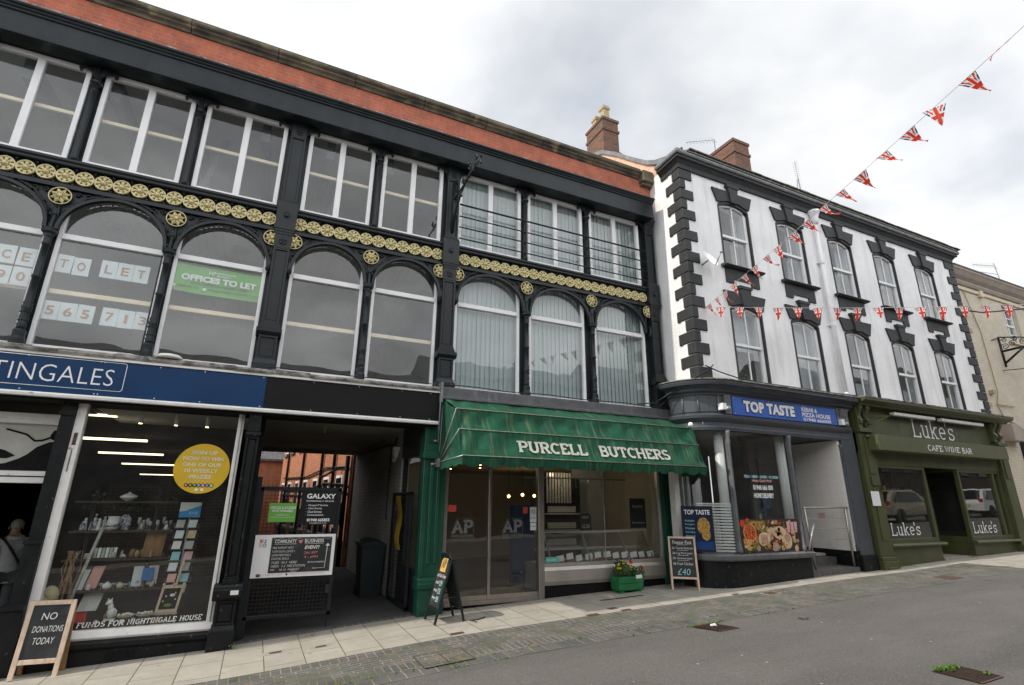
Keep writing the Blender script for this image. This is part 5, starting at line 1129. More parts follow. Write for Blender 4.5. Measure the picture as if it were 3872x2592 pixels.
# windows
def sash(c, row):
    hw, zs, zp, zc = opening(c, row); y0 = YF + .045; n = 10; rise = RISE; R = (hw ** 2 + rise ** 2) / (2 * rise)
    hw2 = .462
    def curve(h, dz, n=10): return [(c - h + 2 * h * k / n, zp + dz + math.sqrt(max(0, R * R - (-h + 2 * h * k / n) ** 2)) - (R - rise)) for k in range(n + 1)]
    mb = MB(); t = .045
    mb.box(c - hw2, c - hw2 + t, y0, y0 + .08, zs, zp + .02); mb.box(c + hw2 - t - .04, c + hw2, y0, y0 + .08, zs, zp + .02); mb.box(c - hw2, c + hw2, y0, y0 + .08, zs, zs + .07)
    zm = 8.03 if row else 5.34
    mb.box(c - hw2 + t, c + hw2 - t, y0 - .015, y0 + .05, zm - .03, zm + .03)
    mb.box(c - .013, c + .013, y0 + .0, y0 + .03, zm + .03, zc - .05); mb.box(c - .013, c + .013, y0 + .03, y0 + .06, zs + .07, zm - .03)
    cu = curve(hw2, -.04); cl = curve(hw2, -.095)
    for k in range(10): mb.plate([cl[k], cl[k + 1], cu[k + 1], cu[k]], y0, y0 + .08)
    o = wpart(mb, 'window', 'white_paint')
    mbp = MB(); mbp.quad((c - hw2, y0 + .02, zm), (c + hw2, y0 + .02, zm), (c + hw2, y0 + .02, zp), (c - hw2, y0 + .02, zp)); cc = curve(hw2, -.05)
    for k in range(10): mbp.quad((cc[k][0], y0 + .02, zp), (cc[k + 1][0], y0 + .02, zp), (cc[k + 1][0], y0 + .02, cc[k + 1][1]), (cc[k][0], y0 + .02, cc[k][1]))
    mbp.quad((c - hw2, y0 + .045, zs), (c + hw2, y0 + .045, zs), (c + hw2, y0 + .045, zm), (c - hw2, y0 + .045, zm)); mbp.build('pane', 'glass_old', o)
    # black surround
    mb = MB(); b = .075
    mb.box(c - hw - .02, c - hw2 - .005, YF - .012, y0 + .03, zs, zp); mb.box(c + hw2 + .005, c + hw + .02, YF - .012, y0 + .03, zs, zp)
    cu = curve(hw + .0, .03); cl = curve(hw, -.045)
    for k in range(10): mb.plate([cl[k], cl[k + 1], cu[k + 1], cu[k]], YF - .014, y0 + .02)
    mb.build('surround', 'black_flat2', o)
    # head with keystone
    mb = MB(); zt = zc + .285; cu = curve(hw, .028)
    P = [(c - .66, zt)] + [(c - .53, zp + .06)] + [p for p in cu[1:-1]] + [(c + .53, zp + .06), (c + .66, zt)]
    for k in range(len(P) - 1):   # fan of convex pieces
        a, b2 = P[k], P[k + 1]
        ta = (c - .66 + 1.32 * k / (len(P) - 1), zt); tb = (c - .66 + 1.32 * (k + 1) / (len(P) - 1), zt)
        if k == 0: ta = (c - .66, zt)
        mb.plate([a, b2, tb, ta] if (a != ta) else [a, b2, tb], YF - .045, YF - .0)
    mb.plate([(c - .10, zc - .02), (c + .10, zc - .02), (c + .165, zt + .12), (c - .165, zt + .12)], YF - .085, YF - .0); mb.plate([(c - .19, zt + .10), (c + .19, zt + .10), (c + .21, zt + .17), (c - .21, zt + .17)], YF - .10, YF)
    mb.build('window_head', 'black_flat2', o)
    if row:
        mb = MB(); mb.prism([(YF + .1, zs - .0), (YF - .13, zs - .02), (YF - .15, zs - .05), (YF - .10, zs - .075), (YF + .1, zs - .075)], c - .62, c + .66)
        mb.build('sill', 'black_flat2', o)
        mb = MB(); mb.box(c - .52, c - .28, YF - .03, YF, 6.80, zs - .075); mb.box(c + .28, c + .55, YF - .03, YF, 6.80, zs - .075); mb.box(c - .28, c + .28, YF - .03, YF, 6.90, zs - .075); mb.build('apron', 'black_flat2', o)
    mb = MB(); yc = YF + .30; i0 = WX.index(c)
    if row:
        for k in range(16):
            x = c - .41 + .82 * k / 16
            if i0 in (0, 1) and 6 <= k <= 9: continue
            mb.quad((x, yc + .03 * (k % 2), zs + .05), (x + .052, yc + .03 * ((k + 1) % 2), zs + .05), (x + .052, yc + .03 * ((k + 1) % 2), zm + (.02 if i0 else .0)), (x, yc + .03 * (k % 2), zm))
        mb.build('curtain', 'curtain', o)
        mb = MB()
        for k in (0, 1, 2, 13, 14, 15):
            x = c - .41 + .82 * k / 16; mb.quad((x, yc + .03 * (k % 2), zm), (x + .052, yc + .03 * ((k + 1) % 2), zm), (x + .052, yc + .03 * ((k + 1) % 2), zc), (x, yc + .03 * (k % 2), zc))
        mb.build('net_curtain', 'net', o)
    else:
        if i0 == 1: mb.quad((c - .42, yc, zs), (c + .42, yc, zs), (c + .42, yc, zc), (c - .42, yc, zc)); mb.build('roller_blind', 'net', o)
        elif i0 == 0: mb.quad((c - .42, yc, zm - .05), (c + .42, yc, zm - .05), (c + .42, yc, zc), (c - .42, yc, zc)); mb.build('roller_blind', 'net', o)
        else: mb.quad((c - .42, yc, zs), (c + .42, yc, zs), (c + .42, yc, zs + .55), (c - .42, yc, zs + .55)); mb.build('cafe_curtain', 'net', o)
for c in WX: sash(c, 1); sash(c, 0)
t = thing('house_plant', 'leafy green houseplant behind the glass of the lower left window of the white building', 'plant', (9.6, -.7, 4.42))
rg = random.Random(5)
MB().lathe([(.06, 0), (.09, .14), (.095, .14)], 9.6, -.68, 10, cz=4.10).build('pot', 'pot', t)
MB().leaves((9.62, -.68, 4.72), (.26, .07, .36), 90, .05, rg).leaves((9.52, -.66, 5.1), (.14, .06, .2), 16, .05, rg).build('foliage', 'leaf', t)
# downpipe
mb = MB(); px = 12.52; yp = YF - .09
mb.tube([(px, yp, 4.4), (px, yp, 9.18)], .05, 10)
for z in (4.5, 6.28, 8.0): mb.lathe([(.06, z - .05), (.062, z - .03), (.055, z), (.062, z + .03), (.06, z + .05)], px, yp, 10); mb.box(px - .09, px + .09, yp + .02, YF, z - .02, z + .02)
mb.lathe([(.05, 9.1), (.08, 9.16), (.10, 9.22), (.09, 9.30), (.13, 9.42), (.15, 9.44), (.15, 9.49)], px, yp - .02, 14)
wpart(mb, 'downpipe', 'white_paint')
# ---- kebab shop front -----------------------------------------------------------------
def curvepath(off=0.0, x1=12.62, n=9):
    P = [(7.80 - .0, -.28, -1.0, -.05)]
    cx, cy, rx, ry = 8.52, -.36, .70, .69
    for k in range(n + 1):
        a = math.radians(180 + 90 * k / n); P.append((cx + rx * math.cos(a), cy + ry * math.sin(a), math.cos(a), math.sin(a)))
    P.append((x1, -1.05, 0, -1))
    return P
CP = curvepath()
def kp(x): return curvepath(x1=x)
mb = MB(); mb.sweep(kp(12.62), [(-.2, 4.12), (.05, 4.12), (.06, 4.16), (.12, 4.19), (.13, 4.24), (.20, 4.28), (.28, 4.30), (.30, 4.36), (.28, 4.385), (-.2, 4.44)])
wpart(mb, 'shop_cornice', 'slate_paint')
mb = MB(); P = kp(12.70); rg = random.Random(2)
mb.sweep(P, [(-.2, 4.44), (.29, 4.39), (.31, 4.40), (.31, 4.42), (-.2, 4.475)]); wpart(mb, 'cornice_flashing', 'ledge')
mb = MB(); mb.sweep(kp(12.2), [(-.1, 3.74), (.0, 3.74), (.02, 3.78), (.02, 4.12), (-.1, 4.12)]); wpart(mb, 'shop_fascia', 'slate_paint')
mb = MB()
for a in (200, 225, 258): 
    c_, s_ = math.cos(math.radians(a)), math.sin(math.radians(a)); mb.tube([(8.52 + .73 * c_, -.36 + .72 * s_, 3.74), (8.52 + .73 * c_, -.36 + .72 * s_, 4.12)], .018, 5)
mb.box(8.50, 8.68, YF - .06, YF, 3.74, 4.14); mb.box(12.05, 12.45, YF - .08, YF, 3.74, 4.14); mb.prism([(YF, 3.86), (YF - .10, 3.95), (YF - .16, 4.12), (YF, 4.14)], 12.12, 12.38)
wpart(mb, 'fascia_mullion', 'slate_worn')
mb = MB(); mb.sweep(kp(12.45), [(-.12, 3.40), (.02, 3.40), (.03, 3.46), (.01, 3.49), (.01, 3.56), (.06, 3.60), (.10, 3.64), (.11, 3.69), (.06, 3.72), (.03, 3.745), (-.12, 3.745)]); wpart(mb, 'shop_lintel', 'slate_paint')
for (x, y, h) in ((7.82, -.36, 1), (8.52, -1.05, 1), (10.33, -1.05, 1)):
    mb = MB(); mb.box(x - .03, x + .03, y - .01, y + .05, 1.04, 3.40); mb.lathe([(.045, 1.04), (.05, 1.12), (.036, 1.16), (.032, 1.3), (.028, 3.1), (.042, 3.2), (.03, 3.24), (.05, 3.34), (.05, 3.40)], x, y - .02, 8); wpart(mb, 'shop_post', 'slate_worn')
mb = MB(); P = [p for p in kp(10.33)]; o_ = []
for (x, y, nx, ny) in P: mb.v += [(x - nx * .03, y - ny * .03, 1.05), (x - nx * .03, y - ny * .03, 3.42)]
for i in range(len(P) - 1): mb.f.append((2 * i, 2 * i + 2, 2 * i + 3, 2 * i + 1)); mb.m.append(0); mb.sm.append(True)
wpart(mb, 'shop_pane', 'glass_shop')
mb = MB(); mb.sweep(kp(10.55), [(-.25, .93), (.07, .93), (.10, .96), (.11, 1.02), (.05, 1.05), (-.25, 1.05)]); wpart(mb, 'shop_sill', 'slate_worn')
mb = MB(); mb.sweep(kp(10.50), [(-.25, .0), (.02, .0), (.02, .93), (-.25, .93)]); mb.box(10.36, 10.50, YF, 0.3, .3, .93)
mb.box(10.5, 12.05, .1, .35, .3, 1.0); mb.box(12.05, 12.14, YF + .02, .35, .3, 1.0)
wpart(mb, 'stall_riser', 'black_worn')
mb = MB(); mb.box(10.50, 12.05, YF + .0, .15, .3, .68); mb.box(10.5, 12.05, -.55, .15, .68, .84); wpart(mb, 'door_step', 'dark_concrete') if False else None
mat('dark_concrete', (0.10, 0.095, 0.09), 0.9, 0.25, 10, 0.5, 60); wpart(mb, 'door_step', 'dark_concrete')
wpart(MB().box(12.04, 12.12, YF + .03, .2, 1.0, 3.40), 'tiled_wall', 'tiles')
wpart(MB().box(10.45, 12.1, .15, .25, .9, 3.42).box(10.33, 12.45, YF + .1, .3, 3.42, 3.5), 'door_wall', 'slate_paint')
mb = MB(); mb.box(10.36, 10.40, YF + .05, .15, 1.0, 1.08); mb.box(10.7, 11.5, .10, .15, .9, 3.0); wpart(mb, 'door', 'car_glass')
wpart(MB().quad((10.38, YF + .06, 1.05), (10.38, .12, 1.05), (10.38, .12, 3.4), (10.38, YF + .06, 3.4)), 'side_pane', 'glass_shop')
mb = MB(); mb.box(12.14, 12.62, YF - .02, YF + .4, .9, 3.74); mb.lathe([(.04, 1.0), (.05, 1.1), (.035, 1.15), (.03, 3.2), (.045, 3.3)], 12.10, YF, 8); wpart(mb, 'shop_pilaster', 'slate_paint', bevel=.006)
wpart(MB().box(12.12, 12.66, YF - .06, YF + .4, .3, .92), 'pilaster_plinth', 'black_worn', bevel=.006)
mb = MB(); mb.box(8.1, 12.1, 3.0, 3.1, .9, 3.6); mb.box(12.14, 12.2, .3, 3.0, .9, 3.6); mb.box(8.05, 8.12, -.3, 3.1, .9, 3.6); wpart(mb, 'shop_interior', 'interior')
wpart(MB().box(8.05, 12.2, -.9, 3.1, 3.52, 3.6).box(8.05, 12.2, -.3, 3.1, .85, .9), 'shop_ceiling', 'ceiling')
wpart(MB().lathe([(.095, 1.05), (.095, 3.5)], 8.53, -.80, 16), 'inner_column', 'white_pvc'); wpart(MB().lathe([(.095, 1.05), (.095, 3.5)], 10.44, -.74, 16), 'inner_column', 'white_pvc')
mb = MB()
for z, x0 in ((2.15, 9.0), (1.75, 9.0)):
    for k in range(2): mb.box(x0 - .5 + k * .62, x0 + .05 + k * .62, 1.6, 1.65, z, z + .32)
wpart(mb, 'menu_screen', 'menu_orange')
wpart(MB().box(8.3, 10.0, 1.66, 1.8, .9, 2.6), 'servery', 'interior_dark')
mb = MB()
for z in frange(1.08, 1.95, .055): mb.box(8.02, 8.60, -.55, -.53, z, z + .03)
for i, z in enumerate(frange(1.08, 1.95, .055)): 
    mb.hexa([(8.00, -.62, z), (8.50, -.98, z), (8.49, -.97, z), (8.0, -.60, z)], [(8.00, -.62, z + .03), (8.50, -.98, z + .03), (8.49, -.97, z + .03), (8.0, -.60, z + .03)])
wpart(mb, 'slatted_blind', 'white_pvc')
wpart(MB().box(7.66, 7.90, -.36, -.2, .95, 3.4), 'white_jamb', 'white_worn')
# signs and stickers of the kebab shop
t = thing('shop_sign', 'bright blue sign reading TOP TASTE KEBAB & PIZZA HOUSE above the corner shop', 'sign', (10.4, -1.1, 3.745))
MB().box(8.70, 12.02, YF - .075, YF - .045, 3.735, 4.11).build('sign_board', 'kebab_blue', t)
lettering(t, [('TOP TASTE', 8.985, 10.615, 3.785, 4.085, .085, 0, 1.05)], YF - .078, 'kebab_navy', 'letter_outline'); lettering(t, [('TOP TASTE', 9.015, 10.585, 3.815, 4.055, .055, 0, 1.08)], YF - .082, 'letter_white')
lettering(t, [('KEBAB &', 10.83, 11.36, 3.965, 4.06, .03), ('PIZZA HOUSE', 10.83, 11.80, 3.85, 3.945, .03)], YF - .079, 'letter_white')
lettering(t, [('01948 666000', 10.85, 11.80, 3.755, 3.83, .025)], YF - .079, 'letter_white')
mb = MB()
for x in (8.75, 9.8, 10.9, 11.97): mb.sphere((x, YF - .077, 4.09), .009, 6, 4); mb.sphere((x, YF - .077, 3.752), .009, 6, 4)
mb.build('screw_head', 'letter_white', t)
lt = MB().tube([(9.05, YF - .34, 4.30), (12.0, YF - .34, 4.30)], .018, 6).tube([(9.1, YF - .34, 4.30), (9.1, YF - .1, 4.34)], .01, 5).tube([(11.9, YF - .34, 4.30), (11.9, YF - .1, 4.34)], .01, 5).build('strip_lamp', 'dark_metal')
tag(lt, 'long thin dark strip lamp under the cornice over the blue sign', 'lamp')
def cam_dome(x, y, z, label):
    t = thing('security_camera', label, 'camera', (x, y, z)); MB().box(x - .05, x + .05, y - .03, y + .1, z - .06, z + .07).build('housing', 'white_pvc', t); MB().sphere((x + .10, y - .02, z - .03), .055, 10, 6).build('lens_dome', 'grey_metal', t)
cam_dome(8.38, YF - .13, 3.86, 'white and grey security camera left of the blue shop sign'); cam_dome(12.12, YF - .13, 3.80, 'white and grey security camera right of the blue shop sign')
t = thing('security_lamp', 'small white round security lamp above the right end of the green awning', 'lamp', (7.62, -1.0, 3.4)); MB().sphere((7.60, -1.02, 3.46), .05, 10, 6).build('lamp_head', 'white_pvc', t); MB().tube([(7.62, -.98, 3.44), (7.80, -.6, 3.36), (7.95, -.5, 3.34)], .02, 6).build('arm', 'grey_metal', t)
t = thing('window_lettering', 'white phone number and HOME DELIVERY lettering on the kebab shop window', 'lettering', (9.4, YF, 2.1)); yy = YF - .004
lettering(t, [('01948 666 000', 9.09, 9.66, 2.24, 2.34, .03), ('HOME DELIVERY', 9.09, 9.66, 2.085, 2.18, .04)], yy, 'letter_white')
lettering(t, [('PIZZAS  •  KEBABS  •  BURGERS  •  SP. CHICKEN', 8.87, 9.86, 2.475, 2.53, .03)], yy, 'chalk_blue'); lettering(t, [('Always Quality Meals!', 9.08, 9.66, 2.385, 2.455, .01, .3)], yy, 'salmon_ink')
# food poster
t = thing('food_poster', 'photo poster of pizza, burger, wraps and milkshakes in the bottom of the kebab shop window', 'poster', (9.4, YF, 1.07)); yp = YF + .0
MB().box(8.60, 10.25, yp - .006, yp - .003, 1.07, 1.68).build('poster_sheet', 'food_dark', t)
rg = random.Random(8)
def disc(mb, x, z, r, d, seg=22, sq=1.0): mb.add([(x + r * math.cos(2 * PI * k / seg), yp - d, z + r * sq * math.sin(2 * PI * k / seg)) for k in range(seg)], [tuple(range(seg))], False)
for nm_, mm_, n_, r0_, r1_ in (('food_bits', 'orange_food', 46, .03, .06), ('herbs', 'lettuce', 40, .015, .035), ('cherry_tomatoes', 'tomato', 34, .015, .03), ('meat_bits', 'meat', 26, .03, .055), ('bread_bits', 'wrap_food', 18, .03, .06)):
    mb = MB()
    for k in range(n_): disc(mb, rg.uniform(8.66, 10.19), rg.uniform(1.11, 1.64), rg.uniform(r0_, r1_), .0066 + .0001 * k / n_ + .0002 * ('fhcmb'.index(nm_[0])), 9, rg.uniform(.7, 1.1))
    mb.build(nm_, mm_, t)
mb = MB(); disc(mb, 8.84, 1.43, .18, .0085); mb.build('pizza_crust', 'bun', t)
mb = MB(); disc(mb, 8.84, 1.43, .155, .009); disc(mb, 8.66, 1.60, .07, .009); disc(mb, 8.80, 1.64, .06, .0095); disc(mb, 9.42, 1.20, .03, .012); disc(mb, 9.40, 1.14, .03, .012)
for k in range(14): disc(mb, rg.uniform(8.64, 10.2), rg.uniform(1.1, 1.65), .018, .013, 8)
mb.build('tomatoes', 'tomato', t)
mb = MB()
for k in range(22): disc(mb, 8.84 + rg.uniform(-.11, .11), 1.43 + rg.uniform(-.11, .11), .018, .0105, 7)
for k in range(26): a = rg.uniform(0, 3); x = rg.uniform(8.9, 9.05); z = rg.uniform(1.1, 1.22); mb.quad((x, yp - .0105, z), (x + .08 * math.cos(a), yp - .0105, z + .08 * math.sin(a)), (x + .08 * math.cos(a) + .01, yp - .0105, z + .08 * math.sin(a) + .01), (x + .01, yp - .0105, z + .012))
for k in range(30): a = rg.uniform(0, 3); x = rg.uniform(9.0, 9.22); z = rg.uniform(1.5, 1.62); mb.quad((x, yp - .0105, z), (x + .07 * math.cos(a), yp - .0105, z + .07 * math.sin(a)), (x + .07 * math.cos(a) + .01, yp - .0105, z + .07 * math.sin(a) + .01), (x + .01, yp - .0105, z + .012))
disc(mb, 9.11, 1.56, .12, .0085, 14, .7); mb.build('chips', 'orange_food', t)
mb = MB(); disc(mb, 9.22, 1.30, .17, .011, 20, .8); disc(mb, 9.67, 1.42, .19, .011, 20, .65); disc(mb, 9.88, 1.26, .13, .0115, 20, 1.15); mb.build('wraps', 'wrap_food', t)
mb = MB(); disc(mb, 8.80, 1.26, .10, .012, 18, .6); disc(mb, 8.80, 1.14, .09, .012, 18, .45); mb.build('burger_bun', 'bun', t)
mb = MB()
for k in range(5): mb.hexa([(9.12 + k * .035, yp - .0135, 1.22), (9.145 + k * .035, yp - .0135, 1.22), (9.145 + k * .035, yp - .0125, 1.22), (9.12 + k * .035, yp - .0125, 1.22)], [(9.15 + k * .035, yp - .0135, 1.38), (9.175 + k * .035, yp - .0135, 1.38), (9.175 + k * .035, yp - .0125, 1.38), (9.15 + k * .035, yp - .0125, 1.38)])
for k in range(9): disc(mb, 9.67 + rg.uniform(-.12, .12), 1.43 + rg.uniform(-.06, .07), .04, .0125, 9)
disc(mb, 9.88, 1.32, .08, .0125, 14); disc(mb, 9.50, 1.16, .12, .012, 14, .7); mb.build('grilled_meat', 'meat', t)
mb = MB()
for k in range(24): disc(mb, rg.choice([8.75, 9.2, 9.35, 8.85, 9.75]) + rg.uniform(-.1, .1), rg.choice([1.12, 1.62, 1.2]) + rg.uniform(-.04, .04), .022, .0135, 6)
mb.build('salad', 'lettuce', t)
mb = MB()
for x in (9.92, 10.03, 10.14): mb.plate([(x, 1.42), (x + .06, 1.42), (x + .08, 1.62), (x - .02, 1.62)], yp - .0135, yp - .0125)
mb.build('milkshakes', 'milkshake', t)
mb = MB(); disc(mb, 9.12, 1.56, .035, .0135, 12); disc(mb, 10.09, 1.26, .05, .0125, 14); disc(mb, 9.03, 1.14, .055, .0125, 14)
mb.build('sauce_pots', 'pot', t)
# poster with menu, left of the curved window
t = thing('menu_poster', 'dark blue framed TOP TASTE menu poster in the left side of the corner window', 'poster', (7.8, -.45, 1.06))
fnp = lambda u, w, d: (7.70 + u * .42 - d * .8, -.43 - u * .40 - d, w)
def pq(mb, u0, u1, z0, z1, d0, d1): return mb.hexa([fnp(u0, z0, d0), fnp(u1, z0, d0), fnp(u1, z0, d1), fnp(u0, z0, d1)], [fnp(u0, z1, d0), fnp(u1, z1, d0), fnp(u1, z1, d1), fnp(u0, z1, d1)])
pq(MB(), 0, 1, 1.08, 1.92, .06, .09).build('frame', 'black', t); pq(MB(), .05, .95, 1.12, 1.88, .09, .094).build('sheet', 'menu_navy', t); pq(MB(), .05, .95, 1.12, 1.27, .094, .096).build('panel', 'menu_blue', t)
lettering(t, [('TOP TASTE', .09, .91, 1.76, 1.85, .03)], 0, 'letter_white', fn=lambda u, w, d: fnp(u, w, .098 + d))
lettering(t, [(s, .10, .40, z, z + .035, .01) for s, z in (('Kebabs', 1.63), ('Burgers', 1.56), ('Pizzas', 1.49), ('Fried Chicken', 1.42), ('Parmos &', 1.35), ('Calzones', 1.30))], 0, 'chalk_blue', fn=lambda u, w, d: fnp(u, w, .098 + d))
mb = MB()
for (u, z, r) in ((.68, 1.55, .2), (.74, 1.40, .14)): mb.add([fnp(u + r * math.cos(k * PI / 8), z + r * .8 * math.sin(k * PI / 8), .099 + .001 * r) for k in range(16)], [tuple(range(16))], False)
mb.build('food_picture', 'orange_food', t)
# handrail
t = thing('handrail', 'galvanised steel handrail with thin wires in front of the tiled doorway', 'railing', (11.3, -1.0, .68))
mb = MB(); yr = YF + .05
mb.tube([(10.68, yr, .68), (10.60, yr, 1.90)], .022, 6); mb.tube([(11.95, yr, .70), (11.95, yr, 1.90)], .022, 6); mb.build('post', 'alu', t)
MB().tube([(10.56, yr, 1.90), (12.34, yr, 1.91)], .022, 6).build('top_rail', 'alu', t)
mb = MB()
for z in (1.68, 1.47, 1.25): mb.tube([(10.62, yr, z), (11.95, yr, z)], .006, 4)
mb.build('wire', 'grey_metal', t)
tag(MB().tube([(10.42, YF - .06, 1.07), (10.62, YF - .10, 1.58)], .02, 6).build('metal_tube', 'grey_metal'), 'short pale tube leaning on the sill at the right end of the kebab shop window', 'tube')
mb = MB(); mb.box(12.035, 12.038, -.45, -.28, 1.62, 1.80); lo = lettering(None, [('NO PARKING', .28, .45, 1.72, 1.78, .01), ('FIRE EXIT', .28, .45, 1.65, 1.70, .01)], 0, 'red_ink', 'wall_stencil', fn=lambda u, w, d: (12.034 - d, -u, w))
tag(lo, 'small faded red stencilled lettering on the white tiled wall', 'lettering')
# ---- green cafe front ------------------------------------------------------------------
mb = MB()
mb.box(12.70, 13.20, YF - .10, YF + .3, .3, 3.62); mb.box(12.66, 13.24, YF - .16, YF + .3, .3, .78); mb.box(12.68, 13.22, YF - .14, YF + .3, .78, .86); mb.box(12.68, 13.23, YF - .17, YF + .3, 3.62, 3.72)
mb.box(12.86, 13.06, YF - .125, YF - .10, 2.66, 3.5); mb.box(12.84, 13.08, YF - .14, YF - .10, 2.40, 2.62); mb.box(12.86, 13.06, YF - .12, YF - .10, 1.2, 2.35); mb.box(12.78, 13.12, YF - .18, YF - .14, .5, .66)
mb.lathe([(.05, 0), (.05, .06)], 12.95, YF - .13, 10, cz=3.5)
mb2 = mb
for x in (12.72, 13.0): mb.box(x, x + .16, YF - .13, YF + .1, 3.72, 4.28); mb.prism([(YF, 3.8), (YF - .16, 3.82), (YF - .18, 3.9), (YF - .13, 4.0), (YF - .16, 4.1), (YF - .22, 4.2), (YF - .2, 4.28), (YF, 4.28)], x + .02, x + .14)
wpart(mb, 'shop_pilaster', 'olive', bevel=.008); mb = MB(); mb.box(18.98, 19.46, YF - .10, YF + .3, .4, 3.62); mb.box(18.94, 19.5, YF - .16, YF + .3, .4, .98); mb.box(19.1, 19.36, YF - .125, YF - .1, 2.7, 3.5); mb.box(18.96, 19.48, YF - .17, YF, 3.62, 3.72)
for x in (18.9, 19.18): mb.box(x, x + .16, YF - .13, YF + .1, 3.72, 4.28); mb.prism([(YF, 3.8), (YF - .16, 3.82), (YF - .18, 3.9), (YF - .13, 4.0), (YF - .16, 4.1), (YF - .22, 4.2), (YF - .2, 4.28), (YF, 4.28)], x + .02, x + .14)
wpart(mb, 'shop_pilaster', 'olive', bevel=.008)
wpart(MB().box(12.70, 19.4, YF - .02, YF + .3, 3.15, 4.28).box(13.2, 18.98, YF - .02, YF + .2, 2.9, 3.15), 'shop_fascia', 'olive')
wpart(MB().prism([(YF + .2, 4.26), (YF - .22, 4.26), (YF - .24, 4.30), (YF - .34, 4.33), (YF - .40, 4.36), (YF - .40, 4.42), (YF + .2, 4.47)], 12.70, 19.62), 'shop_cornice', 'olive', bevel=.006)
mb = MB(); x = 12.70
while x < 19.6: l = rg.uniform(.2, .5); mb.prism([(YF, 4.47), (YF - .41, 4.42), (YF - .42, 4.44 + rg.uniform(0, .012)), (YF, 4.50)], x, min(x + l - .01, 19.62)); x += l
wpart(mb, 'cornice_flashing', 'ledge')
t = thing('blind_box', 'projecting olive green blind box lettered CAFE WINE BAR above the cafe windows', 'canopy', (15.9, -1.3, 3.2))
MB().box(12.98, 18.86, YF - .36, YF - .02, 3.20, 3.55).build('box', 'olive_light', t, bevel=.006)
slabs(t, [('CAFE', 14.95, 15.60, 3.27, 3.425, .15, .12, 0), ('WINE', 15.70, 16.40, 3.27, 3.425, .15, .10, 0), ('BAR', 16.50, 16.97, 3.27, 3.425, .15, .12, 0)], YF - .364, 'letter_white')
t = thing('shop_name', 'large white slab serif lettering reading Luke\'s on the green cafe fascia', 'lettering', (16, YF, 3.6)); slabs(t, [("Luke's", 15.09, 17.03, 3.65, 4.16, .085, .13, 0)], YF - .026, 'letter_white')
for a, b, lb in ((14.1, 15.9, 'white tubular strip lamp above the left half of the cafe name'), (16.2, 18.3, 'white tubular strip lamp above the right half of the cafe name')):
    t = thing('strip_lamp', lb, 'lamp', ((a + b) / 2, YF - .15, 4.13)); MB().box(a, b, YF - .22, YF - .10, 4.11, 4.19).build('body', 'white_worn', t, bevel=.01); MB().box(a + .1, a + .14, YF - .1, YF, 4.14, 4.17).box(b - .14, b - .1, YF - .1, YF, 4.14, 4.17).build('bracket', 'dark_metal', t)
# windows, recessed door between
mb = MB()
frame(mb, 13.2, 15.30, 1.12, 2.92, YF - .0, YF + .10, .09, .10); frame(mb, 16.80, 18.98, 1.12, 2.92, YF - .0, YF + .10, .09, .10); mb.box(18.55, 18.64, YF, YF + .1, 1.2, 2.84)
mb.prism([(YF + .1, 1.05), (YF - .10, 1.05), (YF - .12, 1.08), (YF - .10, 1.12), (YF + .1, 1.14)], 13.2, 15.40); mb.prism([(YF + .1, 1.05), (YF - .10, 1.05), (YF - .12, 1.08), (YF - .10, 1.12), (YF + .1, 1.14)], 16.78, 19.0)
mb.box(15.22, 15.30, YF + .1, -.2, 2.84, 2.92); mb.box(16.80, 16.88, YF + .1, -.2, 2.84, 2.92); mb.box(15.22, 15.30, YF + .1, -.2, 1.05, 1.2); mb.box(16.80, 16.88, YF + .1, -.2, 1.05, 1.2); mb.box(15.22, 15.3, -.28, -.2, 1.1, 2.9); mb.box(16.8, 16.88, -.28, -.2, 1.1, 2.9); mb.box(15.3, 16.8, -.22, -.16, 2.84, 2.92); mb.box(15.3, 16.8, -.24, -.16, .7, 1.3)
o = wpart(mb, 'cafe_window', 'olive', bevel=.005)
MB().quad((13.29, YF + .05, 1.22), (15.21, YF + .05, 1.22), (15.21, YF + .05, 2.83), (13.29, YF + .05, 2.83)).quad((16.89, YF + .05, 1.22), (18.89, YF + .05, 1.22), (18.89, YF + .05, 2.83), (16.89, YF + .05, 2.83)).quad((15.3, -.19, 1.3), (16.8, -.19, 1.3), (16.8, -.19, 2.84), (15.3, -.19, 2.84)).quad((15.26, YF + .1, 1.2), (15.26, -.28, 1.2), (15.26, -.28, 2.84), (15.26, YF + .1, 2.84)).quad((16.84, YF + .1, 1.2), (16.84, -.28, 1.2), (16.84, -.28, 2.84), (16.84, YF + .1, 2.84)).build('pane', 'glass_dark', o)
wpart(MB().box(13.2, 15.32, YF + .0, YF + .2, .3, 1.05).box(15.2, 15.32, YF + .2, -.15, .3, 1.05), 'stall_riser', 'olive'); wpart(MB().box(16.80, 19.0, YF + .0, YF + .2, .4, 1.05).box(16.80, 16.92, YF + .2, -.15, .3, 1.05), 'stall_riser', 'olive')
wpart(MB().box(15.32, 16.80, YF - .03, -.15, .3, .745), 'door_step', 'concrete')
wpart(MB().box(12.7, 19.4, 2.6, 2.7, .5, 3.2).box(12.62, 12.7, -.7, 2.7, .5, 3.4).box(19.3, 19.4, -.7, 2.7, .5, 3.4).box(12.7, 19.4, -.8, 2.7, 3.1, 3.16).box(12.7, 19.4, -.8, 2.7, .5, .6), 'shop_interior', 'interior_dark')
for tx, lb in ((13.50, "white Luke's lettering on the left cafe window"), (17.05, "white Luke's lettering on the right cafe window")):
    t = thing('window_lettering', lb, 'lettering', (tx + .5, YF, 1.3)); slabs(t, [("Luke's", tx, tx + 1.16, 1.285, 1.585, .095, .12, 0)], YF + .045, 'letter_white')
t = thing('leafy_screen', 'dark leafy plant screen behind the cafe door glass', 'plant', (16.2, .6, .6)); rg = random.Random(4)
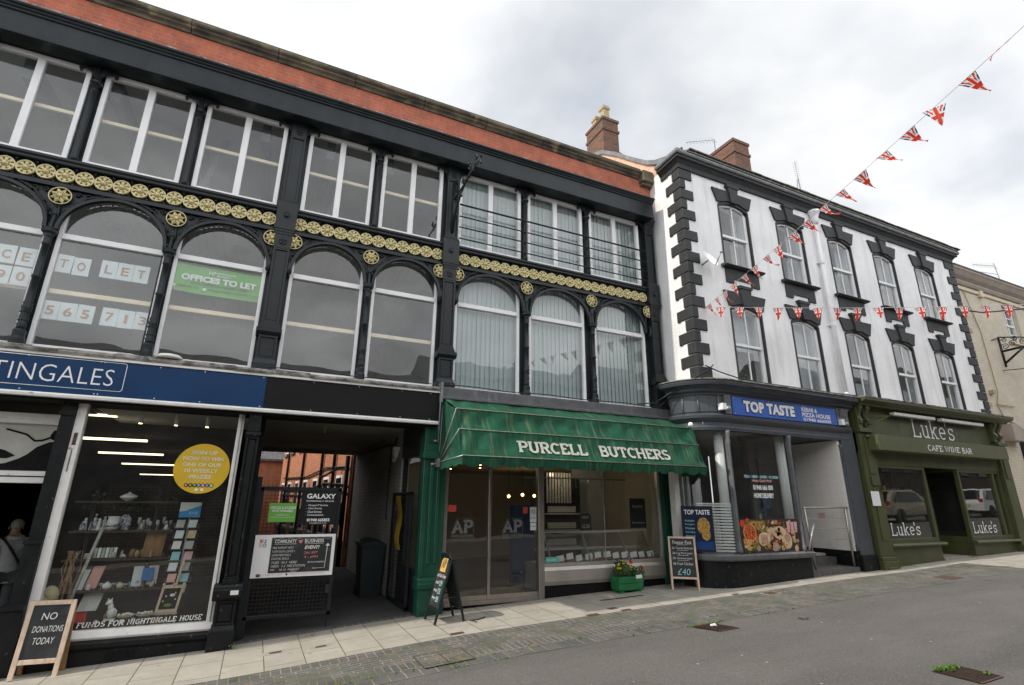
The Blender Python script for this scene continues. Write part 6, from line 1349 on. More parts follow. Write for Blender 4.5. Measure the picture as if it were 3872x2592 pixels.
MB().leaves((16.3, .5, 2.2), (1.0, .25, .75), 700, .075, rg).leaves((18.2, .7, 2.5), (.8, .25, .5), 250, .07, rg).build('foliage', 'leaf_dark', t); MB().box(15.4, 17.1, .3, .8, .6, 1.5).build('planter_box', 'dark', t)
t = flat_sign('notice', 'small white paper notice on the left pilaster of the green cafe front', 12.70, 13.0, 1.95, 2.27, YF - .136, 'letter_white')
mb = MB(); mb.tube([(12.96, YF - .15, 3.98), (13.35, YF - .55, 3.99)], .012, 5); mb.tube([(12.96, YF - .15, 3.75), (13.3, YF - .5, 3.98)], .010, 5); mb.sphere((13.35, YF - .55, 4.02), .03, 7, 5); mb.tube([(12.98, YF - .14, 3.9), (13.1, YF - .3, 3.95)], .009, 4)
tag(mb.build('sign_bracket', 'olive'), 'small pointed green iron bracket on the left pilaster of the green cafe front', 'bracket')
mb = MB(); mb.box(13.17, 13.24, YF - .16, YF - .05, 2.3, 2.4); tag(mb.build('bell_box', 'olive'), 'small green box beside the left cafe window', 'box')
# cables along the shop cornice
mb = MB(); mb.tube([(8.05, -1.12, 4.7), (8.2, -1.13, 4.66), (8.4, -1.15, 4.60), (8.9, -1.2, 4.50), (9.6, -1.22, 4.47), (10.6, -1.25, 4.46), (12, -1.25, 4.46), (12.9, -1.3, 4.47), (14, -1.28, 4.48)], .014, 5); mb.tube([(8.28, -1.12, 4.74), (8.1, -1.12, 4.6), (7.9, -1.1, 4.5), (7.6, -.4, 4.15), (7.4, -.25, 4.0), (7.0, -.22, 3.95)], .013, 5); mb.tube([(7.95, -.2, 4.0), (7.7, -.3, 4.1), (7.5, -.25, 3.9)], .011, 5)
wpart(mb, 'cable', 'cable')
# satellite dish
t = thing('satellite_dish', 'white satellite dish on the white wall beside the corner quoins', 'dish', (8.3, -1.15, 7.1))
mb = MB(); c0 = Vector((8.32, -1.32, 7.12)); nd = Vector((.134, -.878, .459)).normalized(); ux = nd.cross(Vector((0, 0, 1))).normalized(); uy = ux.cross(nd)
for i in range(6):
    r = .23 * i / 5
    for k in range(20): a = 2 * PI * k / 20; mb.v.append(tuple(c0 + ux * r * math.cos(a) * .92 + uy * r * math.sin(a) - nd * (.05 - 1.0 * r * r)))
for i in range(5):
    for k in range(20): mb.f.append((i * 20 + k, i * 20 + (k + 1) % 20, (i + 1) * 20 + (k + 1) % 20, (i + 1) * 20 + k)); mb.m.append(0); mb.sm.append(True)
mb.build('reflector', 'white_pvc', t)
mb = MB(); tip = c0 + nd * .27 - uy * .10; mb.tube([tuple(c0 - uy * .24), tuple(tip)], .013, 5); mb.sphere(tuple(tip), .035, 8, 5); mb.build('feed_arm', 'grey_metal', t)
MB().tube([tuple(c0 - nd * .05), (8.36, -1.05, 7.08)], .025, 6).build('wall_bracket', 'grey_metal', t)
# ------------------------------------------------------------------ cream building at the right
CB = thing('cream_building', 'cream painted brick building with a moulded cornice at the right edge', 'building', (23, -.5, .8))
yc = -.80
mb = MB(); xs = [19.37, 22.68, 23.66, 30]
for a, b, z0, z1 in ((19.37, 22.68, .3, 9.0), (23.66, 30, .3, 9.0), (22.68, 23.66, .3, 7.36), (22.68, 23.66, 8.72, 9.0)): mb.box(a, b, yc, yc + .4, z0, z1)
mb.build('wall', 'brick_cream', CB); MB().box(19.37, 30, 5, 5.2, 0, 9).build('rear_wall', 'brick_cream', CB)
MB().prism([(yc + .2, 8.98), (yc - .06, 8.98), (yc - .10, 9.06), (yc - .10, 9.12), (yc - .2, 9.2), (yc - .28, 9.32), (yc - .32, 9.36), (yc - .32, 9.44), (yc + .2, 9.5)], 19.4, 30).build('cornice', 'cream_cornice', CB)
MB().prism([(yc, 8.80), (yc - .05, 8.80), (yc - .06, 8.9), (yc, 8.92)], 19.4, 30).box(21.2, 21.4, yc - .1, yc, 8.72, 8.94).build('string_course', 'cream', CB)
MB().prism([(yc - .34, 9.42), (yc - .34, 9.47), (3, 11.6), (3, 11.5)], 19.4, 30).build('roof', 'slate_roof', CB)
mb = MB(); frame(mb, 22.70, 23.64, 7.40, 8.70, yc + .12, yc + .2, .06); mb.box(22.76, 23.58, yc + .11, yc + .17, 8.0, 8.06); mb.box(23.15, 23.19, yc + .13, yc + .17, 7.46, 8.64); mb.box(22.76, 23.58, yc + .14, yc + .17, 8.32, 8.35); mb.box(22.76, 23.58, yc + .14, yc + .17, 7.7, 7.73)
o = mb.build('window', 'white_paint', CB); MB().quad((22.75, yc + .16, 7.45), (23.6, yc + .16, 7.45), (23.6, yc + .16, 8.66), (22.75, yc + .16, 8.66)).build('pane', 'glass_old', o); MB().box(22.7, 23.64, yc + .3, yc + .32, 7.4, 8.7).build('net_curtain', 'net', o)
MB().box(22.6, 23.74, yc - .08, yc + .2, 7.28, 7.38).build('sill', 'cream', o)
mb = MB()
for z0, z1 in ((6.7, 8.6), (4.95, 6.55)): mb.box(19.42, 19.62, yc - .02, yc, z0, z1 + .0)
for z in (7.25, 4.86): mb.box(19.42, 20.0, yc - .10, yc, z, z + .14)
mb.build('blocked_window_reveal', 'cream_dark', CB)
mb = MB(); mb.plate([(20.35, 3.86), (21.1, 3.86), (21.1, 4.06), (20.95, 4.25), (20.7, 4.36), (20.35, 4.36)], yc - .3, yc); mb.build('door_hood', 'cream_cornice', CB)
MB().box(21.3, 22.4, yc - .02, yc + .02, 3.0, 4.1).build('side_window', 'car_glass', CB); MB().box(21.2, 23, yc - .06, yc, 4.1, 4.3).build('window_head', 'slate_paint', CB)
mb = MB(); mb.tube([(20.2, yc - .03, 9.0), (20.7, yc - .03, 7.4), (20.75, yc - .03, 5.4), (20.5, yc - .03, 5.0), (20.7, yc - .03, 4.6)], .014, 5); mb.tube([(20.5, yc - .05, 5.0), (21.5, yc - .05, 5.0)], .018, 5); mb.tube([(20.6, yc - .08, 4.55), (21.1, yc - .12, 4.4), (21.3, yc - .1, 4.1)], .04, 6); mb.box(20.25, 20.4, yc - .12, yc, 5.3, 5.42); mb.build('cable', 'cream_dark', CB)
def scroll(mb, c, r, turns, y=None, plane='yz', sg=1, rad=.012, n=26):
    P = []
    for q in range(n):
        a = turns * 2 * PI * q / (n - 1); rr = r * (1 - .8 * q / (n - 1)); u, w_ = rr * math.cos(a) * sg, rr * math.sin(a)
        P.append((c[0], c[1] + u, c[2] + w_))
    return mb.tube(P, rad, 5)
t = thing('sign_bracket', 'ornate scrolled black iron hanging sign bracket on the cream building', 'bracket', (21.8, yc, 6.5))
mb = MB(); bx = 21.78
mb.tube([(bx, yc - .02, 6.35), (bx, yc - .02, 7.35)], .035, 6); mb.tube([(bx, yc, 6.88), (bx, yc - 1.9, 6.95)], .04, 6); mb.tube([(bx, yc, 6.45), (bx, yc - .6, 6.9)], .035, 6); mb.tube([(bx, yc, 7.38), (bx, yc - .5, 7.25), (bx, yc - 1.1, 7.05), (bx, yc - 1.9, 7.0)], .02, 5); mb.tube([(bx - .5, yc - .02, 7.2), (bx + .1, yc - .05, 7.4)], .015, 5)
for (y, z, r, s) in ((.14, 7.02, .11, 1), (.34, 7.08, .11, -1), (.15, 7.24, .08, 1), (.42, 7.22, .09, 1), (.62, 7.06, .12, -1), (.85, 7.08, .09, 1), (1.05, 7.03, .08, -1), (.75, 6.75, .12, 1), (1.0, 6.78, .10, -1), (1.3, 7.0, .06, 1)): scroll(mb, (bx, yc - y, z), r, 1.5, sg=s, rad=.013)
mb.tube([(bx, yc - 1.0, 6.9), (bx, yc - 1.0, 6.6), (bx, yc - 1.1, 6.5)], .03, 6); mb.build('iron_scrollwork', 'black', t)
tag(MB().tube([(19.45, yc - .1, 7.95), (20.5, yc - .3, 7.95), (22, yc - 1.2, 8.1), (26, yc - 4, 8.5)], .022, 5).build('overhead_cable', 'cable'), 'thick black overhead cable leaving the right corner quoins', 'cable')
tag(MB().tube([(21.5, yc - .02, 6.2), (22.3, yc - .5, 6.28), (25, yc - 2, 6.4)], .015, 5).box(22.2, 22.5, yc - .55, yc - .45, 6.22, 6.34).build('overhead_cable', 'cable'), 'thin cable with a black joint box below the scrolled sign bracket', 'cable')
# ------------------------------------------------------------------ iron bracket on the pilaster
t = thing('sign_bracket', 'empty black wrought iron sign bracket projecting from the pilaster above the awning', 'bracket', (2.79, -.1, 7.0))
mb = MB(); bx = 2.80
mb.tube([(bx, -.10, 7.0), (bx, -.24, 7.40), (bx, -.515, 7.65), (bx, -.85, 7.76), (bx, -1.121, 7.83), (bx, -1.56, 7.78)], .022, 6)
mb.tube([(bx, -.10, 7.0), (bx, -.10, 8.15)], .028, 6); mb.tube([(bx, -.10, 7.72), (bx, -.6, 7.74), (bx, -1.56, 7.78)], .016, 6)
for (y, z, r, s) in ((.22, 7.60, .09, 1), (.20, 7.85, .08, -1), (.2, 7.25, .07, 1), (.16, 8.02, .07, 1), (.55, 7.83, .08, 1), (.9, 7.93, .08, -1), (1.2, 7.93, .06, 1)): scroll(mb, (bx, -.08 - y, z), r, 1.4, sg=s, rad=.014)
for y, z in ((.55, 7.58), (1.15, 7.76), (1.5, 7.70)): mb.tube([(bx, -y, z + .1), (bx, -y, z), (bx, -y - .02, z - .05)], .018, 5)
mb.build('iron_scrollwork', 'black_gloss', t)
# ------------------------------------------------------------------ papers in the upper window
def sheet_paper(ch, x, z, tilt, label, y=.085, w_=.196, h=.272):
    t = thing('letter_sheet', label, 'paper sheet', (x + w_ / 2, y, z), 'lettered paper sheets taped inside the first floor windows')
    c, s = math.cos(tilt), math.sin(tilt)
    def P(u, w2, d=0): u -= w_ / 2; w2 -= h / 2; return (x + w_ / 2 + u * c - w2 * s, y - d, z + h / 2 + u * s + w2 * c)
    mb = MB(); n = 3
    for i in range(n + 1):
        for k in range(n + 1): a = P(w_ * i / n, h * k / n); mb.v.append((a[0], a[1] + random.uniform(0, .006), a[2]))
    for i in range(n):
        for k in range(n): mb.f.append((i * 4 + k, i * 4 + k + 1, i * 4 + k + 5, i * 4 + k + 4)); mb.m.append(0); mb.sm.append(True)
    mb.build('sheet', 'paper', t)
    nar = ch in '1I'
    lettering(t, [(ch, w_ * (.40 if nar else .26), w_ * (.58 if nar else .74), h * .26, h * .74, .012)], 0, 'paper_ink', fn=lambda u, w2, d: P(u, w2, .004 + d))
SH = [('C', -3.655, 5.06, .02, 'paper sheet with orange letter C at the left edge, left of the E'), ('E', -3.44, 5.055, -.01, 'paper sheet with orange letter E beside the C in the leftmost arched window'), ('0', -3.44, 4.76, 0, 'paper sheet with orange figure 0 under the E in the leftmost arched window'), ('9', -3.65, 4.755, .01, 'paper sheet with orange figure at the left edge under the C'),
 ('T', -3.02, 5.045, -.03, 'paper sheet with orange T at the left end of the words TO LET'), ('O', -2.815, 5.035, .02, 'paper sheet with orange letter O of the word TO'), ('L', -2.495, 5.06, 0, 'paper sheet with orange letter L of the word LET'), ('E', -2.295, 5.06, -.01, 'paper sheet with orange letter E in the middle of the word LET'), ('T', -2.095, 5.06, 0, 'paper sheet with orange T at the right end of the word LET'),
 ('5', -3.03, 4.335, 0, 'paper sheet with orange 5 at the left end of the number 565 713'), ('6', -2.83, 4.335, .01, 'paper sheet with orange figure 6 between the two fives'), ('5', -2.63, 4.335, -.01, 'paper sheet with orange 5 to the right of the 6'), ('7', -2.35, 4.34, 0, 'paper sheet with orange figure 7 right of the gap in the number'), ('1', -2.15, 4.335, .01, 'paper sheet with orange figure 1 between the 7 and the 3'), ('3', -1.95, 4.34, -.01, 'paper sheet with orange figure 3 at the right end of the number')]
for a in SH: sheet_paper(*a)
t = thing('property_banner', 'bright green banner reading OFFICES TO LET in the third arched window', 'banner', (-1, .08, 5.03))
mb = MB(); nx = 24
bw_ = lambda u, w: .008 * math.sin(u * 9) + .006 * math.sin(w * 12 + u * 5)
for i in range(nx + 1):
    for k in range(7): x = -1.615 + 1.255 * i / nx; z = 5.04 + .455 * k / 6 - .018 * math.sin(PI * i / nx) ; mb.v.append((x, .085 + bw_(x, z), z))
for i in range(nx):
    for k in range(6): mb.f.append((i * 7 + k, i * 7 + k + 1, i * 7 + k + 8, i * 7 + k + 7)); mb.m.append(0); mb.sm.append(True)
mb.build('banner_cloth', 'banner_green', t)
lettering(t, [('HP', -1.125, -1.03, 5.36, 5.425, .0), ('HENDERSON', -1.015, -.755, 5.388, 5.422, .01), ('PROPERTY', -1.015, -.815, 5.342, 5.376, .01), ('OFFICES TO LET', -1.49, -.44, 5.222, 5.325, .05)], .066, 'letter_white')
lettering(t, [('WWW.HENDERSON-PROPERTY.CO.UK', -1.35, -.56, 5.165, 5.20, .012), ('07909 565 713', -1.52, -1.235, 5.10, 5.135, .012), ('INFO@HENDERSON-PROPERTY.CO.UK', -1.10, -.37, 5.085, 5.125, .012)], .066, 'ink_dark')
mb = MB()
for x, z in ((-1.565, 5.118), (-1.15, 5.105)): mb.add([(x + .024 * math.cos(k * PI / 8), .066, z + .024 * math.sin(k * PI / 8)) for k in range(16)], [tuple(range(16))])
mb.build('icon_disc', 'letter_white', t)
mb = MB(); mb.lathe([(.16, 0), (.17, .02), (.14, .05), (.05, .06)], -1.38, -.18, 16, cz=3.89); tag(mb.build('ledge_bowl', 'white_worn'), 'upturned pale dish lying on the ledge above the blue sign', 'dish')
# ------------------------------------------------------------------ charity shop window display
def shelf_z(z, x0, x1): return (x0, x1, .62, .92, z, z + .025)
t = thing('shelf_unit', 'dark ladder shelf unit with brown boards behind the charity shop window', 'shelf', (-1.65, .8, .4))
for x in (-2.06, -1.29): MB().box(x - .022, x + .022, .78, .82, .30, 2.10).build('upright', 'black', t)
SZ = [.76, 1.16, 1.53, 1.93]
for z in SZ: MB().box(-2.25, -1.02, .64, .95, z - .025, z).build('shelf', 'wood_dark', t)
rg = random.Random(21)
def goods(name, label, cat, prof, x, y, z, m, seg=12, group=None, ang=0):
    o = MB().lathe([(r, h) for r, h in prof], x, y, seg, True, ang, z).build(name, m); return tag(o, label, cat, group)
goods('tureen', 'white lidded tureen with a dark rim on the top shelf', 'tureen', [(.05, 0), (.055, .01), (.10, .04), (.115, .065), (.10, .075), (.05, .10), (.015, .11), (.02, .125), (.0, .13)], -1.67, .78, 1.93, 'porcelain', 16)
t = thing('jug', 'white jug with a blue band on the second shelf', 'jug', (-1.79, .78, 1.53)); MB().lathe([(.055, 0), (.075, .03), (.09, .08), (.075, .12), (.07, .17), (.08, .19)], -1.79, .78, 16, True, 0, 1.53).build('body', 'porcelain', t); MB().lathe([(.083, .05), (.092, .08), (.084, .105)], -1.79, .78, 16, True, 0, 1.53).build('blue_band', 'porcelain_blue', t); MB().tube([(-1.71, .78, 1.70), (-1.66, .78, 1.69), (-1.655, .78, 1.64), (-1.70, .78, 1.60)], .01, 6).build('handle', 'porcelain', t)
mb = MB(); mb.plate([(-1.66 + .07 * math.cos(k * PI / 8) * (1 + .12 * (k % 2)), 1.64 + .10 * math.sin(k * PI / 8) * (1 + .1 * (k % 2))) for k in range(16)], .80, .815); tag(mb.build('blue_plate', 'porcelain_blue'), 'scalloped blue and white plate standing on the second shelf', 'plate')
for i, (x, h, m, lb) in enumerate(((-2.12, .17, 'porcelain', 'pale lilac figurine at the left end of the second shelf'), (-2.01, .23, 'porcelain_blue', 'tall blue figurine on the second shelf'), (-1.96, .16, 'porcelain', 'small white figurine beside the tall blue one'), (-1.90, .19, 'glassware', 'grey figurine just left of the blue banded jug'))):
    o = MB().lathe([(.035, 0), (.032, .02), (.022, h * .35), (.024, h * .5), (.017, h * .6), (.026, h * .68), (.012, h * .8)], x, .80, 10, True, 0, 1.53).sphere((x, .80, 1.53 + h * .9), .02, 8, 6).tube([(x - .025, .80, 1.53 + h * .7), (x - .04, .78, 1.53 + h * .5), (x - .01, .765, 1.53 + h * .45)], .007, 5).build('figurine', m); tag(o, lb, 'figurine')
for i in range(9):
    x = -1.48 + .048 * i + rg.uniform(-.01, .01); z = 1.53; h = rg.uniform(.12, .20)
    goods('glass', 'clear drinking glass in the crowded row on the second shelf', 'glass', [(.02, 0), (.004, .01), (.004, h * .4), (.024, h * .55), (.022, h)], x, .74 + rg.uniform(0, .14), z, 'glassware', 9, 'clear glasses on the second shelf')
def box_item(name, label, x0, x1, z0, h, m, y=.72, cat='book', d=.05, lean=0):
    o = MB().hexa([(x0, y, z0), (x1, y, z0), (x1, y + d, z0), (x0, y + d, z0)], [(x0 + lean, y + .02, z0 + h), (x1 + lean, y + .02, z0 + h), (x1 + lean, y + d + .02, z0 + h), (x0 + lean, y + d + .02, z0 + h)]).build(name, m); return tag(o, label, cat)
box_item('picture', 'orange brown painted picture leaning on the third shelf', -1.37, -1.12, 1.17, .33, 'wood_mid', cat='picture', lean=.02)
box_item('book', 'red brown book leaning at the left of the third shelf below', -1.95, -1.82, .78, .28, 'salmon_ink', lean=.06); box_item('book', 'pale grey book on the shelf left of the salmon book', -2.04, -1.97, .77, .25, 'paper', lean=.05)
box_item('greetings_pack', 'pale card pack standing on the fourth shelf', -1.42, -1.30, .78, .26, 'paper', cat='cards'); box_item('greetings_pack', 'cream card pack at the right of the fourth shelf', -1.24, -1.12, .80, .24, 'label_card', cat='cards')
box_item('calendar', 'blue and white boxed set with round cut outs on the fourth shelf', -1.30, -1.17, .86, .16, 'blue_ink', y=.66, cat='box')
box_item('card_sheet', 'pale printed card leaning under the lowest shelf', -1.98, -1.76, .50, .22, 'label_card', cat='card', lean=.05); box_item('book', 'dark red book lying against the lowest shelf upright', -1.98, -1.86, .36, .16, 'red_ink')
for i in range(6):
    x = -1.93 + .045 * i; box_item('box_of_slides', 'small grey and white striped box in the row on the third shelf', x, x + .035, 1.17, .13, 'label_card' if i % 2 else 'glassware', cat='box')['group'] = 'small boxes on the third shelf'
goods('jar', 'small glass jar with a white lid on the third shelf', 'jar', [(.03, 0), (.032, .05), (.025, .06), (.028, .065), (.028, .08)], -1.70, .74, 1.16, 'glassware'); goods('sugar_pot', 'small blue and white pot on the third shelf', 'pot', [(.03, 0), (.04, .02), (.02, .04), (.008, .05), (.0, .055)], -1.58, .74, 1.16, 'porcelain_blue')
for z, x0, x1 in ((.31, -1.9, -1.1), (.76, -2.1, -1.1), (1.16, -2.15, -1.1), (1.53, -2.2, -1.05)):
    for i in range(9):
        x = x0 + (x1 - x0) * (i + rg.uniform(.1, .9)) / 9; r = rg.uniform(.018, .04); h = rg.uniform(.04, .13)
        o = MB().lathe([(r * .7, 0), (r, h * .2), (r * rg.uniform(.5, 1), h * .6), (r * rg.uniform(.4, .9), h)], x, .70 + rg.uniform(-.02, .16), 9, True, 0, z).build('bric_a_brac', rg.choice(['porcelain', 'glassware', 'pot', 'porcelain_blue', 'wood_mid', 'meat', 'mural']))
        tag(o, 'small second hand ornament in the clutter on the lower shop shelves', 'ornament', 'clutter on the shop shelves')
goods('candle_jar', 'amber jar with a label at the right of the third shelf', 'jar', [(.028, 0), (.028, .07), (.02, .08), (.02, .10)], -1.42, .72, 1.16, 'pot')
for i in range(10):
    x = -1.98 + .07 * i; h = rg.uniform(.05, .10); goods('glass', 'clear goblet in the row on the fourth shelf', 'glass', [(.022, 0), (.005, .01), (.005, h * .4), (.03, h * .7), (.028, h)], x, .74 + rg.uniform(0, .1), .76, 'glassware', 9, 'clear goblets on the fourth shelf')
goods('teapot', 'white teapot on the fourth shelf', 'teapot', [(.03, 0), (.055, .03), (.055, .06), (.03, .085), (.008, .1), (.0, .11)], -1.69, .70, .76, 'porcelain', 14); goods('cup', 'cream cup beside the white teapot', 'cup', [(.025, 0), (.045, .03), (.045, .07)], -1.54, .70, .76, 'mannequin', 12)
t = thing('plant', 'trailing ivy garland along the top shelf', 'plant', (-1.6, .8, 1.8)); MB().leaves((-2.0, .76, 1.98), (.12, .06, .09), 26, .028, rg).leaves((-1.2, .76, 1.94), (.2, .06, .10), 34, .026, rg).leaves((-1.6, .76, 1.84), (.32, .05, .06), 46, .024, rg).leaves((-2.1, .76, 1.84), (.08, .05, .09), 22, .024, rg).build('foliage', 'leaf', t)
# greeting card spinner
t = thing('card_rack', 'tall wire rack of greeting cards with a blue and white £1.50 header', 'rack', (-.83, .5, .4)); MB().lathe([(.012, .3), (.012, 1.72)], -.83, .52, 8).lathe([(.16, .30), (.16, .32)], -.83, .52, 14).build('pole', 'grey_metal', t)
hd = MB().box(-.97, -.70, .49, .50, 1.71, 1.92).build('header', 'letter_white', t); mb = MB(); mb.plate([(-.97, 1.71), (-.70, 1.71), (-.70, 1.88), (-.80, 1.84), (-.90, 1.80), (-.97, 1.79)], .487, .49); mb.build('blue_wave', 'cyan', hd); lettering(hd, [('£1.50', -.84, -.73, 1.755, 1.79, .0)], .484, 'letter_white')
cols = ['mural', 'paper', 'paper', 'wrap_food', 'label_card', 'mural', 'chalk_blue', 'milkshake', 'paper', 'mural', 'salmon_ink', 'chalk_blue', 'paper', 'mural']
for i in range(7):
    for k in range(2):
        x = -.985 + .155 * k + .01 * (i % 2); z = 1.57 - i * .145; o = MB().hexa([(x, .47, z), (x + .105, .47, z), (x + .105, .475, z), (x, .475, z)], [(x + .01, .50, z + .105), (x + .115, .50, z + .105), (x + .115, .505, z + .105), (x + .01, .505, z + .105)]).build('card', cols[i * 2 + k], t)
        mb = MB(); [mb.sphere((x + rg.uniform(.03, .085), .476 + .028 * q, z + q * .1), rg.uniform(.010, .022), 6, 4, (1, .1, 1)) for q in (.25, .4, .55, .7, .8)]; mb.build('card_motif', cols[(i * 2 + k + 5) % 14], o); mb = MB(); mb.tube([(x - .015, .46, z + .06), (x - .015, .455, z - .005), (x + .14, .455, z - .005), (x + .14, .46, z + .06)], .003, 4); mb.build('wire_holder', 'grey_metal', o)
# easel with framed picture
t = thing('table_easel', 'wooden table easel standing in the right of the charity shop window', 'easel', (-.9, .35, .30)); MB().hexa([(-.92, .42, .3), (-.89, .42, .3), (-.89, .44, .3), (-.92, .44, .3)], [(-.815, .46, 1.14), (-.785, .46, 1.14), (-.785, .48, 1.14), (-.815, .48, 1.14)]).bar((-1.0, .36, .30), (-.96, .42, .62), .02).bar((-.78, .36, .30), (-.80, .42, .62), .02).build('legs', 'wood_pale', t); MB().box(-1.04, -.76, .32, .36, .455, .475).build('ledge', 'wood_pale', t)
t = thing('framed_picture', 'carved light wood framed picture of toadstools on the table easel', 'picture', (-.9, .34, .48)); fz = lambda x, z, y: (x + (z - .48) * .13, y + (z - .48) * .12, z)
def fp(mb, x0, x1, z0, z1, y0, y1): return mb.hexa([fz(x0, z0, y0), fz(x1, z0, y0), fz(x1, z0, y1), fz(x0, z0, y1)], [fz(x0, z1, y0), fz(x1, z1, y0), fz(x1, z1, y1), fz(x0, z1, y1)])
mb = MB(); fp(mb, -1.03, -1.0, .48, .81, .32, .345); fp(mb, -.80, -.77, .48, .81, .32, .345); fp(mb, -1.03, -.77, .48, .52, .318, .345); fp(mb, -1.03, -.77, .78, .81, .318, .345)
for x in (-1.02, -.9, -.78): mb.sphere(fz(x, .825, .33), .022, 8, 5)
mb.build('frame', 'wood_pale', t); fp(MB(), -1.0, -.80, .52, .78, .335, .342).build('picture', 'black_flat', t); mb = MB(); mb.sphere(fz(-.88, .68, .338), .04, 10, 6, (1, .1, .8)); mb.build('white_motif', 'porcelain', t); mb = MB(); mb.sphere(fz(-.90, .56, .338), .05, 10, 6, (1.2, .1, .6)); mb.build('green_motif', 'lettuce', t); mb = MB()
for x, z in ((-.97, .60), (-.95, .66), (-.83, .62), (-.85, .70)): mb.sphere(fz(x, z, .338), .022, 8, 5, (.7, .1, 1.5))
mb.build('cream_motif', 'mannequin', t)
# cat, bowls, head
t = thing('cat_ornament', 'white seated cat ornament in the bottom of the charity shop window', 'ornament', (-1.51, .3, .44)); mb = MB(); mb.box(-1.57, -1.45, .26, .34, .44, .46); mb.sphere((-1.51, .30, .53), .055, 10, 8, (.95, .8, 1.25)); mb.sphere((-1.525, .29, .60), .038, 10, 8, (.9, .8, 1.2)); mb.sphere((-1.545, .28, .655), .036, 10, 8); mb.tube([(-1.56, .28, .68), (-1.567, .28, .71)], [.013, .002], 5); mb.tube([(-1.528, .28, .685), (-1.522, .28, .712)], [.013, .002], 5); mb.tube([(-1.46, .29, .48), (-1.45, .28, .54), (-1.47, .27, .57)], .012, 6); mb.sphere((-1.575, .265, .645), .014, 6, 5); mb.build('body', 'porcelain', t)
for x, lb in ((-1.34, 'shallow patterned bowl right of the white cat ornament'), (-1.13, 'shallow patterned bowl left of the wooden easel')): 
    o = MB().lathe([(.04, 0), (.09, .03), (.11, .05), (.10, .05), (.05, .03)], x, .3, 14, True, 0, .44).build('bowl', 'mannequin'); tag(o, lb, 'bowl'); mb = MB()
    for k in range(9): mb.sphere((x + rg.uniform(-.08, .08), .3 + rg.uniform(-.06, .06), .50), .018, 6, 4)
    mb.build('contents', 'porcelain', o).matrix_parent_inverse = Matrix.Translation(-Vector(o.location))
for x in (-1.13, -.98): tag(MB().box(x - .06, x + .03, .26, .30, .34, .44).build('price_tag', 'wood_mid'), 'small brown wooden block on the display floor ' + ('nearer the bowl' if x < -1.05 else 'under the easel ledge'), 'block')
t = thing('mannequin_head', 'yellowed bald mannequin head at the left of the charity shop window', 'mannequin', (-2.2, .3, .6)); mb = MB(); mb.lathe([(.075, .52), (.06, .60), (.055, .66)], -2.19, .31, 12); mb.sphere((-2.20, .30, .775), .105, 16, 12, (.82, .95, 1.12)); mb.sphere((-2.225, .24, .715), .055, 10, 8, (1, 1, 1)); mb.sphere((-2.235, .205, .755), .016, 7, 5, (.8, 1.2, 1.6)); mb.sphere((-2.235, .205, .715), .016, 7, 5, (1.3, .7, .6)); mb.sphere((-2.12, .32, .76), .025, 8, 6, (.4, .8, 1.3)); mb.build('head', 'mannequin', t)
tag(MB().tube([(-2.05, .35, .35), (-1.93, .45, 1.1), (-1.85, .5, 1.55)], .02, 8).build('reflection_streak', 'letter_grey'), 'pale grey tube standing in for a diagonal reflection at the left of the shelf unit', 'reflection')  # pale tube added in the shape of a diagonal reflection, not shop stock
t = thing('basket_stems', 'bunch of tall twisted brown stems at the left of the shelf unit', 'plant stems', (-2.15, .6, .5)); mb = MB()
for k in range(14): x = -2.2 + .01 * k; mb.tube([(x, .6, .4), (x + rg.uniform(-.04, .04), .6, .8), (x + rg.uniform(-.06, .08), .62, 1.05), (x + rg.uniform(-.03, .06), .6, 1.28)], .005, 4)
mb.build('stems', 'wood_mid', t)
t = thing('window_sticker', 'round yellow sticker reading SIGN UP NOW TO WIN on the charity shop window', 'sticker', (-.745, .045, 2.04))
mb = MB(); mb.add([(-.745 + .352 * math.cos(k * PI / 24), .044, 2.39 + .348 * math.sin(k * PI / 24)) for k in range(48)], [tuple(range(48))]); mb.build('disc', 'yellow_sticker', t)
lettering(t, [('SIGN UP', -.905, -.58, 2.585, 2.64, .03), ('NOW TO WIN', -1.0, -.49, 2.50, 2.555, .03), ('ONE OF OUR', -.99, -.50, 2.415, 2.47, .03), ('10 WEEKLY', -.955, -.535, 2.33, 2.385, .03), ('PRIZES', -.885, -.61, 2.245, 2.30, .03), ('NIGHTINGALE HOUSE', -.93, -.57, 2.205, 2.222, 0, 0, 1.5)], .041, 'sticker_text')
for i, (ch, m) in enumerate(zip('LOTTERY', ('red_ink', 'lettuce', 'green_ink', 'cyan', 'chalk_pink', 'blue_ink', 'chalk_blue'))):
    x = -.905 + .052 * i; mb = MB(); mb.add([(x + .027 * math.cos(k * PI / 8), .0415, 2.155 + .027 * math.sin(k * PI / 8)) for k in range(16)], [tuple(range(16))]); o = mb.build('ball', 'black_flat', t); mb = MB(); mb.add([(x + .019 * math.cos(k * PI / 8), .040, 2.155 + .019 * math.sin(k * PI / 8)) for k in range(16)], [tuple(range(16))]); mb.build('ball_face', m, o); lettering(o, [(ch, x - .008, x + .008, 2.143, 2.167, .02)], .038, 'letter_white')
mb = MB(); mb.add([(-.70 + .02 * math.cos(k * PI / 8), .041, 2.095 + .02 * math.sin(k * PI / 8)) for k in range(16)], [tuple(range(16))]); mb.add([(-.77 + .02 * math.cos(k * PI / 8), .041, 2.095 + .02 * math.sin(k * PI / 8)) for k in range(16)], [tuple(range(16))]); mb.build('logo_dot', 'letter_white', t)
t = thing('window_lettering', 'white slab serif lettering FUNDS FOR NIGHTINGALE HOUSE along the bottom of the shop window', 'lettering', (-1.1, .045, .41))
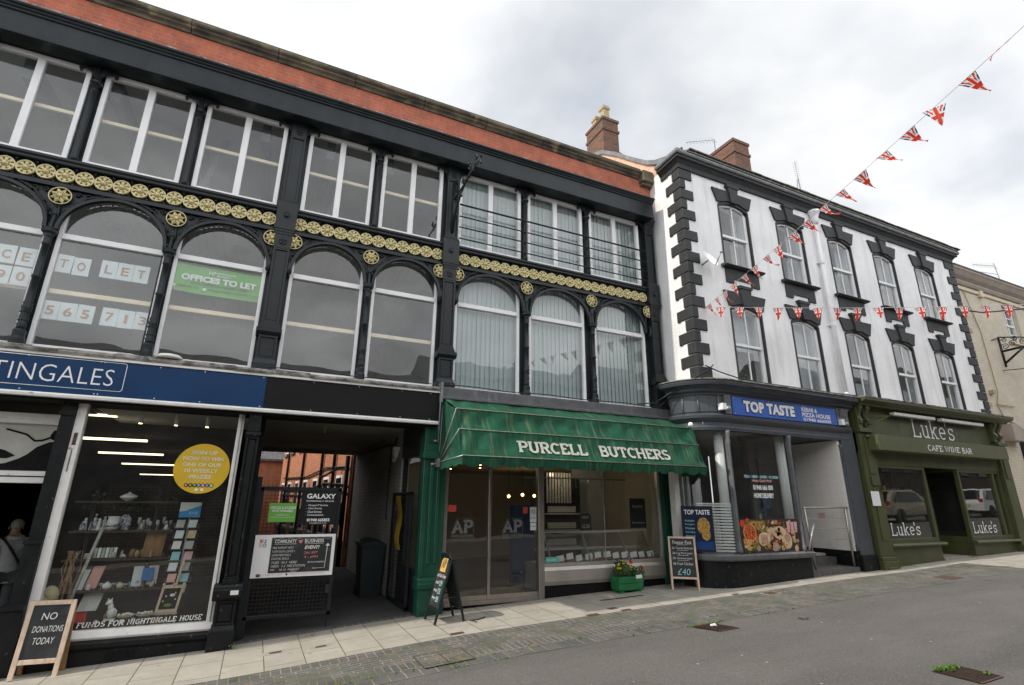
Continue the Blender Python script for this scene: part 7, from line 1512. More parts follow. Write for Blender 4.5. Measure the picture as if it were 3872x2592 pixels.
slabs(t, [('FUNDS', -1.80, -1.505, .412, .478, .15, .12, .14), ('FOR', -1.475, -1.305, .412, .478, .15, .12, .14), ('NIGHTINGALE', -1.275, -.725, .412, .478, .15, .12, .14), ('HOUSE', -.695, -.43, .412, .478, .15, .12, .14)], .042, 'letter_white')
# ------------------------------------------------------------------ people
def skin_person(name, label, joints, edges, radii, loc, rz, m, sub=2):
    me = bpy.data.meshes.new(name); me.from_pydata(joints, edges, []); o = bpy.data.objects.new(name, me); COL.objects.link(o)
    sk = o.modifiers.new('skin', 'SKIN'); me.skin_vertices[0].data[0].use_root = True
    for i, r in enumerate(radii): me.skin_vertices[0].data[i].radius = r if isinstance(r, tuple) else (r, r)
    ss = o.modifiers.new('sub', 'SUBSURF'); ss.levels = sub; ss.render_levels = sub
    dg = bpy.context.evaluated_depsgraph_get(); me2 = bpy.data.meshes.new_from_object(o.evaluated_get(dg)); bpy.data.objects.remove(o); bpy.data.meshes.remove(me)
    me2.materials.clear(); me2.materials.append(M[m]); me2.polygons.foreach_set('use_smooth', [True] * len(me2.polygons))
    o = bpy.data.objects.new(name, me2); COL.objects.link(o); return o
def person(label, loc, rz, top, legs, hair_m, walk=.12, cap=None, strap=False, arm_fwd=.0, bare=True):
    t = thing('person', label, 'person', loc, rz=rz)   # faces local -Y
    w2 = walk
    # one continuous body: pelvis .. head, arms, legs (z up, metres)
    J = [(0, 0, .93), (0, .0, 1.12), (0, .02, 1.30), (0, .015, 1.44), (0, -.005, 1.53), (0, -.02, 1.62), (0, -.02, 1.70),
         (.17, .02, 1.41), (.23, .05, 1.14), (.22, -.06 - arm_fwd, .92 + arm_fwd * .8), (.21, -.09 - arm_fwd, .84 + arm_fwd),
         (-.17, .02, 1.41), (-.24, .06, 1.15), (-.21, -.10 - arm_fwd, 1.0 + arm_fwd * .6), (-.18, -.15 - arm_fwd, .95 + arm_fwd * .8),
         (.095, 0, .88), (.10, -w2 * .7, .49), (.10, -w2 * .5, .09), (.10, -w2 * .5 - .14, .035),
         (-.095, 0, .88), (-.10, w2 * .3, .49), (-.10, w2, .11), (-.10, w2 - .13, .035), (0, .0, .80)]
    E = [(0, 1), (1, 2), (2, 3), (3, 4), (4, 5), (5, 6), (3, 7), (7, 8), (8, 9), (9, 10), (3, 11), (11, 12), (12, 13), (13, 14), (0, 15), (15, 16), (16, 17), (17, 18), (0, 19), (19, 20), (20, 21), (21, 22), (0, 23)]
    R = [(.15, .11), (.145, .11), (.16, .115), (.13, .09), .055, (.072, .088), (.06, .07), .065, .048, .037, .03, .065, .048, .037, .03, .09, .062, .042, .035, .09, .062, .042, .035, (.15, .115)]
    body = skin_person('body', None, J[:23], E[:-1], R[:23], loc, rz, 'skin'); body.parent = t
    grow = lambda r, k: tuple(x + k for x in r) if isinstance(r, tuple) else r + k
    def sub(name, idx, k, m, cut=None):
        mp = {a: i for i, a in enumerate(idx)}; o = skin_person(name, None, [J[a] for a in idx], [(mp[a], mp[b]) for a, b in E if a in mp and b in mp], [grow(R[a], k) for a in idx], loc, rz, m); o.parent = t; return o
    sub('jacket', [0, 1, 2, 3, 7, 8, 9, 10, 11, 12, 13, 14, 23], .030, top)
    hd_ = MB(); hd_.tube([(-.11, .03, 1.46), (-.09, .09, 1.47), (0, .13, 1.46), (.09, .09, 1.47), (.11, .03, 1.46), (.08, -.05, 1.44), (0, -.08, 1.42), (-.08, -.05, 1.44)], .045, 8, True); hd_.sphere((0, .03, 1.42), .12, 12, 8, (1.3, .8, .5)); hd_.build('hood', top, t, True)
    sub('trousers', [0, 15, 16, 17, 19, 20, 21], .018, legs)
    hm = MB(); hm.sphere((0, .012, 1.685), .098, 14, 9, (.9, 1.02, .95)); hm.local = 1
    hm.v = [p for p in hm.v]; hm.build('hair' if not cap else 'cap', hair_m, t, True)
    if cap: MB().lathe([(.085, 0), (.10, .005), (.085, .012)], 0, -.05, 14, True, 0, 1.695).build('cap_peak', hair_m, t, True)
    fm = MB(); fm.sphere((0, -.125, 1.625), .017, 8, 6, (.8, 1, 1.3)); fm.sphere((.092, -.01, 1.63), .024, 8, 6, (.4, .8, 1.2)); fm.sphere((-.092, -.01, 1.63), .024, 8, 6, (.4, .8, 1.2)); fm.build('face_features', 'skin', t, True)
    em = MB(); em.sphere((.034, -.107, 1.655), .010, 7, 5); em.sphere((-.034, -.107, 1.655), .010, 7, 5); em.build('eyes', 'dark', t, True)
    mm = MB(); mm.sphere((0, -.112, 1.582), .02, 8, 5, (1.2, .4, .35)); mm.build('mouth', 'salmon_ink', t, True)
    for sg, j, jp in ((1, 10, 9), (-1, 14, 13)):   # hands: palm, four fingers, thumb
        a, b = Vector(J[jp]), Vector(J[j]); d = (b - a).normalized(); sd_ = Vector((0, 1, 0)).cross(d).normalized() if abs(d.y) < .9 else Vector((1, 0, 0)); fw = d.cross(sd_).normalized()
        hb = MB(); hb.tube([tuple(b), tuple(b + d * .05), tuple(b + d * .085)], [.026, .036, .034], 8)
        for k, ln in enumerate((.062, .072, .068, .052)):
            o_ = fw * (-.027 + .018 * k); hb.tube([tuple(b + d * .08 + o_), tuple(b + d * (.08 + ln * .55) + o_), tuple(b + d * (.08 + ln) + o_ - sd_ * .018 * sg)], [.0095, .009, .0075], 6)
        hb.tube([tuple(b + d * .03 + fw * -.03), tuple(b + d * .065 + fw * -.055), tuple(b + d * .095 + fw * -.058)], [.012, .011, .009], 6); hb.build('hand', 'skin', t, True)
    for k in (18, 22): p = J[k]; MB().sphere((p[0], p[1] + .06, p[2] + .012), .05, 10, 6, (.95, 2.5, .95)).build('shoe', 'mural', t, True)
    if strap: MB().tube([(.16, .09, 1.47), (.08, .155, 1.36), (-.04, .165, 1.18), (-.17, .12, 1.0), (-.16, -.10, 1.0), (0, -.15, 1.2), (.14, -.10, 1.40), (.16, .0, 1.49), (.16, .09, 1.47)], .02, 6).build('bag_strap', 'strap', t, True)
    return t
person('grey haired person in a pale hoodie with dark bag strap walking into the left doorway', (-3.62, 3.35, -.16), math.radians(212), 'hoodie', 'trousers', 'hair', .14, None, True)
MB().box(-9, -2.3, .5, 7, -.28, -.16).build('shop_floor', 'wood_dark', IB)
pt = person('person in blue top and pale cap standing in the road, mirrored in kebab window', (15.8, -6.7, g(15.8) + .01), math.radians(-75), 'shirt_blue', 'trousers', 'cap', .02, True, False, .12)
t = thing('carrier_bag', 'white plastic carrier bag held by the mirrored person in the blue top', 'bag', (15.55, -6.8, g(15.8) + .6)); MB().hexa([(15.45, -6.95, g(15.8) + .62), (15.75, -6.98, g(15.8) + .62), (15.76, -6.82, g(15.8) + .62), (15.46, -6.80, g(15.8) + .62)], [(15.48, -6.93, g(15.8) + .95), (15.68, -6.95, g(15.8) + .95), (15.69, -6.85, g(15.8) + .95), (15.49, -6.83, g(15.8) + .95)]).build('bag', 'label_card', t)
# ------------------------------------------------------------------ pavement boards
def a_board(name, label, p, rz, W, H, foot, frame_m, fw, legm=None, top_round=False, back=None, cat='sign board'):
    t = thing(name, label, cat, p, rz=rz)       # local: front face looks to -Y
    def leaf(sg):
        th = math.atan2(foot / 2, H); c, s = math.cos(th), math.sin(th); L = H / c
        def T(x, y, z): return (x, sg * ((L - z) * s) * 1.0 + y, z * c)   # z measured along the leaf from the foot
        return T, L
    for sg, nm in ((-1, 'front'), (1, 'back')):
        T, L = leaf(sg); mb = MB()
        def B(x0, x1, z0, z1, y0, y1): mb.hexa([T(x0, y0, z0), T(x1, y0, z0), T(x1, y1, z0), T(x0, y1, z0)], [T(x0, y0, z1), T(x1, y0, z1), T(x1, y1, z1), T(x0, y1, z1)])
        zl = L * .24; B(-W / 2, -W / 2 + fw, 0, L, -.014, .014); B(W / 2 - fw, W / 2, 0, L, -.014, .014); B(-W / 2 + fw, W / 2 - fw, L - fw, L, -.012, .012); B(-W / 2 + fw, W / 2 - fw, zl - fw, zl, -.012, .012)
        if top_round:
            n = 10; pts = [T(-W / 2 + W * (1 - math.cos(PI * k / n)) / 2, 0, L + .09 * math.sin(PI * k / n)) for k in range(n + 1)]; o = len(mb.v); mb.v += [(x, y - .012, z) for x, y, z in pts] + [(x, y + .012, z) for x, y, z in pts]; mb.f += [tuple(range(o, o + n + 1)), tuple(range(o + n + 1, o + 2 * n + 2))[::-1]] + [(o + k, o + k + 1, o + n + 2 + k, o + n + 1 + k) for k in range(n)]; mb.m += [0] * (n + 2); mb.sm += [False] * (n + 2)
        fr = mb.build('frame' if sg < 0 else 'rear_frame', frame_m if sg < 0 or not back else back, t, True, bevel=.003)
        mb = MB(); B(-W / 2 + fw, W / 2 - fw, zl, L - fw, -.004, .004); mb.build('blackboard', 'board', fr, True)
        if sg < 0: front = (T, L, zl)
    MB().tube([(-W / 2 + .02, -foot * .30, H * .40), (-W / 2 + .02, foot * .30, H * .40)], .006, 4).tube([(W / 2 - .02, -foot * .30, H * .40), (W / 2 - .02, foot * .30, H * .40)], .006, 4).build('stay', 'dark_metal', t, True)
    return t, front
t, (T, L, zl) = a_board('chalk_board', 'pale wooden framed blackboard chalked NO DONATIONS TODAY leaning by the charity shop', (-2.02, -.20, g(-2.0) + .004), math.radians(-5), .46, .80, .22, 'wood_pale', .05, back='wood_mid')
fn = lambda u, w_, d: T(u, -.008 - d, w_)
lettering(t, [('NO', -.075, .075, .60, .675, -.002, .1), ('DONATIONS', -.13, .165, .47, .535, -.006, .15), ('TODAY', -.095, .11, .345, .415, -.006, .15)], 0, 'chalk', fn=fn, local=True)
t, (T, L, zl) = a_board('pavement_board', 'black A frame board with rounded top, yellow AP badge and chalked offers beside the green pilaster', (2.80, -.58, g(2.8) + .004), math.radians(-87), .46, .86, .46, 'black', .04, top_round=True)
fn = lambda u, w_, d: T(u, -.008 - d, w_)
mb = MB()
P = [(-.11, .70), (.11, .70), (.11, .93), (.05, .93), (-.02, .93), (-.11, .86)]
mb.add([T(u, -.016, w_) for u, w_ in P], [tuple(range(len(P)))]); mb.build('badge', 'ap_gold', t, True)
slabs(t, [('AP', -.08, .08, .76, .90, .2, .13, 0)], 0, 'wood_mid', fn=lambda u, w_, d: T(u, -.019 - d, w_), local=True)
lettering(t, [('Local Fresh Chickens', -.17, .17, .62, .67, .0, .2), ('small', -.16, -.02, .52, .57, .0, .2), ('med', -.16, -.03, .41, .46, .0, .2), ('large', -.16, -.02, .30, .35, .0, .2)], 0, 'chalk', fn=fn, local=True); lettering(t, [('£5.99', .0, .1, .50, .58, .02, .1), ('£7.50', .0, .1, .39, .47, .02, .1), ('£8.95', .0, .1, .28, .36, .02, .1)], 0, 'chalk_blue', fn=fn, local=True)
mb = MB(); mb.tube([(3.1, -.86, g(3.1) + .02), (3.25, -.84, g(3.2) + .015), (3.38, -.78, g(3.4) + .02)], .008, 5); mb.tube([(3.12, -.86, g(3.1) + .02), (3.16, -1.0, g(3.2) + .015)], .006, 5)
tag(mb.build('strap', 'cable'), 'loose black strap lying at the foot of the black A frame board', 'strap')
t, (T, L, zl) = a_board('chalk_board', 'tall wooden A frame blackboard chalked with Freezer Pack prices before the butcher window', (7.52, -.58, g(7.5) + .004), math.radians(-38), .50, .92, .36, 'wood_pale', .035, back='wood_mid')
fn = lambda u, w_, d: T(u, -.008 - d, w_)
lettering(t, [('Freezer Pack', -.17, .18, .80, .865, .0, .15), ('2lb Topside Beef Joint', -.19, .20, .70, .75, -.004, .2), ('2lb Leg Pork Joint', -.19, .18, .61, .66, -.004, .2), ('2lb Gammon Joint', -.19, .17, .52, .57, -.004, .2), ('4lb Fresh Chicken', -.19, .17, .43, .48, -.004, .2)], 0, 'chalk', fn=fn, local=True); lettering(t, [('£40', -.12, .11, .26, .37, -.004, .2)], 0, 'chalk_blue', fn=fn, local=True)
mb = MB()
for z in (.785, .685, .595, .505): mb.tube([T(-.1, -.01, z), T(.1, -.01, z + .006)], .003, 4)
mb.build('chalk_underline', 'chalk', t, True)
# ------------------------------------------------------------------ planter
t = thing('planter', 'bright green wooden planter box with red and yellow flowers before the butcher window', 'planter', (6.45, -.25, .37)); gz = g(6.4)
mb = MB(); x0, x1, y0, y1 = 6.17, 6.74, -.37, -.09
mb.hexa([(x0 + .02, y0 + .02, gz + .04), (x1 - .02, y0 + .02, gz + .04), (x1 - .02, y1, gz + .04), (x0 + .02, y1, gz + .04)], [(x0, y0, gz + .27), (x1, y0, gz + .27), (x1, y1, gz + .27), (x0, y1, gz + .27)])
for k in range(2): mb.box(x0 + .012, x1 - .012, y0 - .002 + .008 * (1 - k), y0 + .02, gz + .05 + k * .115, gz + .155 + k * .115)
mb.box(x0 + .06, x0 + .14, y0 + .03, y1, gz, gz + .04); mb.box(x1 - .14, x1 - .06, y0 + .03, y1, gz, gz + .04); mb.build('box', 'planter_green', t, bevel=.006)
MB().box(x1 - .19, x1 - .05, y0 - .012, y0 - .002, gz + .24, gz + .30).build('label', 'label_card', t)
rg = random.Random(9); mb = MB().leaves((6.42, -.22, gz + .36), (.27, .14, .13), 420, .032, rg).leaves((6.70, -.26, gz + .27), (.14, .12, .17), 220, .03, rg).leaves((6.33, -.2, gz + .47), (.12, .09, .10), 120, .026, rg); mb.build('foliage', 'leaf', t)
mb = MB()
for x, z in ((6.50, .60), (6.51, .575), (6.75, .50), (6.77, .47)):
    for k in range(5): mb.sphere((x + rg.uniform(-.02, .02), -.30 + rg.uniform(-.03, .03), gz + z - .07 + rg.uniform(-.015, .015)), .018, 6, 4)
mb.build('red_flower', 'flower_red', t); mb = MB()
for x, z in ((6.23, .55), (6.26, .50), (6.36, .57), (6.44, .59), (6.33, .62), (6.53, .50), (6.22, .5)):
    for k in range(4): mb.sphere((x + rg.uniform(-.015, .015), -.29 + rg.uniform(-.03, .02), gz + z - .08 + rg.uniform(-.01, .01)), .015, 6, 4)
mb.build('yellow_flower', 'flower_yellow', t)
# ------------------------------------------------------------------ covers, grates, weeds, litter
def cover(name, label, x0, x1, y0, y1, m='iron_rust', bars=0, rim=None, cat='drain cover', skew=0.0, dz=.009):
    t = thing(name, label, cat, ((x0 + x1) / 2, (y0 + y1) / 2, g((x0 + x1) / 2)))
    def q(mb, a, b, c, d, z): mb.add([(a + skew * (c - y0), c, g(a) + z), (b + skew * (c - y0), c, g(b) + z), (b + skew * (d - y0), d, g(b) + z), (a + skew * (d - y0), d, g(a) + z)], [(0, 1, 2, 3)])
    if rim: mb = MB(); q(mb, x0 - rim, x1 + rim, y0 - rim * .5, y1 + rim * .5, dz - .004); mb.build('surround', 'concrete', t)
    mb = MB(); q(mb, x0, x1, y0, y1, dz); mb.build('plate', m, t)
    if bars:
        mb = MB(); n = bars
        for k in range(n): a = x0 + (x1 - x0) * (k + .15) / n; b = x0 + (x1 - x0) * (k + .6) / n; q(mb, a, b, y0 + .02, y1 - .02, dz + .004)
        mb.build('bars', 'dark', t)
    return t
cover('stop_cover', 'rusty iron stop cover set in a pale slab, left of the two before the passage', .43, .57, -.79, -.72, rim=.09)
cover('stop_cover', 'rusty iron stop cover set in a pale slab, right of the two before the passage', .97, 1.10, -.88, -.82, rim=.07)
cover('stop_cover', 'small rusty cover at the pavement edge below the black A frame board', 2.62, 2.81, -1.44, -1.34); cover('stop_cover', 'round edged rusty cover at the pavement edge before the butcher door post', 4.74, 4.95, -1.54, -1.43); cover('stop_cover', 'square rusty cover before the butcher window, nearer the shop', 5.27, 5.44, -1.32, -1.22); cover('stop_cover', 'square rusty cover before the butcher window, nearer the road', 5.38, 5.56, -1.50, -1.43)
cover('channel_drain', 'long thin dark channel drain in the slabs before the planter', 5.55, 6.47, -.69, -.63, 'iron_rust', 12); cover('stop_cover', 'rusty square cover in the brick strip before the kebab shop', 8.30, 8.56, -1.80, -1.62, rim=.04); cover('stop_cover', 'tiny rusty cover at the pavement edge before the kebab shop', 7.78, 7.92, -1.49, -1.42); cover('stop_cover', 'large rusty cover in the brick strip before the green cafe', 12.5, 12.9, -2.55, -2.2)
cover('road_gully', 'rusty iron road gully grate at the kerb edge with weeds and a white scrap', 5.70, 6.07, -3.14, -2.78, bars=7, skew=-.40); cover('road_gully', 'rusty iron road gully grate with green weeds at the bottom right corner', 6.30, 6.70, -5.70, -5.28, bars=8)
t = cover('paved_manhole', 'pair of brick filled manhole covers with rusty frames in the brick strip', 1.93, 2.52, -2.56, -2.07, 'pavers_run', dz=.012, cat='manhole'); mb = MB()
for x in (1.93, 2.22, 2.52): mb.add([(x - .006, -2.56, g(x) + .016), (x + .006, -2.56, g(x) + .016), (x + .006, -2.07, g(x) + .016), (x - .006, -2.07, g(x) + .016)], [(0, 1, 2, 3)])
for y in (-2.56, -2.07): mb.add([(1.93, y - .006, g(1.93) + .017), (2.52, y - .006, g(2.52) + .017), (2.52, y + .006, g(2.52) + .017), (1.93, y + .006, g(1.93) + .017)], [(0, 1, 2, 3)])
mb.build('iron_frame', 'iron_rust', t)
rg = random.Random(31); mb = MB()
def weed(x, y, r, n, h=.03): mb.leaves((x, y, g(x) + h * .5), (r, r * .6, h), n, .014, rg)
for i in range(46): weed(rg.uniform(1.0, 8.0), rg.choice([-2.50, -2.47, -2.72, -2.73]) + rg.uniform(-.02, .02), rg.uniform(.02, .07), rg.randint(5, 14), .012)
for x in frange(5.5, 6.15, .05): weed(x, -2.76, .05, 9, .02)
weed(.0, -.24, .06, 40, .05); weed(1.0, -.2, .03, 12, .03); weed(16.4, -1.15, .16, 60, .05); weed(13.8, -1.2, .12, 20, .02); weed(5.98, -2.80, .06, 20, .02)
for i in range(30): weed(rg.uniform(1.6, 3.4), rg.uniform(-2.65, -2.1), .035, 5, .01)
tag(mb.build('weeds', 'weed'), kind='stuff')
t = thing('gully_weeds', 'bright green weeds growing through the gully grate at the bottom right', 'weeds', (6.5, -5.4, .35)); mb = MB()
for x, y in ((6.38, -5.34), (6.46, -5.32), (6.54, -5.33), (6.43, -5.38), (6.60, -5.36), (6.64, -5.60), (6.34, -5.32), (6.50, -5.36)): mb.leaves((x, y, g(6.5) + .025), (.045, .035, .022), 46, .014, rg)
mb.build('foliage', 'weed', t)
tag(MB().hexa([(5.80, -2.90, g(5.8) + .01), (5.88, -2.93, g(5.8) + .01), (5.89, -2.88, g(5.8) + .01), (5.81, -2.86, g(5.8) + .01)], [(5.81, -2.90, g(5.8) + .03), (5.87, -2.92, g(5.8) + .03), (5.88, -2.89, g(5.8) + .04), (5.82, -2.87, g(5.8) + .03)]).build('paper_scrap', 'label_card'), 'crumpled white paper scrap on the kerbside gully grate', 'litter')
mb = MB()
for i in range(60):
    x, y = rg.uniform(.5, 13), rg.uniform(-5.5, -1.6); r = rg.uniform(.004, .014); mb.add([(x + r * math.cos(k * 1.05 + i), y + r * 1.3 * math.sin(k * 1.05 + i), g(x) + .009) for k in range(6)], [tuple(range(6))])
tag(mb.build('litter_specks', 'mural'), kind='stuff')
mat('tar', (0.035, 0.032, 0.030), 0.7, 0.3, 30)
def blotch(label, x, y, r, n=26):
    rr = random.Random(int(x * 97)); mb = MB()
    for q in range(9):
        cx_, cy_ = x + rr.gauss(0, r * .55), y + rr.gauss(0, r * .4); r2 = r * rr.uniform(.15, .42); mb.add([(cx_ + r2 * (1 + .35 * rr.uniform(-1, 1)) * math.cos(2 * PI * k / 14), cy_ + r2 * .8 * (1 + .35 * rr.uniform(-1, 1)) * math.sin(2 * PI * k / 14), g(cx_) + .005 + .0006 * q) for k in range(14)], [tuple(range(14))])
    tag(mb.build('tar_stain', 'tar'), label, 'stain')
blotch('dark tar stain on the asphalt between the two gully grates, farther from the camera', 3.85, -4.62, .10); blotch('dark tar stain on the asphalt close to the bottom edge', 3.75, -5.0, .09); blotch('small dark tar stain on the asphalt beside the kerb bricks', 7.2, -3.2, .07)
# ------------------------------------------------------------------ aerials
def yagi(label, base, top, a, b, n, m='grey_metal'):
    t = thing('tv_aerial', label, 'aerial', base); a, b = Vector(a), Vector(b); MB().tube([base, top], .018, 5).build('mast', m, t); mb = MB(); mb.tube([tuple(a), tuple(b)], .012, 5); d = (b - a).normalized(); up = Vector((0, .35, 1)); u = (up - d * up.dot(d)).normalized()
    for k in range(n): p = a + (b - a) * (k / (n - 1)); r = (.13 if n < 12 else .07) + .05 * k / n; mb.tube([tuple(p - u * r), tuple(p + u * r)], .006 if n < 12 else .004, 4)
    mb.build('boom', m, t); return t
yagi('grey television aerial lying level between the two chimneys', (14.05, 3, 12.1), (14.05, 3, 15.3), (12.58, 3, 14.66), (14.05, 3, 15.28), 10); yagi('spindly upright television aerial above the white building roof', (15.1, 1, 11.0), (15.52, 1, 12.75), (15.58, 1, 12.35), (15.53, 1, 13.45), 14)
t = yagi('pale twin boom television aerial above the cream building', (28.6, 1.0, 10.4), (28.25, 1.0, 12.3), (26.3, 1.0, 11.80), (28.25, 1.0, 12.15), 9); MB().tube([(26.45, 1, 11.52), (28.3, 1, 11.75)], .014, 5).build('lower_boom', 'grey_metal', t)
# ------------------------------------------------------------------ bunting
def flag_col(u, v):     # u -1..1, v 0 (top) .. 1.6 (tip); union flag cut to a triangle, flag centre at v=.75
    x, y = u * 1.0, (v - .74) * 1.0
    if abs(x) < .16 or abs(y) < .15: return 2
    if abs(x) < .27 or abs(y) < .25: return 1
    d = min(abs(x - y * .9), abs(x + y * .9)) / 1.35
    if d < .075: return 2
    if d < .20: return 1
    return 0
def flag_mesh(seed, curl):
    mb = MB(); N = 26; W_, H_ = .205, .26; rgf = random.Random(seed); ph = rgf.uniform(0, 6)
    def P(u, v): # u in 0..1 across the current width
        half = (1 - v) * W_ / 2; x = (u - .5) * 2 * half; z = -v * H_; y = curl * (.055 * v * v + .018 * math.sin(3.2 * u + ph) * v + .012 * math.sin(5 * v + ph)); return (x, y, z)
    for j in range(N):
        v0, v1 = j / N, (j + 1) / N
        nu = max(1, int(round(N * (1 - v0))))
        for i in range(nu):
            u0, u1 = i / nu, (i + 1) / nu; a, b, c, d = P(u0, v0), P(u1, v0), P(u1, v1), P(u0, v1); o = len(mb.v); mb.v += [a, b, c, d]; mb.f.append((o, o + 1, o + 2, o + 3)); mb.sm.append(True)
            um, vm = (u0 + u1) / 2, (v0 + v1) / 2; mb.m.append(flag_col((um - .5) * 2 * (1 - vm), vm * 1.45))
    return mb
protos = [flag_mesh(s, c).build('flag_pennant', ['flag_blue', 'flag_white', 'flag_red'], None, True) for s, c in ((1, 1), (2, -1), (3, 1.5), (4, .6))]
used = set()
def hang(i, p, d, pr, label, group, swing=0.0, yaw=0.0):
    o = protos[pr]
    if pr in used: o = o.copy(); COL.objects.link(o)
    used.add(pr); d = Vector(d).normalized(); z = Vector((0, 0, 1)); z = (z - d * z.dot(d)).normalized(); y = z.cross(d)
    m3 = Matrix((d, y, z)).transposed().to_4x4(); o.matrix_world = Matrix.Translation(p) @ m3 @ Matrix.Rotation(swing, 4, 'X') @ Matrix.Rotation(yaw, 4, 'Z'); tag(o, label, 'flag', group)
ORD = ['first', 'second', 'third', 'fourth', 'fifth', 'sixth', 'seventh', 'eighth', 'ninth', 'tenth', 'eleventh', 'twelfth', 'thirteenth', 'fourteenth', 'fifteenth', 'sixteenth', 'seventeenth', 'eighteenth', 'nineteenth', 'twentieth']
A1 = Vector((8.31, -1.07, 6.06)); D1 = Vector((-.3767, -.926, 0)); 
def s1(s): return A1 + D1 * s + Vector((0, 0, .004 * s * s - .02 * s))
D2 = Vector((.8087, -.5876, -.052)); 
def s2(s): return A1 + D2 * s + Vector((0, 0, -.055 * math.sin(PI * min(1, s / 6.4)) * (1 if s < 6.4 else 0)))
rg = random.Random(12)
sw1 = [.5, .5, .4, .5, .6, .4, .8, .5, .9, .9, 1.0, 1.15, .7, 1.2, .85, .2, .9, -.86]
for i in range(18):
    s = .10 + .39 * i; hang(i, s1(s), D1, (i * 3) % 4, 'union flag pennant, %s up the diagonal string from the wall hook' % ORD[i], 'bunting on the diagonal string', sw1[i] + (rg.uniform(-.1, .1) if i < 17 else 0), (rg.uniform(-.2, .2) if i < 17 else 0) + (.9 if i == 15 else 0))
for i in range(17):
    s = .30 + .38 * i; hang(i, s2(s), D2, (i * 3 + 1) % 4, 'union flag pennant, %s along the level string from the wall hook' % ORD[i], 'bunting on the level string', rg.uniform(-.25, .2), rg.uniform(-.45, .45))
tag(MB().tube([tuple(s1(.3 * k)) for k in range(43)], .003, 4).build('bunting_string', 'cord'), 'thin cord of the diagonal bunting rising over the street', 'string')
tag(MB().tube([tuple(s2(.3 * k)) for k in range(30)], .0042, 4).build('bunting_string', 'cord'), 'thin cord of the level bunting before the white building', 'string')
tag(MB().tube([(8.31, -1.02, 6.06), (8.31, -1.09, 6.06)], .02, 6).box(8.22, 8.30, -1.06, -1.03, 6.03, 6.09).build('wall_hook', 'white_worn'), 'small white hook fixing the bunting to the white wall', 'hook')
# ------------------------------------------------------------------ opposite side of the street (seen in the glass)
def opp(label, x0, x1, h, rise, m, seed):
    t = thing('terrace_building', label, 'building', ((x0 + x1) / 2, -16, lin((x0 + x1) / 2))); y0 = -13.5; rr = random.Random(seed)
    MB().box(x0, x1, y0 - 8, y0, -2, h).build('wall', m, t); MB().prism([(y0 + .3, h - .1), (y0 + .3, h + .05), (y0 - 4, h + rise), (y0 - 8.2, h + .05), (y0 - 8.2, h - .1)], x0, x1).build('roof', 'slate_roof', t)
    n = max(2, int((x1 - x0) / 2.2)); w_ = (x1 - x0) / n
    for k in range(n):
        c = x0 + w_ * (k + .5)
        for z in (3.9, 6.2) if h > 7.5 else (4.2,): o = MB().box(c - .5, c + .5, y0, y0 + .04, z, z + 1.4).build('window', 'dark', t); MB().box(c - .43, c + .43, y0 + .04, y0 + .05, z + .07, z + 1.33).build('pane', 'far_pane', o)
        o = MB().box(c - w_ * .42, c + w_ * .42, y0, y0 + .06, .8, 3.0).build('shopfront', rr.choice(['slate_paint', 'black', 'olive', 'black']), t); MB().box(c - w_ * .38, c + w_ * .38, y0 + .06, y0 + .07, 1.2, 2.6).build('pane', 'car_glass', o)
opp('low brick terrace on the far side of the street, mirrored in the iron building windows', -16, -3, 6.8, 1.4, 'brick_brown', 1); opp('brown brick terrace opposite the iron building', -3, 7, 6.6, 1.6, 'brick_brown', 2); opp('taller terrace opposite the white building', 7, 17, 7.6, 1.8, 'brick_brown', 3); opp('brick and render house at the upper end of the far side', 17, 30, 8.2, 2.0, 'brick_chimney', 4); opp('tall dark terrace far up the street on the far side', 30, 46, 9.5, 2.0, 'brick_brown', 5); opp('tall brick terrace farthest up the street on the far side', 46, 75, 11, 2.0, 'brick_brown', 6)
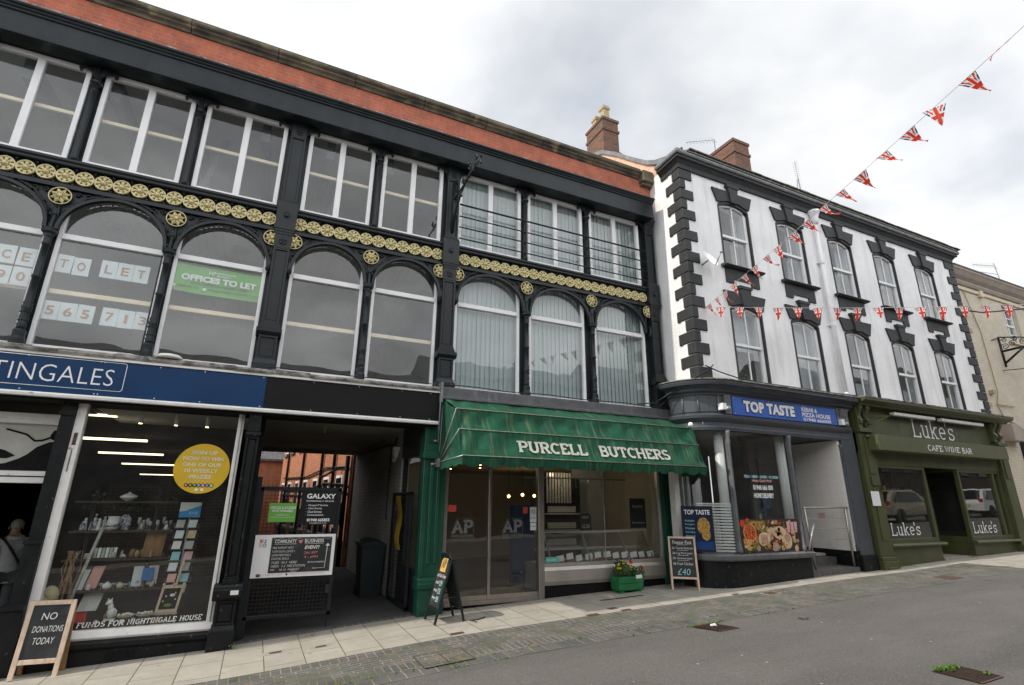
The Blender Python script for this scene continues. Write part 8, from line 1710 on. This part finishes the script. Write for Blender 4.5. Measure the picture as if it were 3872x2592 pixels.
def car(label, x, y, m, rz):
    t = thing('parked_car', label, 'car', (x, y, g(x)), rz=rz); prof = [(-2.15, .35), (-2.2, .75), (-2.1, .95), (-1.75, 1.35), (-1.35, 1.58), (.2, 1.62), (.75, 1.45), (1.25, 1.02), (2.0, .88), (2.2, .65), (2.2, .35)]
    mb = MB(); n = len(prof)
    secs = [(-.86, .90), (-.80, 1.0), (.80, 1.0), (.86, .90)]
    for y_, k in secs: mb.v += [(a * (1 if abs(y_) < .85 else .97), y_ * (1 - .16 * max(0, b - .95) / .65), b if abs(y_) < .85 else b * .97 + .01) for a, b in prof]
    for s_ in range(3):
        for i in range(n): mb.f.append((s_ * n + i, s_ * n + (i + 1) % n, (s_ + 1) * n + (i + 1) % n, (s_ + 1) * n + i)); mb.m.append(0); mb.sm.append(False)
    mb.f += [tuple(range(n)), tuple(range(3 * n, 4 * n))[::-1]]; mb.m += [0, 0]; mb.sm += [False, False]; mb.build('body', m, t, True, bevel=.03)
    mb = MB(); mb.hexa([(-2.12, -.66, 1.0), (-2.12, .66, 1.0), (-2.08, .66, 1.0), (-2.08, -.66, 1.0)], [(-1.62, -.58, 1.50), (-1.62, .58, 1.50), (-1.58, .58, 1.50), (-1.58, -.58, 1.50)])
    for sg in (-1, 1): mb.hexa([(-1.6, sg * .845, 1.0), (.95, sg * .845, 1.0), (.95, sg * .80, 1.0), (-1.6, sg * .80, 1.0)], [(-1.2, sg * .775, 1.5), (.35, sg * .775, 1.5), (.35, sg * .73, 1.5), (-1.2, sg * .73, 1.5)])
    mb.build('window', 'car_glass', t, True)
    for sg in (-1, 1): MB().box(-2.24, -2.05, sg * .82 - .12 * (1 if sg > 0 else 0) - (.0 if sg > 0 else -.0), sg * .82 + .12 * (0 if sg > 0 else 1), .86, 1.02).build('tail_light', 'tail_red', t, True)
    MB().box(-2.23, -2.2, -.26, .26, .62, .74).build('number_plate', 'plate_yellow', t, True)
    for cx_ in (-1.35, 1.35):
        for sg in (-1, 1): mb = MB(); mb.lathe([(.2, -.1), (.33, -.1), (.34, -.06), (.34, .06), (.33, .1), (.2, .1)], 0, 0, 18); mb.v = [(cx_ + a, sg * .78 + c, .34 + b) for a, b, c in mb.v]; mb.build('wheel', 'tyre', t, True)
car('beige parked car on the far side of the street, mirrored in the left cafe window', 31.3, -10.7, 'car_beige', 0); car('white parked car on the far side of the street, mirrored in the right cafe window', 40.0, -10.6, 'car_white', 0)
bpy.context.view_layer.update()
